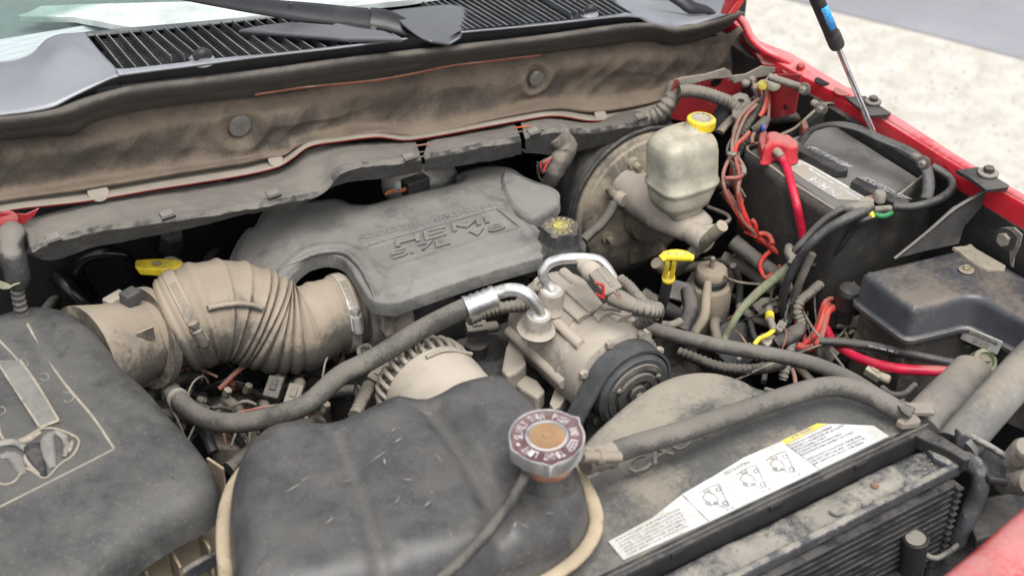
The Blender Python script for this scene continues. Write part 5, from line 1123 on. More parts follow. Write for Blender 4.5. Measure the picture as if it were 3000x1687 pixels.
for i in range(22):
    x = rnd.uniform(520, 1300); y = rnd.uniform(980, 1250); p = PT('F', x, y, z=rnd.uniform(.92, .98))
    lathe('engine_bolt', [(.006, -.01), (.006, .004), (.0045, .005)], p, (rnd.uniform(-.4, .4), -.3, 1), rnd.choice((m_steel, m_tan2, m_rust)), en, seg=6, auto=10)
def PP(c, x, y, p0, n):
    X, Y = px(c, x, y); v = ray(X, Y); return CAM + v * ((Vector(p0) - CAM).dot(n) / v.dot(n))
def roundpoly(pts, r, k=5):
    pts = [Vector(p) for p in pts]; n = len(pts); out = []
    for i in range(n):
        a, b, c = pts[i - 1], pts[i], pts[(i + 1) % n]; rr = min(r, (a - b).length * .45, (c - b).length * .45)
        p, q = b + (a - b).normalized() * rr, b + (c - b).normalized() * rr
        for j in range(k + 1):
            t = j / k; out.append(p * (1 - t) ** 2 + b * 2 * t * (1 - t) + q * t * t)
    return out
def dens(pts, step=.01):
    out = []; n = len(pts)
    for i in range(n):
        a, b = pts[i], pts[(i + 1) % n]; m = max(1, int((b - a).length / step))
        for j in range(m): out.append(a.lerp(b, j / m))
    return out
m_capdust = M('dust on cap', (.3, .27, .2), dust=(.38, .33, .24), amt=.6, rough=.9, scale=60, speck=0)
# ------------------------------------------------------------------ red wing rail
rail = thing('wing_rail', 'red painted inner wing rail with dusty top flange', 'wing rail', PT('C', 1700, 1000, z=1.19))
outer = [(300, -40), (430, 95), (500, 200), (570, 300), (820, 405), (1000, 515), (1280, 680), (1570, 850), (2200, 1250), (2576, 1465), (2900, 1650), (3700, 2130)]
crease = [(250, 60), (400, 190), (500, 300), (600, 400), (730, 480), (900, 575), (1240, 745), (1480, 890), (2090, 1268), (2576, 1545), (2900, 1730), (3700, 2190)]
o3 = PL('C', outer, 'z', 1.205); c3 = PL('C', crease, 'z', 1.198)
bt3 = [p + Vector((.004, 0, -.072)) for p in c3]; bt4 = [p + Vector((.03, 0, -.076)) for p in c3]
grid('rail_panel', [[p + Vector((.003, 0, -.03)) for p in o3], o3, [a.lerp(b, .5) + Vector((0, 0, .002)) for a, b in zip(o3, c3)], c3, bt3, bt4], m_red, rail, nu=160, sv=5, smoothrow=False, auto=None).modifiers.new('b', 'BEVEL')
grid('outer_wing', [[p + Vector((.003, 0, -.03)) for p in o3[4:]], [p + Vector((.02, 0, -.45)) for p in o3[4:]]], m_red, rail, nu=40, sv=4)
tube('rail_joint', [p + Vector((0, 0, .0)) for p in [a.lerp(b, .75) + Vector((0, 0, .0005)) for a, b in zip(catmull(o3, 20), catmull(c3, 20))][9:]], .0008, m_black, rail, seg=6)
for (x, y, s) in ((1060, 612, .014), (1215, 690, .016)):
    lathe('rail_hole', [(s, -.001), (s, .0006), (s * .85, .0008)], PT('C', x, y, z=1.202), (0, 0, 1), m_dark if x < 1100 else m_reddust, rail, seg=24)
lathe('rail_stud', [(.007, -.001), (.007, .008), (.005, .01)], PT('C', 888, 528, z=1.20), (0, 0, 1), m_redlip, rail, seg=20)
# hinge corner sheets
hg = thing('hinge_corner', 'dusty red sheet metal corner with an oval hole at the end of the firewall', 'body panel', PT('C', 600, 560, z=1.2))
slab('corner_sheet', PL('C', [(-90, 700), (-60, 600), (200, 590), (340, 560), (350, 600), (330, 640), (240, 660), (150, 655), (60, 665), (0, 680)], 'y', 1.60), (0, .003, 0), m_reddust, hg, bevel=.001)
lathe('oval_hole', [(.011, 0), (.011, -.001), (.009, -.0012)], PT('C', 255, 615, y=1.598), (0, 1, .3), m_dark, hg, seg=24)
slab('corner_sheet', PL('C', [(-40, 600), (0, 585), (180, 560), (320, 515), (360, 540), (378, 572), (480, 560), (600, 500), (760, 515), (640, 575), (560, 590), (390, 632), (355, 590), (200, 600), (0, 660)], 'y', 1.585), (0, .004, -.001), m_lip, hg, bevel=.001)
slab('corner_sheet', PL('C', [(545, 395), (660, 385), (815, 475), (835, 545), (900, 575), (760, 545), (735, 500), (600, 480)], 'z', 1.19), (0, 0, -.004), m_reddust, hg, bevel=.001)
slab('corner_sheet', PL('C', [(690, 560), (890, 565), (880, 640), (840, 860), (700, 900), (560, 860), (560, 640)], 'x', 1.46), (.004, 0, 0), m_reddust, hg, bevel=.001)
slab('corner_sheet', PL('C', [(-100, 620), (500, 600), (480, 900), (200, 950), (-100, 900)], 'y', 1.66), (0, .004, 0), m_reddust, hg, bevel=.001)
lathe('sheet_hole', [(.004, 0), (.004, .0008)], PT('C', 775, 808, x=1.458), (-1, 0, 0), m_dark, hg, seg=16)
tube('edge_roll', PL('C', [(395, 100, 1.235), (470, 190, 1.228), (520, 290, 1.222), (600, 370, 1.212), (700, 425, 1.205), (820, 480, 1.20)], 'z'), .007, m_red, hg, seg=10)
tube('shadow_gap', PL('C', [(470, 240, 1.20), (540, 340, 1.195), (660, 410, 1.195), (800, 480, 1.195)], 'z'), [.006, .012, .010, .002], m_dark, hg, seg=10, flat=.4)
hb = thing('bonnet_support', 'red bonnet hinge arm rising at the end of the cowl', 'hinge', PT('C', 350, 110, y=1.62))
slab('arm', PL('C', [(300, 110), (335, 0), (380, -160), (520, -160), (450, 10), (395, 95), (350, 115)], 'y', 1.62), (0, .006, 0), m_reddust, hb, bevel=.002)
slab('arm_plate', PL('C', [(350, 112), (420, 10), (470, -100), (520, -160), (535, -150), (455, 30), (400, 105)], 'y', 1.615), (0, .004, 0), m_redlip, hb, bevel=.001)
# ------------------------------------------------------------------ black brackets bolted on the rail
def bolt_on(par, c, x, y, z, r, ax=(0, 0, 1), m=m_rubber2, ws=m_tape):
    p = PT(c, x, y, z=z); o = lathe('bolt', [(r, 0), (r, r * 1.0), (r * .85, r * 1.15)], p + Vector(ax).normalized() * .002, ax, m, par, seg=6, auto=10)
    lathe('washer', [(r * 1.9, 0), (r * 1.9, .0025), (r * 1.5, .003)], p, ax, ws, o, seg=28)
br = thing('rail_bracket', 'black bracket bolted to the rail where the strut foot passes', 'bracket', PT('C', 1400, 800, z=1.2))
slab('top_plate', PL('C', [(1225, 730), (1380, 724), (1480, 790), (1575, 852), (1560, 862), (1420, 872), (1340, 820)], 'z', 1.212), (0, 0, -.005), m_black, br, bevel=.001)
slab('gusset', PL('C', [(1225, 735), (1330, 830), (1412, 872), (1425, 1010), (1300, 1090), (900, 1080), (980, 990), (1100, 870)], 'y', 1.50), (0, .004, 0), m_sleeve, br, bevel=.001)
tube('gusset_edge', PL('C', [(1215, 740), (1100, 850), (985, 975), (900, 1070)], 'y', 1.495), .004, m_trough, br, seg=8)
bolt_on(br, 'C', 1437, 772, 1.214, .0068)
lathe('bolt', [(.012, 0), (.011, -.006), (.006, -.007)], PT('C', 1270, 935, y=1.497), (0, 1, 0), m_rust, br, seg=24)
br = thing('rail_bracket', 'black bracket bolted to the rail beside the fuse box', 'bracket', PT('C', 2250, 1330, z=1.2))
slab('top_plate', PL('C', [(2065, 1282), (2228, 1258), (2350, 1325), (2465, 1396), (2455, 1412), (2290, 1432), (2180, 1350)], 'z', 1.212), (0, 0, -.006), m_black, br, bevel=.001)
slab('side_plate', PL('C', [(2065, 1284), (2180, 1352), (2290, 1434), (2270, 1500), (2230, 1600), (2100, 1620), (2040, 1500), (2030, 1340)], 'y', 1.20), (0, .005, 0), m_black, br, bevel=.001)
bolt_on(br, 'C', 2305, 1310, 1.214, .0078)
slab('diagonal_brace', PL('G', [(2050, 130), (2310, -20), (2250, 130), (2130, 265), (2085, 400), (1850, 450), (1600, 512), (1640, 480), (1850, 310)], 'y', 1.125), (0, .004, 0), m_batt, br, bevel=.001)
tube('brace_edge', PL('G', [(2310, -10, 1.123), (2050, 140, 1.123), (1850, 310, 1.123), (1600, 512, 1.123)], 'y'), .0022, m_trough, br, seg=8)
ub = thing('bolted_tab', 'steel tab with nut on the red rail above the fuse box', 'bracket', PT('G', 2450, 350, x=1.47))
slab('tab', PL('G', [(2395, 320), (2430, 275), (2500, 275), (2560, 330), (2540, 420), (2500, 500), (2490, 580), (2470, 560), (2460, 450), (2400, 410)], 'x', 1.475), (.003, 0, 0), m_tape, ub, bevel=.001)
lathe('nut', [(.0095, 0), (.0095, .007)], PT('G', 2430, 358, x=1.472), (-1, -.2, 0), m_steel, ub, seg=6, auto=10)
lathe('washer', [(.017, 0), (.017, .002)], PT('G', 2445, 360, x=1.474), (-1, -.2, 0), m_rubber2, ub, seg=28)
for (x, y, xx, lb_) in ((920, 668, 1.46, 'dusty bolt end on the red corner panel behind the battery'), (1050, 815, 1.485, 'greasy bolt on the rail between the corner panel and the first bracket'), (1820, 1225, 1.49, 'rusty bolt beside the battery sleeve')):
    p = PT('C', x, y, x=xx); t_ = thing('rail_bolt', lb_, 'bolt', p); s = .62
    lathe('washer', [(.016 * s, 0), (.017 * s, .003), (.012 * s, .004)], p, (-1, -.5, .1), m_tape, t_, seg=28)
    lathe('bolt_head', [(.009 * s, .003), (.009 * s, .012), (.007 * s, .013)], p, (-1, -.5, .1), m_steel, t_, seg=6, auto=10)
    tube('shank', [p, p + Vector((-.03, .05, .006)) if x < 1000 else p + Vector((0, .02, 0))], .006, m_tape, t_, seg=10)
# ------------------------------------------------------------------ bonnet strut
st = thing('bonnet_strut', 'gas strut with black tube, blue label and bright steel rod', 'gas strut', PT('C', 1455, 1035, z=1.16))
sA = PT('C', 1458, 1045, z=1.195); sB = PT('C', 1020, 20, y=sA.y + .03); sm = PT('C', 1170, 355, y=sA.y + .021)
sdir = (sB - sA).normalized()
tube('rod', [sA, sm], .0042, m_chrome, st, seg=24, n=12)
sj = PT('C', 1125, 260, y=sA.y + .023)
lathe('end_collar', [(.0045, 0), (.0105, .001), (.0115, .006), (.0115, (sj - sm).length)], sm, sdir, m_rubber2, st, seg=32)
lathe('cylinder', [(.0098, 0), (.0104, .004), (.0104, .42)], sj, sdir, m_black, st, seg=32)
b0, b1 = PT('C', 1110, 205, y=sA.y + .024), PT('C', 1043, 35, y=sA.y + .028)
V = []; Fc = []; vw = (CAM - b0).normalized(); side = sdir.cross(vw).normalized(); fr2 = side.cross(sdir)
fr2 = fr2 if fr2.dot(vw) > 0 else -fr2
for t in (0, 1):
    for k in range(13):
        a = math.radians(-52 + k * 104 / 12); V.append(b0.lerp(b1, t) + (side * math.sin(a) + fr2 * math.cos(a)) * .0107)
Fc = [(k, k + 1, 14 + k, 13 + k) for k in range(12)]
lbq = mk('blue_label', V, Fc, m_blue, st, solid=.0002)
sv_ = fr2 * .0109
text('lettering', 'SACHS', b0.lerp(b1, .95) + sv_ - side * .003, b0.lerp(b1, .3) + sv_ - side * .003, b0.lerp(b1, .95) + sv_ + side * .003, m_print, st, h=.0003)
lathe('ball_socket', [(.006, 0), (.0065, .003), (.0065, .012), (.005, .014)], sA - sdir * .012, sdir, m_trough, st, seg=24)
# ------------------------------------------------------------------ brake booster, reservoir and master cylinder
BY = 1.585
bo_ = thing('brake_booster', 'large round dusty brake booster behind the fluid reservoir', 'brake booster', PT('F', 1880, 600, y=BY))
bcp = PT('F', 1880, 598, y=BY)
lathe('booster_ring', [(.132, .08), (.137, .06), (.139, .03), (.139, .016), (.134, .012), (.12, .011)], bcp, (0, 1, 0), m_rubber2, bo_, seg=96)
lathe('booster_shell', [(.125, .02), (.127, .012), (.127, .006), (.124, .003), (.12, .001), (.118, -.004), (.095, -.014), (.075, -.018), (.055, -.024), (.05, -.04), (.034, -.044)], bcp, (0, 1, 0), m_boost, bo_, seg=96)
tube('booster_rim', [bcp + Vector((.133 * math.cos(a), .011, .133 * math.sin(a))) for a in np.linspace(0, 2 * math.pi, 60)], .004, m_rubber2, bo_, seg=10)
for a, r in ((200, .085), (20, .085), (110, .1), (290, .1)):
    p = bcp + Vector((math.cos(math.radians(a)) * r, -.014, math.sin(math.radians(a)) * r)); lathe('stud', [(.011, .004), (.011, -.006), (.006, -.007), (.006, -.018)], p, (0, 1, 0), m_boost, bo_, seg=20)
slab('pressed_rib', [bcp + Vector((dx, -.012, dz_)) for dx, dz_ in ((-.03, -.1), (.03, -.1), (.04, .0), (-.04, .0))], (0, -.01, 0), m_boost, bo_, bevel=.004)
vv = thing('vacuum_valve', 'round dusty check valve and hose on the brake booster', 'valve', PT('E', 2100, 60, y=1.545))
vp = PT('E', 2125, 65, y=1.54)
lathe('valve_head', [(.006, .03), (.009, .012), (.0115, .01), (.0118, -.002), (.010, -.004)], vp, (-.2, 1, 0), m_comp, vv, seg=32)
tube('vacuum_hose', PL('E', [(2060, 90, 1.548), (2020, 170, 1.54), (1950, 260, 1.53), (1870, 330, 1.52), (1820, 380, 1.51)], 'y'), .008, m_rubber2, vv, seg=18)
tube('vacuum_hose', PL('E', [(2080, 40, 1.55), (2040, 10, 1.555), (2010, -30, 1.56)], 'y'), .007, m_boost, vv, seg=18)
RY = 1.45
rs = thing('brake_fluid_reservoir', 'yellowed translucent brake fluid bottle with a bright yellow ribbed cap', 'fluid reservoir', PT('F', 2000, 620, y=RY))
def rc_(x, y): return PT('F', x, y, y=RY)
k_ = 1.0
loft('tank', [(rc_(2000, 634), .016, .014, 2.2), (rc_(2000, 628), .026, .02, 3), (rc_(2000, 604), .030, .024, 3.5), (rc_(1998, 592), .031, .025, 3.5), (rc_(1992, 588), .043, .034, 3.5), (rc_(1992, 572), .046, .036, 3.5), (rc_(1996, 548), .049, .038, 4), (rc_(1999, 536), .0505, .0385, 4),
  (rc_(1999, 531), .0535, .041, 4), (rc_(1999, 522), .0535, .041, 4), (rc_(1999, 518), .0505, .0385, 4), (rc_(1999, 480), .051, .039, 4), (rc_(1999, 440), .051, .039, 4), (rc_(1999, 418), .0495, .038, 3.8), (rc_(2000, 404), .046, .036, 3.4), (rc_(2004, 393), .039, .032, 2.8), (rc_(2014, 384), .0295, .027, 2.3), (rc_(2034, 376), .0215, .0215, 2), (rc_(2046, 369), .019, .019, 2), (rc_(2051, 355), .019, .019, 2)], m_res, rs, seg=64)
capb = rc_(2052, 372)
lathe('screw_cap', [(.0212, 0), (.0215, .001), (.0215, .0135), (.0195, .0155), (.0165, .016), (.0165, .0152), (.004, .0152)], capb, (.05, 0, 1), m_yel, rs, seg=144, rmod=lambda th, i: 1 + (.022 * (math.cos(th * 24) > .2) if i in (0, 1, 2) else 0))
ctop = capb + Vector((.0008, 0, .0155))
lathe('dusty_disc', [(.0163, 0), (.016, .0006), (.009, .0006), (.0088, .0002)], ctop, (.05, 0, 1), m_capdust, rs, seg=40)
for k in range(9):
    a = k * 2 * math.pi / 9; d_ = Vector((math.cos(a), math.sin(a), 0)); box('cap_mark', ctop + d_ * .0125 + Vector((0, 0, .0008)), (.0045, .0022, .0006), m_tan2, rs, ax=d_.cross(Vector((0, 0, 1))), bevel=0)
mcy = thing('master_cylinder', 'dusty cast master cylinder below the fluid reservoir', 'master cylinder', PT('G', 100, 260, y=1.36))
m0 = PT('G', 175, 385, y=1.385); 
lathe('cylinder', [(.0175, -.002), (.0185, 0), (.0185, .03), (.0175, .034), (.020, .04), (.025, .06), (.030, .075), (.034, .1), (.036, .19)], m0, (-.05, 1, .02), m_comp, mcy, seg=40)
lathe('end_disc', [(.0165, -.001), (.0165, -.003), (.0135, -.0035), (.003, -.0035), (.002, -.002)], m0, (-.05, 1, .02), m_boost, mcy, seg=36)
tube('side_port', [PT('G', 120, 300, y=1.41), PT('G', 250, 285, y=1.395)], [.0075, .008, .008], m_comp, mcy, seg=24, n=6)
loft('saddle', [(PT('G', 70, 290, y=1.435), .024, .026, 3), (PT('G', 70, 200, y=1.44), .028, .03, 3), (PT('G', 60, 160, y=1.44), .022, .02, 3)], m_comp, mcy, seg=32)
tube('brake_line', PL('G', [(290, 240, 1.40), (335, 235, 1.40), (355, 215, 1.402), (345, 185, 1.41), (270, 150, 1.43), (190, 120, 1.45)], 'y'), .0032, m_tape, mcy, seg=10)
# ------------------------------------------------------------------ steering fluid reservoir and things in the gap
pr = thing('steering_fluid_reservoir', 'tall dust covered brown cylinder with a filler cap standing in the gap', 'fluid reservoir', PT('G', 230, 900, z=.9))
pp = PT('G', 215, 640, z=.97)
lathe('canister', [(.032, -.22), (.034, -.06), (.0345, -.03), (.031, -.018), (.0235, -.014), (.024, .0), (.0262, .002), (.0262, .010), (.0235, .014), (.009, .015), (.0045, .016), (.004, .034), (.002, .036)], pp, (0, .02, 1), m_boost, pr, seg=48)
lathe('band', [(.0245, -.012), (.0258, -.011), (.0258, -.003), (.0245, -.002)], pp, (0, .02, 1), m_rubber2, pr, seg=40)
tube('filler_tube', PL('G', [(190, 690, .98), (180, 800, .97), (160, 950, .95), (90, 1060, .93)], 'z'), [.006, .008, .008, .008], m_boost, pr, seg=16)
box('white_tag', PT('F', 1985, 850, z=.9), (.05, .03, .004), m_white, bay, ax=(.8, .5, 0))
lathe('black_drum', [(.04, -.08), (.04, 0), (.036, .005)], PT('G', 400, 1150, z=.9), (-.2, -.6, .8), m_black, bay, seg=40)
for i, (pts, r, mm) in enumerate((
    ([(380, 560, 1.0), (430, 700, .96), (420, 900, .92)], .006, m_rubber2), ([(430, 870, .93), (540, 960, .93), (640, 1000, .92)], .012, m_tape),
    ([(0, 1050, .95), (60, 900, .97), (40, 750, .98)], .02, m_rubber2), ([(-300, 780, .93), (-100, 900, .92), (100, 1000, .9)], .02, m_rubber2),
    ([(560, 900, .95), (640, 850, .96), (700, 900, .95)], .02, m_tape), ([(950, 1230, .95), (1050, 1180, .95), (1150, 1250, .94)], .03, m_tape),
    ([(1300, 1200, .97), (1400, 1000, .98), (1420, 850, .99)], .02, m_tan2), ([(1750, 1200, 1.0), (1830, 1080, 1.01), (1860, 1020, 1.02)], .008, m_comp),
    ([(-200, 540, .98), (-100, 620, .95), (60, 480, 1.02), (300, 260, 1.1)], .016, m_boost), ([(380, 380, 1.02), (600, 560, 1.0), (800, 700, .99)], .022, m_rubber2),
    ([(300, 500, .98), (500, 600, .97), (700, 760, .96)], .018, m_tape), ([(640, 240, 1.0), (760, 330, 1.0), (860, 420, 1.0)], .01, m_loomd),
    ([(1480, 1230, .95), (1700, 1290, .95), (2000, 1350, .95)], .02, m_tape), ([(1900, 1230, .98), (1960, 1180, .99), (2050, 1160, .99)], .012, m_rubber2),
    ([(500, 940, .93), (540, 1100, .92), (600, 1230, .9)], .006, m_cable), ([(600, 1300, .92), (620, 1380, .92), (610, 1440, .92)], .005, m_cable))):
    tube('dusty_pipe', PL('G', pts, 'z'), r * (.6 if r > .01 else .9), mm, bay, seg=12)
rnd = random.Random(11)
for i in range(60):
    x = rnd.uniform(1990, 2750); y = rnd.uniform(820, 1150) if x > 2150 else rnd.uniform(780, 1000)
    p = PT('F', x, y, z=rnd.uniform(.82, .92)); d_ = Vector((rnd.uniform(-1, 1), rnd.uniform(-1, 1), rnd.uniform(-.4, .4))) * rnd.uniform(.02, .08)
    tube('dusty_pipe', [p - d_, p + Vector((rnd.uniform(-.02, .02), 0, .02)), p + d_], rnd.uniform(.002, .009), rnd.choice((m_black, m_rubber2, m_tape, m_tan2, m_loomd, m_boost)), bay, seg=8)
# ------------------------------------------------------------------ battery
bat = thing('battery', 'black battery with two cell covers and a worn white brand label', 'battery', (1.45, 1.36, .93))
ZT = 1.15
b4 = [PT('C', 505, 1128, z=ZT), PT('G', 1172, 148, z=ZT)]
bL, bF = b4; lng = (bF - bL); lng_n = lng.normalized(); lat_n = Vector((-lng_n.y, lng_n.x, 0)); lat_n = lat_n if lat_n.x > 0 else -lat_n
bW = .172
bR, bB = bF + lat_n * bW, bL + lat_n * bW
top = [bL, bF, bR, bB]
slab('case', [p + Vector((0, 0, 0)) for p in top], (0, 0, -.21), m_batt, bat, bevel=.006, seg=3)
def onb(c, x, y, h=0): return PT(c, x, y, z=ZT + h)
for pts, nm in ((([('C', 872, 1135), ('C', 900, 1110), ('C', 1000, 1120), ('C', 1248, 1262), ('C', 1250, 1285), ('C', 1160, 1288), ('C', 1080, 1250)]), 1), (([('C', 1268, 1368), ('C', 1310, 1335), ('C', 1400, 1340), ('G', 1720, 75), ('G', 1700, 92), ('G', 1600, 88), ('C', 1440, 1465)]), 2)):
    slab('cell_cover', [onb(c, x, y, .014) for c, x, y in pts], (0, 0, -.013), m_black, bat, bevel=.002)
rr = random.Random(5)
def scribble(o, e, u, rows, mat, par, fill=.75, nm='printed_text'):
    """rows of small printed strokes, flat on the surface"""
    X, Y = e - o, u - o; N = X.cross(Y).normalized(); V = []; Fc = []; L_ = X.length
    for r in range(rows):
        t = 0
        while t < 1:
            wd = rr.uniform(.008, .035)
            if rr.random() < fill and t + wd < 1:
                b = (r + .2) / rows; h_ = .5 / rows; k = len(V)
                for (a, c) in ((t, b), (t + wd, b), (t + wd, b + h_), (t, b + h_)): V.append(o + X * a + Y * c + N * .0003)
                Fc.append((k, k + 1, k + 2, k + 3))
            t += wd + rr.uniform(.004, .012)
        
    if V: o_ = mk(nm, V, Fc, mat, par, smooth=False, kind='stuff'); return o_
scribble(onb('C', 925, 1110, .0145), onb('C', 1225, 1262, .0145), onb('C', 1000, 1110, .0145), 5, m_printw, bat, .8)
scribble(onb('C', 1320, 1340, .0145), onb('G', 1660, 62, .0145), onb('C', 1400, 1342, .0145), 5, m_printw, bat, .8)
lab = [onb(c, x, y, .001) for c, x, y in (('C', 735, 1220), ('C', 890, 1206), ('C', 1000, 1262), ('C', 1420, 1508), ('G', 1350, 72), ('G', 1165, 60), ('C', 900, 1340))]
m_lab = M('worn label', (.3, .3, .3), dust=(.4, .35, .27), amt=.45, rough=.5, scale=10, speck=.4)
slab('brand_label', lab, (0, 0, -.001), m_lab, bat, bevel=0)
slab('label_edge', [onb(c, x, y, .0015) for c, x, y in (('C', 735, 1220), ('C', 890, 1206), ('C', 920, 1222), ('C', 880, 1248), ('C', 770, 1258))], (0, 0, -.0005), m_white, bat, bevel=0)
slab('label_edge', [onb(c, x, y, .0015) for c, x, y in (('C', 920, 1222), ('C', 1000, 1262), ('C', 1420, 1503), ('C', 1395, 1508), ('C', 1000, 1278), ('C', 905, 1235))], (0, 0, -.0005), m_white, bat, bevel=0)
slab('label_edge', [onb(c, x, y, .0015) for c, x, y in (('C', 960, 1270), ('C', 1340, 1500), ('C', 1335, 1505), ('C', 945, 1272))], (0, 0, -.0005), m_printw, bat, bevel=0)
K7 = lambda x, y: (2100 + x / 5.152, 300 + y / 5.152)
q0, q1, q2 = K7(1895, 1375), K7(1480, 1128), K7(1770, 1430)
text('brand_lettering', 'DieHard', PT('F', *q0, z=ZT + .0015), PT('F', *q1, z=ZT + .0015), PT('F', *q2, z=ZT + .0015), m_printw, bat, h=.0005, bold=.012)
# sleeve round the battery
slv = thing('battery_sleeve', 'black fabric sleeve with a folded rim around the battery', 'battery sleeve', (1.45, 1.36, .9))
g_ = .006
s4 = [bL - lng_n * g_ - lat_n * g_, bF + lng_n * g_ - lat_n * g_, bF + lng_n * .02 + lat_n * .03, bR + lng_n * .012 + lat_n * .02, bR + lat_n * .03 - lng_n * .03, bB + lat_n * .012 - lng_n * .02]
sp_ = roundpoly(s4, .02, 4); spd = dens(sp_, .02)
n_s = len(spd); V = []; Fc = []
hts = []
for p in spd:
    t = (p - bL).dot(lat_n) / bW; hts.append(.0 if t < .5 else .028 * sstep(.5, 1.0, t))
for i, p in enumerate(spd):
    for h, o_ in ((0, 0), (-.02, .002), (-.08, .004), (-.16, 0), (-.24, -.008)):
        dirn = (p - (bL + bR) / 2); dirn.z = 0; dirn.normalize(); V.append(p + dirn * o_ * 1 + Vector((0, 0, h + (hts[i] if h == 0 or h == -.02 else 0))) + noise.noise_vector(p * 12 + Vector((0, 0, h * 5))) * .004)
Fc = [(i * 5 + k, ((i + 1) % n_s) * 5 + k, ((i + 1) % n_s) * 5 + k + 1, i * 5 + k + 1) for i in range(n_s) for k in range(4)]
mk('sleeve_wall', V, Fc, m_sleeve, slv, solid=.002)
rimp = [V[i * 5] for i in range(n_s)]
tube('sleeve_rim', rimp + [rimp[0]], .0024, m_tan2, slv, seg=8, n=120)
# terminal cover, red cable
tc_ = thing('terminal_cover', 'soft red plastic cover over the positive battery terminal', 'terminal cover', PT('C', 740, 1150, z=ZT))
ot = [PT('C', 748 + (x - 748) * .9, 1045 + (y - 1045) * .9, z=1.185) for x, y in ((625, 985), (700, 975), (760, 1000), (800, 1000), (850, 1030), (890, 1070), (880, 1105), (800, 1110), (740, 1085), (690, 1080), (650, 1110), (600, 1115), (610, 1060))]
plate('cover_shell', ot, [(-.003, -.030), (-.002, -.026), (0, -.024), (0, -.006), (.002, -.002), (.006, 0)], m_redcap, tc_, zf=lambda x, y: 1.185, cell=.004, n=80, auto=70)
slab('cover_tongue', PL('C', [(580, 1000), (635, 980), (650, 1040), (640, 1090), (600, 1130), (575, 1060)], 'z', 1.18), (0, 0, -.02), m_reddust, tc_, bevel=.003)
rcab = thing('positive_cable', 'thick bright red battery cable hanging down the front of the battery', 'cable', PT('G', 900, 300, z=1.0))
tube('cable_boot', PL('C', [(690, 1120, 1.17), (715, 1150, 1.168), (745, 1190, 1.165)], 'z'), [.0075, .0085, .0065], m_tan2, rcab, seg=16)
tube('cable', PL('C', [(735, 1175, 1.165), (775, 1240, 1.16), (805, 1330, 1.155), (835, 1443, 1.145)], 'z') + PL('G', [(865, 120, 1.13), (890, 250, 1.10), (915, 380, 1.07), (935, 500, 1.03), (965, 640, .99), (1000, 780, .96), (1020, 900, .94)], 'z'), .0066, m_redcable, rcab, seg=18)
# black negative cables
nt_ = thing('negative_terminal', 'corroded clamp with yellow and green ends on the negative battery post', 'battery clamp', PT('G', 1440, 110, z=ZT))
box('clamp', PT('G', 1440, 60, z=ZT + .009), (.032, .015, .009), m_rust, nt_, ax=lat_n, bevel=.003)
box('clamp_arm', PT('G', 1380, 95, z=ZT + .014), (.025, .016, .012), m_tan2, nt_, ax=(1, .3, 0), bevel=.003)
lathe('post', [(.0095, 0), (.009, .012), (.007, .015)], PT('G', 1480, 70, z=ZT + .01), (0, 0, 1), m_tape, nt_, seg=20)
lathe('clamp_bolt', [(.005, -.012), (.005, .014), (.003, .016)], PT('G', 1500, 135, z=ZT + .008), (.9, -.4, 0), m_tape, nt_, seg=12)
lathe('yellow_end', [(.0055, 0), (.0042, .008), (.002, .011)], PT('G', 1425, 195, z=ZT + .002), (0, .5, 1), m_yel, nt_, seg=14)
tube('green_tape', PL('G', [(1450, 175), (1500, 188), (1550, 180), (1575, 160)], 'z', ZT + .002), .004, m_green, nt_, seg=10)
lathe('cable_lug', [(.004, 0), (.0055, .002), (.0055, .02), (.004, .022)], PT('G', 1600, 118, z=ZT + .008), (.9, .2, .0), m_alu2, nt_, seg=14)
def cable(name, c, pts, r, mat, lbl, cat='cable', mode='z', **k):
    o = tube(name, PL(c, pts, mode), r, mat, None, seg=k.pop('seg', 14), **k); T(o, lbl, cat); return o
cable('battery_cable', 'G', [(1420, 120, 1.162), (1330, 165, 1.162), (1220, 220, 1.155), (1080, 300, 1.14), (960, 410, 1.12), (860, 540, 1.09), (790, 680, 1.06), (755, 800, 1.03), (755, 900, 1.0), (800, 990, .98)], [.008, .0085, .0078, .0065, .0065, .0065, .0065, .0065], m_cable, 'thicker black cable curving down from the negative battery clamp')
cable('battery_cable', 'G', [(1225, 130, 1.16), (1160, 160, 1.155), (1060, 230, 1.14), (960, 330, 1.12), (860, 440, 1.10), (800, 510, 1.08)], [.006, .006, .006, .006], m_cable, 'black cable above the thicker one leading from the battery to the taped joint')
cable('battery_cable', 'G', [(1225, 130, 1.16), (1300, 130, 1.165), (1380, 120, 1.165), (1420, 105, 1.165)], [.007, .009, .009, .007], m_tape, 'grey taped cable end lying on the battery corner')
cable('battery_cable', 'G', [(1425, 198, 1.155), (1360, 225, 1.15), (1290, 290, 1.13), (1200, 410, 1.10), (1120, 500, 1.07), (1040, 550, 1.05), (950, 565, 1.04)], .0038, m_cable, 'thin black lead hanging in front of the battery sleeve')
cable('battery_cable', 'G', [(980, 470, 1.08), (920, 600, 1.05), (870, 720, 1.02), (840, 850, .99), (830, 960, .97)], .0062, m_tape, 'dusty grey cable right beside the thick black cable')
st_ = tube('hold_down_strap', PL('C', [(880, 1080, 1.165), (970, 985, 1.185), (1080, 945, 1.20), (1200, 942, 1.21), (1340, 975, 1.21), (1500, 1050, 1.21), (1660, 1115, 1.205), (1780, 1190, 1.20), (1845, 1290, 1.19), (1858, 1400, 1.175), (1840, 1500, 1.16)], 'z'), [.0085, .0085, .009, .01, .0095, .0085], m_cable, None, seg=14, flat=.4, upf=Vector((0, 0, 1)))
T(st_, 'flat black cable arching over the whole length of the battery', 'cable')
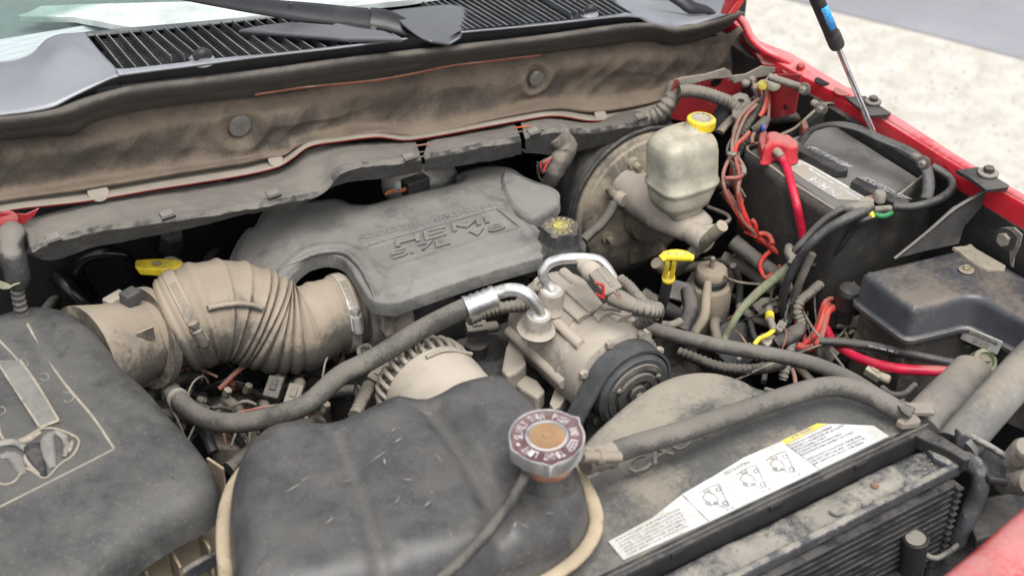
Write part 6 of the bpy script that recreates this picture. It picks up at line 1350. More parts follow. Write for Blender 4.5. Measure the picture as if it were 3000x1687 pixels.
cable('battery_cable', 'G', [(1600, 120, 1.16), (1750, 118, 1.165), (1880, 85, 1.168), (1980, 35, 1.17), (2035, -30, 1.172), (2020, -90, 1.175), (1960, -140, 1.18), (1880, -185, 1.185)], [.006, .0065, .0068, .0068, .0065], m_cable, 'grey black cable looping round the front right corner of the battery')
# ------------------------------------------------------------------ parts behind the battery
rt = tube('rubber_duct', PL('C', [(620, 900, 1.10), (720, 895, 1.11), (830, 880, 1.12), (950, 900, 1.12), (1050, 930, 1.11)], 'z'), [.011, .0125, .0125, .012, .011], m_rubber2, None, seg=24); T(rt, 'fat dark rubber duct behind the battery', 'duct')
rp = slab('red_post', PL('C', [(890, 910), (935, 905), (955, 960), (910, 965)], 'z', 1.17), (0, 0, -.05), m_pinkwire, None, bevel=.002); T(rp, 'short faded red block standing behind the battery', 'block')
ch = tube('corrugated_hose', PL('C', [(-30, 690, 1.20), (80, 690, 1.198), (180, 710, 1.195), (280, 745, 1.19), (360, 780, 1.18), (420, 830, 1.17)], 'z'), .0105, m_loom, None, seg=28, rf=corr(.005, .06), step=.0012); T(ch, 'fat dusty corrugated hose above the fluid reservoir', 'hose')
du = tube('rubber_duct', PL('C', [(340, 790, 1.17), (300, 880, 1.15), (240, 960, 1.13)], 'z'), [.014, .016, .016], m_rubber2, None, seg=24); T(du, 'dark bent duct right behind the yellow reservoir cap', 'duct')
gp = thing('grey_bracket', 'grey dusty bracket plate with a round hole above the wire bundle', 'bracket', PT('C', 440, 780, z=1.15))
slab('bracket_plate', PL('C', [(370, 720), (430, 695), (490, 710), (530, 780), (500, 860), (420, 900), (370, 870), (380, 800)], 'z', 1.175), (0, 0, -.01), m_tape, gp, bevel=.002)
lathe('bracket_hole', [(.006, 0), (.006, .0008)], PT('C', 438, 762, z=1.176), (0, 0, 1), m_dark, gp, seg=20)
tube('bracket_arm', PL('C', [(400, 880, 1.165), (330, 940, 1.15), (280, 1000, 1.14)], 'z'), .012, m_boost, gp, seg=12, flat=.5)
lt = thing('bulb_socket', 'white oval plug with a yellow connector and red wires', 'connector', PT('C', 650, 620, z=1.2))
lathe('oval_plug', [(.006, -.012), (.0125, -.008), (.0135, 0), (.011, .003), (.004, .005)], PT('C', 688, 625, z=1.225), (-.3, -.8, .5), m_res, lt, seg=32)
lathe('yellow_connector', [(.0075, 0), (.008, .004), (.008, .012), (.005, .014)], PT('C', 605, 640, z=1.225), (-.6, -.6, .4), m_yelprint, lt, seg=24)
box('grey_tab', PT('C', 690, 715, z=1.19), (.018, .008, .007), m_loom, lt, ax=(.4, -.6, 0), bevel=.002)
cl = thing('bolt_cluster', 'greasy bolts and clamp beside the yellow connector', 'bolts', PT('C', 520, 660, z=1.18))
for x, y in ((470, 640), (545, 670), (520, 615)): lathe('bolt_head', [(.007, 0), (.007, .006), (.004, .009)], PT('C', x, y, z=1.185), (-.2, -.5, .8), m_tape, cl, seg=16)
# red wires
WR = [
 ('C', [(620, 610, 1.21), (638, 680, 1.205), (630, 760, 1.195), (600, 850, 1.185), (580, 880, 1.18)], .0035, m_redwire, 'bright red wire dropping from the yellow connector'),
 ('C', [(640, 650, 1.205), (655, 700, 1.20), (640, 790, 1.19), (610, 860, 1.18)], .0022, m_redwire, 'thinner red wire beside the bright one under the yellow connector'),
 ('C', [(570, 750, 1.195), (500, 810, 1.19), (430, 890, 1.18), (395, 990, 1.17), (375, 1080, 1.165), (375, 1160, 1.16)], .0034, m_pinkwire, 'outermost dusty red wire of the bundle left of the battery'),
 ('C', [(560, 790, 1.195), (490, 860, 1.19), (440, 950, 1.18), (405, 1050, 1.17), (385, 1150, 1.16)], .0028, m_pinkwire, 'second dusty red wire of the bundle left of the battery'),
 ('C', [(500, 1000, 1.17), (460, 1045, 1.168), (410, 1090, 1.165), (390, 1160, 1.16)], .0038, m_redwire, 'short clean red wire joining the bundle tie'),
 ('C', [(545, 1000, 1.17), (525, 1040, 1.165), (528, 1085, 1.16)], .0034, m_pinkwire, 'stub of dusty red wire next to the red terminal cover'),
 ('C', [(655, 760, 1.19), (650, 850, 1.185), (640, 930, 1.18), (610, 990, 1.175)], .0024, m_pinkwire, 'dusty red wire running past the blue clip'),
 ('C', [(375, 1165, 1.155), (330, 1240, 1.15), (305, 1330, 1.14), (320, 1440, 1.12), (380, 1560, 1.09)], .003, m_pinkwire, 'dusty red wire looping nearest the fluid reservoir'),
 ('C', [(390, 1165, 1.155), (405, 1230, 1.15), (425, 1310, 1.14), (418, 1443, 1.12), (425, 1530, 1.10), (460, 1640, 1.07)], .0034, m_pinkwire, 'dusty red wire hanging straight below the bundle tie'),
 ('C', [(385, 1160, 1.155), (430, 1210, 1.15), (462, 1270, 1.145), (460, 1310, 1.14), (420, 1340, 1.14), (320, 1345, 1.14)], .0032, m_pinkwire, 'dusty red wire crossing back below the bundle tie'),
 ('G', [(330, -10, 1.11), (400, 110, 1.09), (450, 210, 1.07), (530, 300, 1.05), (600, 370, 1.03), (700, 460, 1.0), (760, 510, .99)], .0036, m_pinkwire, 'dusty red wire running down beside the battery tray'),
 ('G', [(415, 0, 1.11), (440, 110, 1.09), (480, 210, 1.07), (520, 290, 1.05)], .0048, m_redwire, 'bright red orange wire above the dark loom'),
 ('G', [(520, 215, 1.07), (545, 240, 1.065), (555, 300, 1.05)], .0034, m_redwire, 'short red wire hook on the dark loom'),
 ('G', [(570, 325, 1.05), (620, 320, 1.05), (660, 345, 1.05), (680, 400, 1.045)], .0042, m_redwire, 'small red wire arch in front of the battery sleeve'),
 ('G', [(560, 330, 1.045), (640, 400, 1.03), (720, 460, 1.02), (780, 500, 1.01)], .005, m_redwire, 'red wire lying along the dark loom'),
 ('G', [(660, 455, 1.03), (610, 500, 1.02), (582, 560, 1.01), (600, 620, 1.0), (625, 655, 1.0), (680, 620, 1.0), (740, 560, 1.0), (760, 530, 1.0)], .0036, m_redwire, 'red wire bent into a pointed loop below the dark loom'),
 ('G', [(945, 670, 1.0), (930, 710, .99), (890, 750, .985), (800, 770, .98), (700, 810, .975)], .0026, m_pinkwire, 'dusty red wire crossing behind the black cables'),
 ('G', [(1130, 812, 1.01), (1080, 830, 1.01), (1050, 900, 1.0), (1020, 1000, .99), (960, 1110, .98), (900, 1165, .97)], .0042, m_redwire, 'leftmost thick red wire leaving the round relay'),
 ('G', [(1105, 855, 1.01), (1070, 890, 1.01), (1045, 980, 1.0), (1000, 1080, .985), (940, 1135, .975)], .0045, m_redwire, 'middle thick red wire leaving the round relay'),
 ('G', [(1140, 880, 1.01), (1100, 900, 1.01), (1075, 980, 1.0), (1050, 1090, .985), (990, 1170, .975), (930, 1185, .97), (870, 1165, .97)], .0058, m_redwire, 'thickest red wire curling under the round relay'),
 ('G', [(915, 1060, .98), (920, 1110, .975), (910, 1160, .97)], .003, m_redwire, 'short red wire between the taped joint and the red curl'),
 ('G', [(825, 1340, .95), (845, 1400, .945), (850, 1460, .94)], .0034, m_pinkwire, 'dusty red wire disappearing below the long grey hose'),
]
for c, pts, r, mm, lb_ in WR:
    o_ = tube('red_wire', PL(c, pts, 'z'), r, mm, None, seg=10); T(o_, lb_, 'wire', 'red wires beside the battery')
tube('corrugated_loom', PL('C', [(620, 720, 1.19), (570, 830, 1.18), (500, 930, 1.17), (440, 1030, 1.155)], 'z'), .0065, m_loomd, None, seg=16, rf=corr(.0045, .1), step=.0012); T(bpy.data.objects['corrugated_loom.003'], 'dark corrugated loom in the middle of the red wire bundle', 'wire loom')
o_ = tube('corrugated_loom', PL('C', [(600, 1000, 1.15), (540, 1040, 1.15), (450, 1110, 1.14), (400, 1180, 1.13)], 'z'), .009, m_loomd, None, seg=16, rf=corr(.006, .08), step=.0014); T(o_, 'thick dark loom behind the red terminal cover', 'wire loom')
bc_ = box('blue_clip', PT('C', 610, 960, z=1.18), (.018, .006, .008), m_blueclip, None, ax=(.5, .6, .3), bevel=.002); T(bc_, 'small blue wire clip on the red wire bundle', 'clip')
tb = tube('taped_joint', PL('C', [(640, 900, 1.18), (590, 950, 1.178), (540, 990, 1.17)], 'z'), [.006, .009, .008], m_loomd, None, seg=14); T(tb, 'black taped joint in the wire bundle', 'taped joint')
tb = tube('cable_tie', PL('C', [(345, 1160), (370, 1168), (400, 1165)], 'z', 1.165), .0035, m_tape, None, seg=8); T(tb, 'cable tie pinching the red wires together', 'cable tie')
gs = tube('grey_splice', PL('C', [(450, 1255, 1.147), (462, 1290, 1.143), (455, 1320, 1.14)], 'z'), .0045, m_tape, None, seg=12); T(gs, 'grey crimp splice on the crossing red wire', 'splice')
sr = tube('steel_rod', PL('C', [(280, 1395, 1.08), (340, 1390, 1.08), (440, 1390, 1.085)], 'z'), .006, m_tape, None, seg=12); T(sr, 'dusty rod beside the lower part of the fluid reservoir', 'rod')
# looms of the middle gap
def loom(c, pts, r, mat, lbl, pitch=.006, amp=.11):
    o = tube('corrugated_loom', PL(c, pts, 'z'), r, mat, None, seg=16, rf=corr(pitch, amp), step=.0013); T(o, lbl, 'wire loom'); return o
loom('G', [(1290, 690, 1.02), (1200, 690, 1.02), (1100, 685, 1.02), (1030, 710, 1.02), (960, 770, 1.015), (890, 830, 1.01), (865, 900, 1.0), (880, 960, .99), (920, 1030, .98)], .0075, m_loom, 'dusty corrugated loom arching from the fuse box to the taped joint', .0055)
loom('G', [(870, 1040, .98), (850, 1100, .975), (820, 1180, .97), (800, 1270, .96), (770, 1360, .95), (755, 1420, .94)], .0072, m_loom, 'corrugated loom hanging below the taped joint', .0055)
loom('G', [(-30, 1215, 1.0), (120, 1270, 1.0), (260, 1320, .995), (450, 1345, .99), (620, 1335, .98), (760, 1300, .97)], .0078, m_loomd, 'dark corrugated loom running just below the long grey hose', .006)
loom('G', [(300, 0, 1.08), (420, 170, 1.05), (560, 330, 1.02), (700, 440, 1.0), (800, 520, .98)], .0075, m_loomd, 'dark loom descending along the battery tray', .006, .05)
o_ = tube('taped_joint', PL('G', [(800, 420, 1.09), (815, 480, 1.09), (840, 520, 1.085), (820, 560, 1.08)], 'z'), [.006, .009, .0095, .007], m_tape, None, seg=14); T(o_, 'grey taped joint where the battery cables meet', 'taped joint')
o_ = tube('taped_joint', PL('G', [(900, 1010, .985), (860, 1060, .985), (780, 1110, .98), (700, 1150, .975)], 'z'), [.008, .014, .014, .010], m_loomd, None, seg=16, flat=.6); T(o_, 'broad black taped joint beside the green brown lead', 'taped joint')
o_ = tube('green_sleeve', PL('G', [(805, 560, 1.07), (720, 640, 1.05), (620, 720, 1.03), (520, 810, 1.01), (430, 910, .99), (370, 1010, .97), (325, 1090, .95), (310, 1160, .94)], 'z'), [.006, .0068, .0068, .006, .005, .005], m_greenwire, None, seg=16); T(o_, 'pale green weathered sleeve slanting down from the taped joint', 'cable sleeve')
o_ = tube('yellow_wire', PL('G', [(685, 1050, .99), (640, 1085, .99), (580, 1110, .985), (540, 1160, .98)], 'z'), .0038, m_yelst, None, seg=10); T(o_, 'short curved yellow wire', 'wire')
o_ = tube('taped_lead', PL('G', [(655, 880, 1.0), (650, 940, .998), (670, 1000, .995), (690, 1050, .99)], 'z'), .006, m_tape, None, seg=12); T(o_, 'grey lead with a yellow band ending in the yellow wire', 'lead')
o_ = tube('yellow_band', PL('G', [(655, 925, .9995), (658, 962, .9985)], 'z'), .0068, m_yelst, None, seg=12, n=4); T(o_, 'yellow band around the grey lead', 'band')
o_ = plug('G', 640, 1130, .97, .026, m_comp, 'dusty white plug lying near the yellow wire', ax=(.9, .3, 0))
o_ = plug('G', 1440, 1370, .99, .024, m_capdust, 'white and grey plug below the red cable', ax=(.3, -.9, 0))
o_ = plug('G', 735, 1030, .99, .02, m_tape, 'small grey clip above the broad taped joint')
box('fastening', PT('G', 950, 640, z=1.01), (.02, .012, .008), m_comp, rcab, ax=(.9, .3, 0), bevel=.001)
# relay
rl = thing('relay', 'round black relay on a dusty bracket with red wires', 'relay', PT('G', 1260, 850, z=.98))
rpz = PT('G', 1265, 745, z=1.045)
lathe('relay_can', [(.0175, -.03), (.0178, -.008), (.019, -.006), (.019, -.003), (.0178, -.001), (.016, .003), (.011, .005)], rpz, (0, -.05, 1), m_black, rl, seg=48)
box('relay_block', PT('G', 1235, 900, z=1.0), (.038, .022, .03), m_black, rl, ax=(.8, .5, 0), bevel=.003)
box('relay_block', PT('G', 1140, 960, z=.985), (.012, .02, .03), m_rubber2, rl, ax=(.8, .5, 0), bevel=.003)
slab('relay_bracket', PL('G', [(1180, 990), (1400, 900), (1420, 940), (1380, 1030), (1160, 1010)], 'z', .985), (0, 0, -.006), m_fuse2, rl, bevel=.001)
box('relay_clip', PT('G', 1335, 835, z=1.03), (.02, .006, .014), m_tape, rl, ax=(.7, .6, 0), bevel=.001)
# ------------------------------------------------------------------ fuse box
ZF = 1.10
fb = thing('fuse_box', 'large black fuse box with a stepped dusty lid', 'fuse box', (1.42, 1.1, .9))
fo = [PT('G', *q, z=ZF) for q in ((1345, 602), (1740, 892), (1900, 858), (2150, 797), (2250, 806), (2420, 890), (2640, 1000), (2900, 1100), (3100, 900), (2600, 640), (2330, 490), (2150, 408))]
fod = dens(roundpoly(fo, .008, 4), .008)
plate('lid', fod, [(-.006, -.058), (-.006, -.052), (-.001, -.05), (0, -.047), (.001, -.012), (.003, -.005), (.007, -.001), (.012, 0)], m_fuse, fb, zf=lambda x, y: ZF + noise.noise(Vector((x * 12, y * 12, 1))) * .0012, cell=.008, closed_smooth=False, auto=60)
fo2 = [Vector((p[0], p[1], ZF - .06)) for p in inset_poly([(q.x, q.y) for q in fod], .006)]
slab('box_base', fo2, (0, 0, -.12), m_fuse2, fb, bevel=.002)
bb = PT('G', 2140, 600, z=ZF + .001)
wsr = lathe('lid_washer', [(.0112, 0), (.0112, .002), (.010, .003), (.007, .003)], bb, (0, 0, 1), m_tan2, fb, seg=36)
lathe('lid_bolt', [(.0058, .003), (.0056, .007), (.0048, .0076)], bb, (0, 0, 1), m_tangold, wsr, seg=6, auto=10)
lf = T(slab('foam_scrap', PL('G', [(2035, 420), (2130, 412), (2175, 395), (2210, 430), (2440, 560), (2430, 592), (2300, 590), (2230, 560), (2140, 500), (2080, 445)], 'z', ZF + .004), (0, 0, -.006), M('crumbling foam', (.42, .36, .27), dust=(.3, .26, .2), amt=.5, rough=1, scale=60, speck=.6, bump=1.5), None, bevel=.001), 'crumbling tan foam scrap along the back edge of the fuse box lid', 'foam scrap')
# front face plane of the base below the long segment
fa, fbp = PT('G', 2250, 806, z=ZF), PT('G', 2640, 1000, z=ZF); fd = (fbp - fa).normalized(); fn_ = Vector((fd.y, -fd.x, 0)); fn_ = fn_ if fn_.dot(CAM - fa) > 0 else -fn_
pl0 = fa + fn_ * .0085
lq = [PP('G', *q, pl0, fn_) for q in ((2128, 1020), (2412, 1138), (2372, 1232), (2094, 1112))]
slab('bar_code_label', lq, -fn_ * .002, m_white, fb, bevel=0)
def onl(u, v): return lq[0].lerp(lq[1], u).lerp(lq[3].lerp(lq[2], u), v) + fn_ * .0004
x = .1; rb = random.Random(4); V = []; Fc = []
while x < .93:
    wd = rb.choice((.006, .01, .015)); k = len(V); V += [onl(x, .18), onl(x + wd, .18), onl(x + wd, .42), onl(x, .42)]; Fc.append((k, k + 1, k + 2, k + 3)); x += wd + rb.choice((.006, .01))
mk('bar_code', V, Fc, m_print, fb, smooth=False, kind='stuff')
text('label_lettering', 'P56049888AA  A', onl(.3, .16), onl(.88, .16), onl(.3, .05), m_print, fb, h=.0002)
scribble(onl(.3, .9), onl(.75, .9), onl(.3, .5), 4, m_print, fb, .7)
yq = [PP('G', *q, pl0 - fn_ * .012, fn_) for q in ((1945, 1042), (2028, 1030), (2005, 1098), (1925, 1112))]
slab('yellow_sticker', yq, -fn_ * .002, m_yelst, fb, bevel=0)
slab('mounting_foot', [PP('G', *q, pl0 - fn_ * .01, fn_) for q in ((1360, 1200), (1400, 960), (1520, 960), (1700, 1080), (1880, 1060), (1830, 1230), (1740, 1240), (1640, 1210), (1500, 1180))], -fn_ * .008, m_fuse2, fb, bevel=.003)
slab('mounting_foot', [PP('G', *q, pl0 - fn_ * .004, fn_) for q in ((1800, 1060), (1890, 1040), (1850, 1230), (1760, 1240))], -fn_ * .006, m_tape, fb, bevel=.002)
# small vent plugs along the base
for (x, y) in ((1940, 1180), (2060, 1180), (2140, 1200)):
    box('socket', PP('G', x, y, pl0 - fn_ * .02, fn_), (.02, .02, .03), m_loom, fb, ax=fd, bevel=.003)
box('red_fuse', PP('G', 1930, 1212, pl0 - fn_ * .012, fn_), (.024, .006, .012), m_pinkwire, fb, ax=fd, bevel=.001)
vc = thing('round_socket', 'pale green grey round socket below the bar code label', 'socket', PT('G', 2280, 1290, z=1.0))
lathe('socket_ring', [(.0175, -.02), (.018, 0), (.016, .002), (.0125, .0025), (.012, -.003), (.001, -.003)], PT('G', 2285, 1280, z=1.02), (-.2, -.6, .7), m_greenwire, vc, seg=36)
box('socket_key', PT('G', 2285, 1280, z=1.022), (.016, .005, .005), m_tape, vc, ax=(.9, -.4, 0), bevel=.002)
# long cables below the fuse box
cable('long_cable', 'G', [(1030, 1135, 1.0), (1200, 1140, 1.005), (1400, 1165, 1.01), (1600, 1205, 1.015), (1850, 1260, 1.02), (2050, 1300, 1.02), (2250, 1345, 1.02)], .0066, m_cable, 'thick black cable running below the fuse box', 'cable')
text('cable_lettering', 'GOODYEAR  SAE  J1', PT('G', 1400, 1172, z=1.0195), PT('G', 1620, 1222, z=1.0225), PT('G', 1402, 1160, z=1.0195), m_printw, bay, h=.0004)
cable('red_power_cable', 'G', [(1090, 1040, .99), (1130, 1120, .99), (1220, 1200, .992), (1400, 1285, 1.0), (1600, 1335, 1.005), (1780, 1350, 1.008), (1960, 1352, 1.01), (2100, 1340, 1.01)], [.006, .0065, .0072, .0075, .0075, .007], m_redcable, 'thick red cable sagging below the black cable and the fuse box')
# long grey hose
cable('coolant_hose', 'F', [(1850, 945, 1.05), (1900, 960, 1.06), (1975, 982, 1.07), (2060, 1002, 1.08), (2160, 1022, 1.085), (2280, 1042, 1.09), (2380, 1065, 1.10), (2470, 1100, 1.11), (2540, 1140, 1.115), (2590, 1175, 1.115)], .0099, m_rubber, 'long dusty grey hose sweeping right behind the fan shroud', 'hose', seg=24)
lathe('hose_tip', [(.0102, 0), (.0105, .006), (.007, .010)], PT('F', 2565, 1160, z=1.115), PT('F', 2590, 1180, z=1.115) - PT('F', 2560, 1160, z=1.115), m_alu, bpy.data.objects['coolant_hose'], seg=20)
cable('thin_pipe', 'E', [(2560, 980, 1.0), (2490, 1010, 1.0), (2400, 1000, 1.0), (2300, 960, 1.0)], .006, m_tape, 'thin dusty pipe behind the compressor pulley', 'pipe')

rw = random.Random(17)
for i in range(26):
    base = [[(590, 640, 1.2), (540, 800, 1.185), (440, 960, 1.17), (390, 1150, 1.15), (400, 1300, 1.13), (430, 1500, 1.09)], [(380, 1500, 1.09), (520, 1760, 1.04), (680, 1900, 1.01), (800, 2000, .99), (860, 2200, .98), (900, 2450, .96)]][i % 2]
    pts = [(x + rw.uniform(-60, 60), y + rw.uniform(-40, 40), z - rw.uniform(.0, .025)) for x, y, z in base]
    k0 = rw.choice((0, 0, 1, 2)); pts = pts[k0:k0 + rw.choice((4, 5, 6))]
    if len(pts) < 3: continue
    tube('thin_wire', PL('C', pts, 'z'), rw.uniform(.0011, .0022), rw.choice((m_pinkwire, m_cable, m_cable, m_tape, m_redwire, m_loomd, m_tan2)), bay, seg=7)
for i in range(16):
    x, y = rw.uniform(450, 1150), rw.uniform(650, 1350); a = rw.uniform(0, 3.1); L_ = rw.uniform(120, 300)
    pts = [(x - L_ * math.cos(a), y - L_ * math.sin(a), .97), (x + rw.uniform(-60, 60), y + rw.uniform(-60, 60), 1.0), (x + L_ * math.cos(a), y + L_ * math.sin(a), .97)]
    tube('thin_wire', PL('G', pts, 'z'), rw.uniform(.0011, .0024), rw.choice((m_pinkwire, m_cable, m_tape, m_loomd, m_tan2)), bay, seg=7)
# ------------------------------------------------------------------ fan shroud
sh = thing('fan_shroud', 'dusty grey fan shroud with embossed warning words', 'fan shroud', (.9, .95, 1.0))
so_ = [('F', 1050, 1990, 1.12), ('F', 1600, 1774, 1.12), ('F', 2000, 1587, 1.12), ('F', 2350, 1420, 1.12), ('F', 2694, 1257, 1.12), ('F', 2700, 1225, 1.115), ('J', 1690, 215, 1.10), ('J', 1450, 200, 1.09), ('J', 1250, 130, 1.085), ('J', 1050, 120, 1.085), ('J', 850, 80, 1.08), ('J', 620, 50, 1.075), ('J', 480, 0, 1.07), ('W', 1850, 952, 1.07), ('W', 1790, 945, 1.07), ('W', 1700, 962, 1.07), ('W', 1600, 1000, 1.07), ('W', 1530, 1040, 1.075), ('W', 1470, 1090, 1.08), ('W', 1420, 1150, 1.09), ('W', 1380, 1230, 1.10), ('F', 1300, 1600, 1.11), ('F', 1050, 1750, 1.12)]
SO = [PT(c, x, y, z=z) for c, x, y, z in so_]
def zsh(x, y):
    b = sstep(.93, 1.06, y); bow = .018 * math.exp(-((x - .98) / .07) ** 2) * sstep(.98, 1.04, y) + .012 * math.exp(-((x - 1.17) / .05) ** 2) * sstep(.9, .98, y)
    return 1.12 - .05 * b + bow + noise.noise(Vector((x * 6, y * 6, 2))) * .002
plate('shroud_panel', SO, [(0, -.12), (0, -.02), (.002, -.006), (.008, 0)], m_shroud, sh, zf=zsh, cell=.007, n=260, closed_smooth=False if False else True, auto=70)
# embossed words
def stext(s, a, b, u, z, h=.0025): return text('embossed_lettering', s, PT(*a, z=z), PT(*b, z=z), PT(*u, z=z), m_shroud, sh, h=h, sink=.3)
stext('CAUTION', ('I', 2185, 705), ('J', 620, 170), ('I', 2110, 612), 1.121, .003)
tube('moulded_rib', PL('J', [(620, 50, 1.085), (900, 120, 1.10), (1200, 150, 1.105), (1450, 210, 1.11)], 'z'), .003, m_shroud, sh, seg=8)
# the sticker with belt routing and fan warning
ZS = 1.1235
stk = [PT('J', *q, z=ZS) for q in ((740, 437), (1008, 306), (1090, 308), (1430, 322), (1545, 400), (1025, 650), (600, 852), (190, 1045), (0, 1128))] + [PT('I', *q, z=ZS) for q in ((2112, 1325), (2000, 1188), (2330, 1010))] + [PT('J', *q, z=ZS) for q in ((0, 832), (230, 700), (460, 560))]
w_ = slab('warning_sticker', stk, (0, 0, -.002), m_white, sh, bevel=0)
slab('yellow_header', [PT('J', *q, z=ZS + .0003) for q in ((738, 436), (1008, 305), (1092, 307), (776, 462))], (0, 0, -.0004), m_yelst, sh, bevel=0)
text('header_lettering', 'A WARNING', PT('J', 822, 422, z=ZS + .0006), PT('J', 990, 342, z=ZS + .0006), PT('J', 806, 405, z=ZS + .0006), m_print, sh, h=.0002)
def sl(c0, p0, c1, p1, w=.0006):
    a, b = PT(c0, *p0, z=ZS + .0005), PT(c1, *p1, z=ZS + .0005); d_ = (b - a).normalized(); s_ = Vector((-d_.y, d_.x, 0)) * w
    mk('print_line', [a - s_, b - s_, b + s_, a + s_], [(0, 1, 2, 3)], m_print, sh, smooth=False)
sl('J', (776, 462), 'J', (1025, 650)); sl('J', (0, 842), 'J', (200, 1040))
sl('J', (776, 462), 'J', (1092, 307), .0004)
def J(x, y): return PT('J', x, y, z=ZS + .0004)
rows = [('WATCH AUTOMATIC EQUIPMENT', 25), ('DESIGN TO BE SERVICED BY QUALIFIED', 30), ('PERSONNEL ONLY', 18), ('CONTACT WITH MOVING PARTS', 25), ('WATCH BOTH FAN ASSEMBLY MAY START', 30), ('', 0), ('WATCH AUTO FAN SYSTEM UNDER HIGH', 31), ('THE HOT PARTS ARE AND CAN RESULT IN', 31), ('INFORMATION ABOUT THIS SERIES', 29)]
for k, (s_, n_) in enumerate(rows):
    if not s_: continue
    a = Vector((806, 480)).lerp(Vector((1000, 625)), k / 8.5); L_ = n_ / 31 * 1.0
    e_ = a + Vector((400, -178)) * L_; u_ = a + Vector((-14, -12))
    text('label_lettering', s_, J(*a), J(*e_), J(*u_), m_print, sh, h=.0002)
text('label_lettering', 'BELT ROUTING', J(322, 690), J(512, 598), J(306, 672), m_print, sh, h=.0002)
for (x, y, s) in ((240, 860, 1.0), (520, 720, 1.0), (740, 610, .95)):
    P_ = [(-120, -30), (-40, -80), (30, -100), (60, -40), (90, 30), (110, 60), (60, 70), (10, 40), (-30, 60), (-60, 30), (-90, 0), (-60, -50), (0, -20), (30, 20)]
    for k in range(len(P_) - 1):
        a, b = P_[k], P_[k + 1]; sl('J', (x + a[0] * s, y + a[1] * s), 'J', (x + b[0] * s, y + b[1] * s), .0005)
    for cx_, cy_, r_ in ((-60, -50, 22), (30, -60, 18), (80, 40, 20), (10, 40, 14), (-50, 40, 16)):
        pts = [J(x + cx_ * s + r_ * math.cos(t), y + cy_ * s + r_ * .7 * math.sin(t)) for t in np.linspace(0, 6.28, 14)]; tube('print_line', pts, .0005, m_print, sh, seg=5, n=16)
    text('label_lettering', '1.5' if x > 500 else '3.7', J(x + 90, y + 100), J(x + 150, y + 75), J(x + 82, y + 88), m_print, sh, h=.0002)
for k in range(6):
    a = PT('I', 2060 + 18 * k, 1190 + 20 * k, z=ZS + .0004); b = PT('J', -20 + 14 * k, 950 + 24 * k, z=ZS + .0004); u_ = a + (PT('I', 2048, 1175, z=ZS + .0004) - PT('I', 2060, 1190, z=ZS + .0004)) * .8
    text('label_lettering', ['IMPORTANT INFORMATION', 'CONSULT OWNERS MANUAL', 'FOR THE SPECIAL TOOLS', 'AND INSTRUCTIONS HERE', 'BEFORE SERVICE OF BELT', 'SEE SERVICE MANUAL'][k], a, b, u_, m_print, sh, h=.0002)
# ------------------------------------------------------------------ radiator top
ra = thing('radiator', 'radiator with dusty top tank and dark finned front face', 'radiator', (.9, .8, .5))
a1 = Vector((.42, .845, 1.122)); a2 = Vector((1.146, .848, 1.122))
def xl(x0, x1, y0, y1, z, dz_, nm, mat, bv=.002, par=ra):
    return slab(nm, [(x0, y0, z), (x1, y0, z), (x1, y1, z), (x0, y1, z)], (0, 0, -dz_), mat, par, bevel=bv)
xl(.42, 1.148, .832, .848, 1.129, .03, 'seal_strip', m_black, .004)
xl(.42, 1.148, .838, .841, 1.131, .004, 'seal_bead', m_rubber2, .0015)
V = []; nx, ny = 150, 16
for i in range(nx):
    for j in range(ny):
        x = .42 + .724 * i / (nx - 1); y = .784 + .05 * j / (ny - 1); v = j / (ny - 1)
        z = 1.108 - .012 * (2 * v - 1) ** 4 + noise.noise(Vector((x * 12, y * 20, 5))) * .004 + noise.noise(Vector((x * 60, y * 60, 5))) * .0015; V.append(Vector((x, y, z)))
mk('top_tank', V, [(i * ny + j, (i + 1) * ny + j, (i + 1) * ny + j + 1, i * ny + j + 1) for i in range(nx - 1) for j in range(ny - 1)], m_tank, ra)
for x_ in (.76, .9, 1.03): box('notch', (x_, .8315, 1.124), (.018, .004, .008), m_dark, ra, bevel=.001)
tube('moulded_mark', PL('J', [(1100, 960), (1120, 985), (1170, 990), (1210, 965)], 'z', 1.112), .0015, m_tank, ra, seg=6)
lathe('drain_dimple', [(.005, 0), (.0045, .0006)], PT('J', 1440, 770, z=1.112), (0, 0, 1), m_rust, ra, seg=18)
xl(.42, 1.15, .776, .786, 1.116, .016, 'front_lip', m_tank, .003)
slab('end_cap', PL('J', [(1740, 380), (1790, 400), (2000, 500), (2115, 560), (2000, 620), (1880, 560)], 'z', 1.116), (0, 0, -.03), m_tank, ra, bevel=.003)
slab('end_rail', PL('J', [(1700, 340), (1790, 310), (1950, 400), (2140, 520), (2160, 570), (2110, 580), (1980, 500), (1750, 400)], 'z', 1.128), (0, 0, -.02), m_black, ra, bevel=.003)
# condenser face with its fins
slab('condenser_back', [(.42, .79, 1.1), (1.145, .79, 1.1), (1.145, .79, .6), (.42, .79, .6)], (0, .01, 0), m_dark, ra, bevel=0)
for k in range(22):
    z = 1.092 - k * .0105; xr = 1.132
    f = box('fin', ((.5 + xr) / 2, .779, z), (xr - .5, .02, .0035), m_fin, ra, bevel=0)
    box('fin_bracket', (xr + .003, .772, z - .003), (.008, .018, .0028), m_fin, ra, bevel=0)
fV = []; fF = []
for k in range(22):
    z = 1.092 - k * .0105
    for i in range(150):
        x = .62 + i * .0034; n_ = len(fV)
        fV += [Vector((x, .7705, z - .009)), Vector((x + .0007, .7705, z - .009)), Vector((x + .0024, .7705, z - .0015)), Vector((x + .0017, .7705, z - .0015))]
        fF.append((n_, n_ + 1, n_ + 2, n_ + 3))
mk('fin_corrugation', fV, fF, m_fin, ra, smooth=False, kind='stuff')
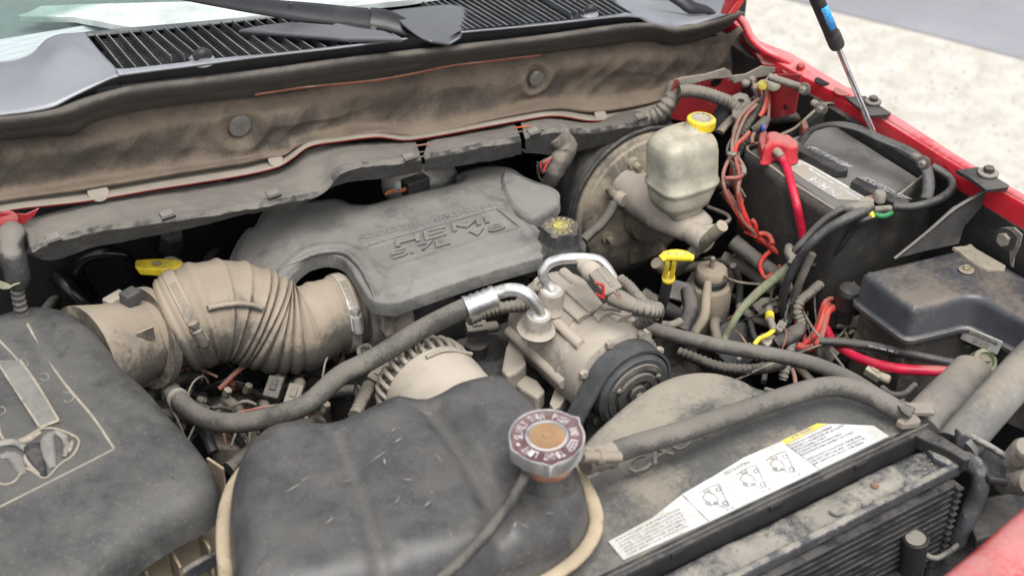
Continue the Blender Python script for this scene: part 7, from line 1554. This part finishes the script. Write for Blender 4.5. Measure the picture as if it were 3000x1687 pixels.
tube('condenser_pipe', PL('J', [(2060, 575, 1.105), (2140, 590, 1.10), (2220, 660, 1.09), (2230, 760, 1.075), (2190, 880, 1.05), (2120, 1050, 1.02), (2050, 1180, .99)], 'z'), .0115, m_tank, ra, seg=20)
# mounting post and crossbar in front
mp_ = thing('mounting_post', 'round black mounting post with a pale dished top in front of the radiator', 'mounting post', PT('J', 1740, 1300, z=1.0))
mpp = PT('J', 1745, 1165, z=1.05)
lathe('post', [(.0145, -.12), (.015, -.03), (.0158, 0), (.0145, .0015), (.012, -.001), (.001, -.003)], mpp, (-.12, 0, 1), m_black, mp_, seg=40)
lathe('dished_top', [(.0118, -.001), (.008, -.0015), (.001, -.002)], mpp + Vector((0, 0, .0015)), (-.12, 0, 1), m_tank, mp_, seg=32)
cbx = thing('crossbar', 'black plastic crossbar with a small hook below the mounting post', 'crossbar', PT('J', 1500, 1400, z=.98))
slab('bar', PL('J', [(1100, 1560), (1400, 1400), (1600, 1255), (1700, 1290), (1700, 1400), (1500, 1600)], 'z', .99), (0, 0, -.06), m_black, cbx, bevel=.004)
slab('bar', PL('J', [(1820, 1330), (1900, 1290), (2100, 1180), (2250, 1130), (2400, 1200), (2300, 1500), (1800, 1560)], 'z', .97), (0, 0, -.04), m_black, cbx, bevel=.006)
tube('hook', PL('J', [(1590, 1355), (1640, 1370), (1690, 1350), (1690, 1320), (1650, 1305)], 'z', .995), .003, m_tank, cbx, seg=8)
tube('bar_rib', PL('J', [(1820, 1290, 1.0), (1880, 1320, 1.0), (1960, 1290, 1.0), (2060, 1220, 1.0)], 'z'), .004, m_tank, cbx, seg=8)
# ------------------------------------------------------------------ braces at the right edge
b1_ = tube('support_brace', PL('F', [(2850, 1080, 1.07), (2810, 1130, 1.075), (2750, 1190, 1.085), (2690, 1255, 1.09)], 'z'), [.027, .03, .03, .029], m_brace, None, seg=32, flat=.7); T(b1_, 'tan dusted brace tube ending behind the corner of the fan shroud', 'brace')
b2_ = tube('support_brace', PL('F', [(3120, 960, 1.13), (3000, 1080, 1.12), (2930, 1160, 1.115), (2850, 1250, 1.11), (2800, 1310, 1.10)], 'z'), [.026, .027, .027, .027], m_brace, None, seg=32, flat=.8); T(b2_, 'thicker grey brace tube entering from the right edge', 'brace')
ucb = thing('corner_bracket', 'black channel bracket holding the end of the thick grey brace', 'bracket', PT('J', 2250, 600, z=1.1))
slab('channel_top', PL('J', [(1945, 400), (2010, 330), (2070, 335), (2090, 380), (2480, 600), (2556, 615), (2700, 640), (2600, 760), (2300, 720), (2100, 540)], 'z', 1.095), (0, 0, -.01), m_black, ucb, bevel=.004)
tube('channel_edge', PL('J', [(2070, 340, 1.12), (2110, 375, 1.12), (2300, 480, 1.12), (2480, 590, 1.12), (2560, 620, 1.12)], 'z'), .0042, m_tank, ucb, seg=10)
slab('channel_face', PL('J', [(2060, 350), (2470, 600), (2560, 640), (2540, 760), (2400, 850), (2270, 720), (2230, 600), (2050, 480)], 'y', .80), (0, .006, 0), m_tank, ucb, bevel=.003)
lathe('spring_cap', [(.014, -.03), (.015, 0), (.012, .007), (.005, .010)], PT('J', 2556, 500, z=1.14), (-.1, -.4, 1), m_tape, ucb, seg=30)
lathe('dust_boot', [(.016, -.05), (.018, 0), (.015, .008)], PT('J', 2580, 740, z=1.10), (-.2, -.7, .6), m_tape, ucb, seg=30)
tube('wire', PL('J', [(1490, 40, 1.0), (1560, 90, 1.0), (1650, 90, 1.0), (1740, 20, 1.0)], 'z'), .005, m_rubber2, ucb, seg=10)
box('hose_bracket', PT('J', 1720, 200, z=1.12), (.05, .02, .006), m_lip, ucb, ax=(.8, -.5, 0), bevel=.001)
# headlamp pocket darkness and the red front panel
dk = thing('front_carrier', 'black plastic front carrier below the red panel edge', 'front carrier', (1.1, .6, .8))
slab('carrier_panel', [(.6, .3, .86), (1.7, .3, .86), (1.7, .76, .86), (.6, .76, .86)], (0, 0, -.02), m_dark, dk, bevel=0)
slab('carrier_panel', PL('J', [(2250, 850), (2556, 800), (2650, 980), (2400, 1120), (2200, 1180), (2150, 1050)], 'z', 1.02), (0, 0, -.02), m_black, dk, bevel=.004)
rp0 = [PT('J', *q, z=1.17) for q in ((1780, 1530), (1870, 1445), (2160, 1210), (2556, 868), (2900, 560), (3200, 900), (2900, 1250), (2500, 1560), (2100, 1900), (1600, 1750))]
m_redf = M('red front paint', (.5, .02, .03), dust=(.5, .3, .27), amt=.42, rough=.3, scale=7, speck=.3, up=1, maxd=.6, coat=.5, bump=.03)
fp = slab('front_panel', rp0, (0, 0, -.08), m_redf, None, bevel=.022, seg=6, smooth=True)
T(fp, 'glossy red body panel edge crossing the lower right corner', 'body panel')
# ------------------------------------------------------------------ upper radiator hose on the shroud
rh = thing('radiator_hose', 'thick dusty hose lying across the fan shroud from the coolant bottle', 'hose', PT('W', 1800, 1080, z=1.15))
tube('hose', PL('W', [(1520, 1148, 1.175), (1590, 1122, 1.17), (1700, 1090, 1.165), (1850, 1040, 1.16), (1960, 1003, 1.158), (2040, 980, 1.155), (2110, 972, 1.15), (2180, 990, 1.145), (2240, 1022, 1.14), (2290, 1050, 1.135)], 'z'), .0128, m_rubber, rh, seg=28)
tube('hose_collar', PL('W', [(1470, 1160, 1.18), (1500, 1152, 1.178), (1540, 1142, 1.175)], 'z'), .0155, m_tan2, rh, seg=24, rf=corr(.012, .06), step=.002)
slab('hose_strap', PL('J', [(1610, 165), (1640, 175), (1720, 240), (1700, 260), (1640, 210)], 'z', 1.152), (0, 0, -.004), m_rubber2, rh, bevel=.001)
slab('hose_strap', PL('J', [(1600, 280), (1650, 310), (1760, 300), (1790, 280), (1730, 230), (1660, 240)], 'z', 1.14), (0, 0, -.01), m_lip, rh, bevel=.002)

# grit and leaf scraps that have settled on the flat tops
rg = random.Random(31); V = []; Fc = []
def grit(p, s):
    k = len(V); a = rg.uniform(0, 6.28)
    for q in range(4):
        b = a + q * 1.57 + rg.uniform(-.3, .3); V.append(p + Vector((math.cos(b), math.sin(b), rg.uniform(-.1, .3))) * s * rg.uniform(.6, 1.2))
    V.append(p + Vector((0, 0, s * .8))); Fc.extend([(k, k + 1, k + 4), (k + 1, k + 2, k + 4), (k + 2, k + 3, k + 4), (k + 3, k, k + 4)])
for i in range(420):
    grit(Vector((rg.uniform(.55, 1.14), rg.uniform(.788, .82), 1.107 + rg.uniform(-.002, .002))), rg.uniform(.0006, .0018))
for i in range(260):
    grit(Vector((rg.uniform(.62, 1.1), rg.uniform(.86, .93), 1.1208)), rg.uniform(.0005, .0013))
T(mk('grit', V, Fc, m_line, None, smooth=False), 'loose grit and sand lying on the radiator tank and fan shroud', 'grit', kind='stuff')
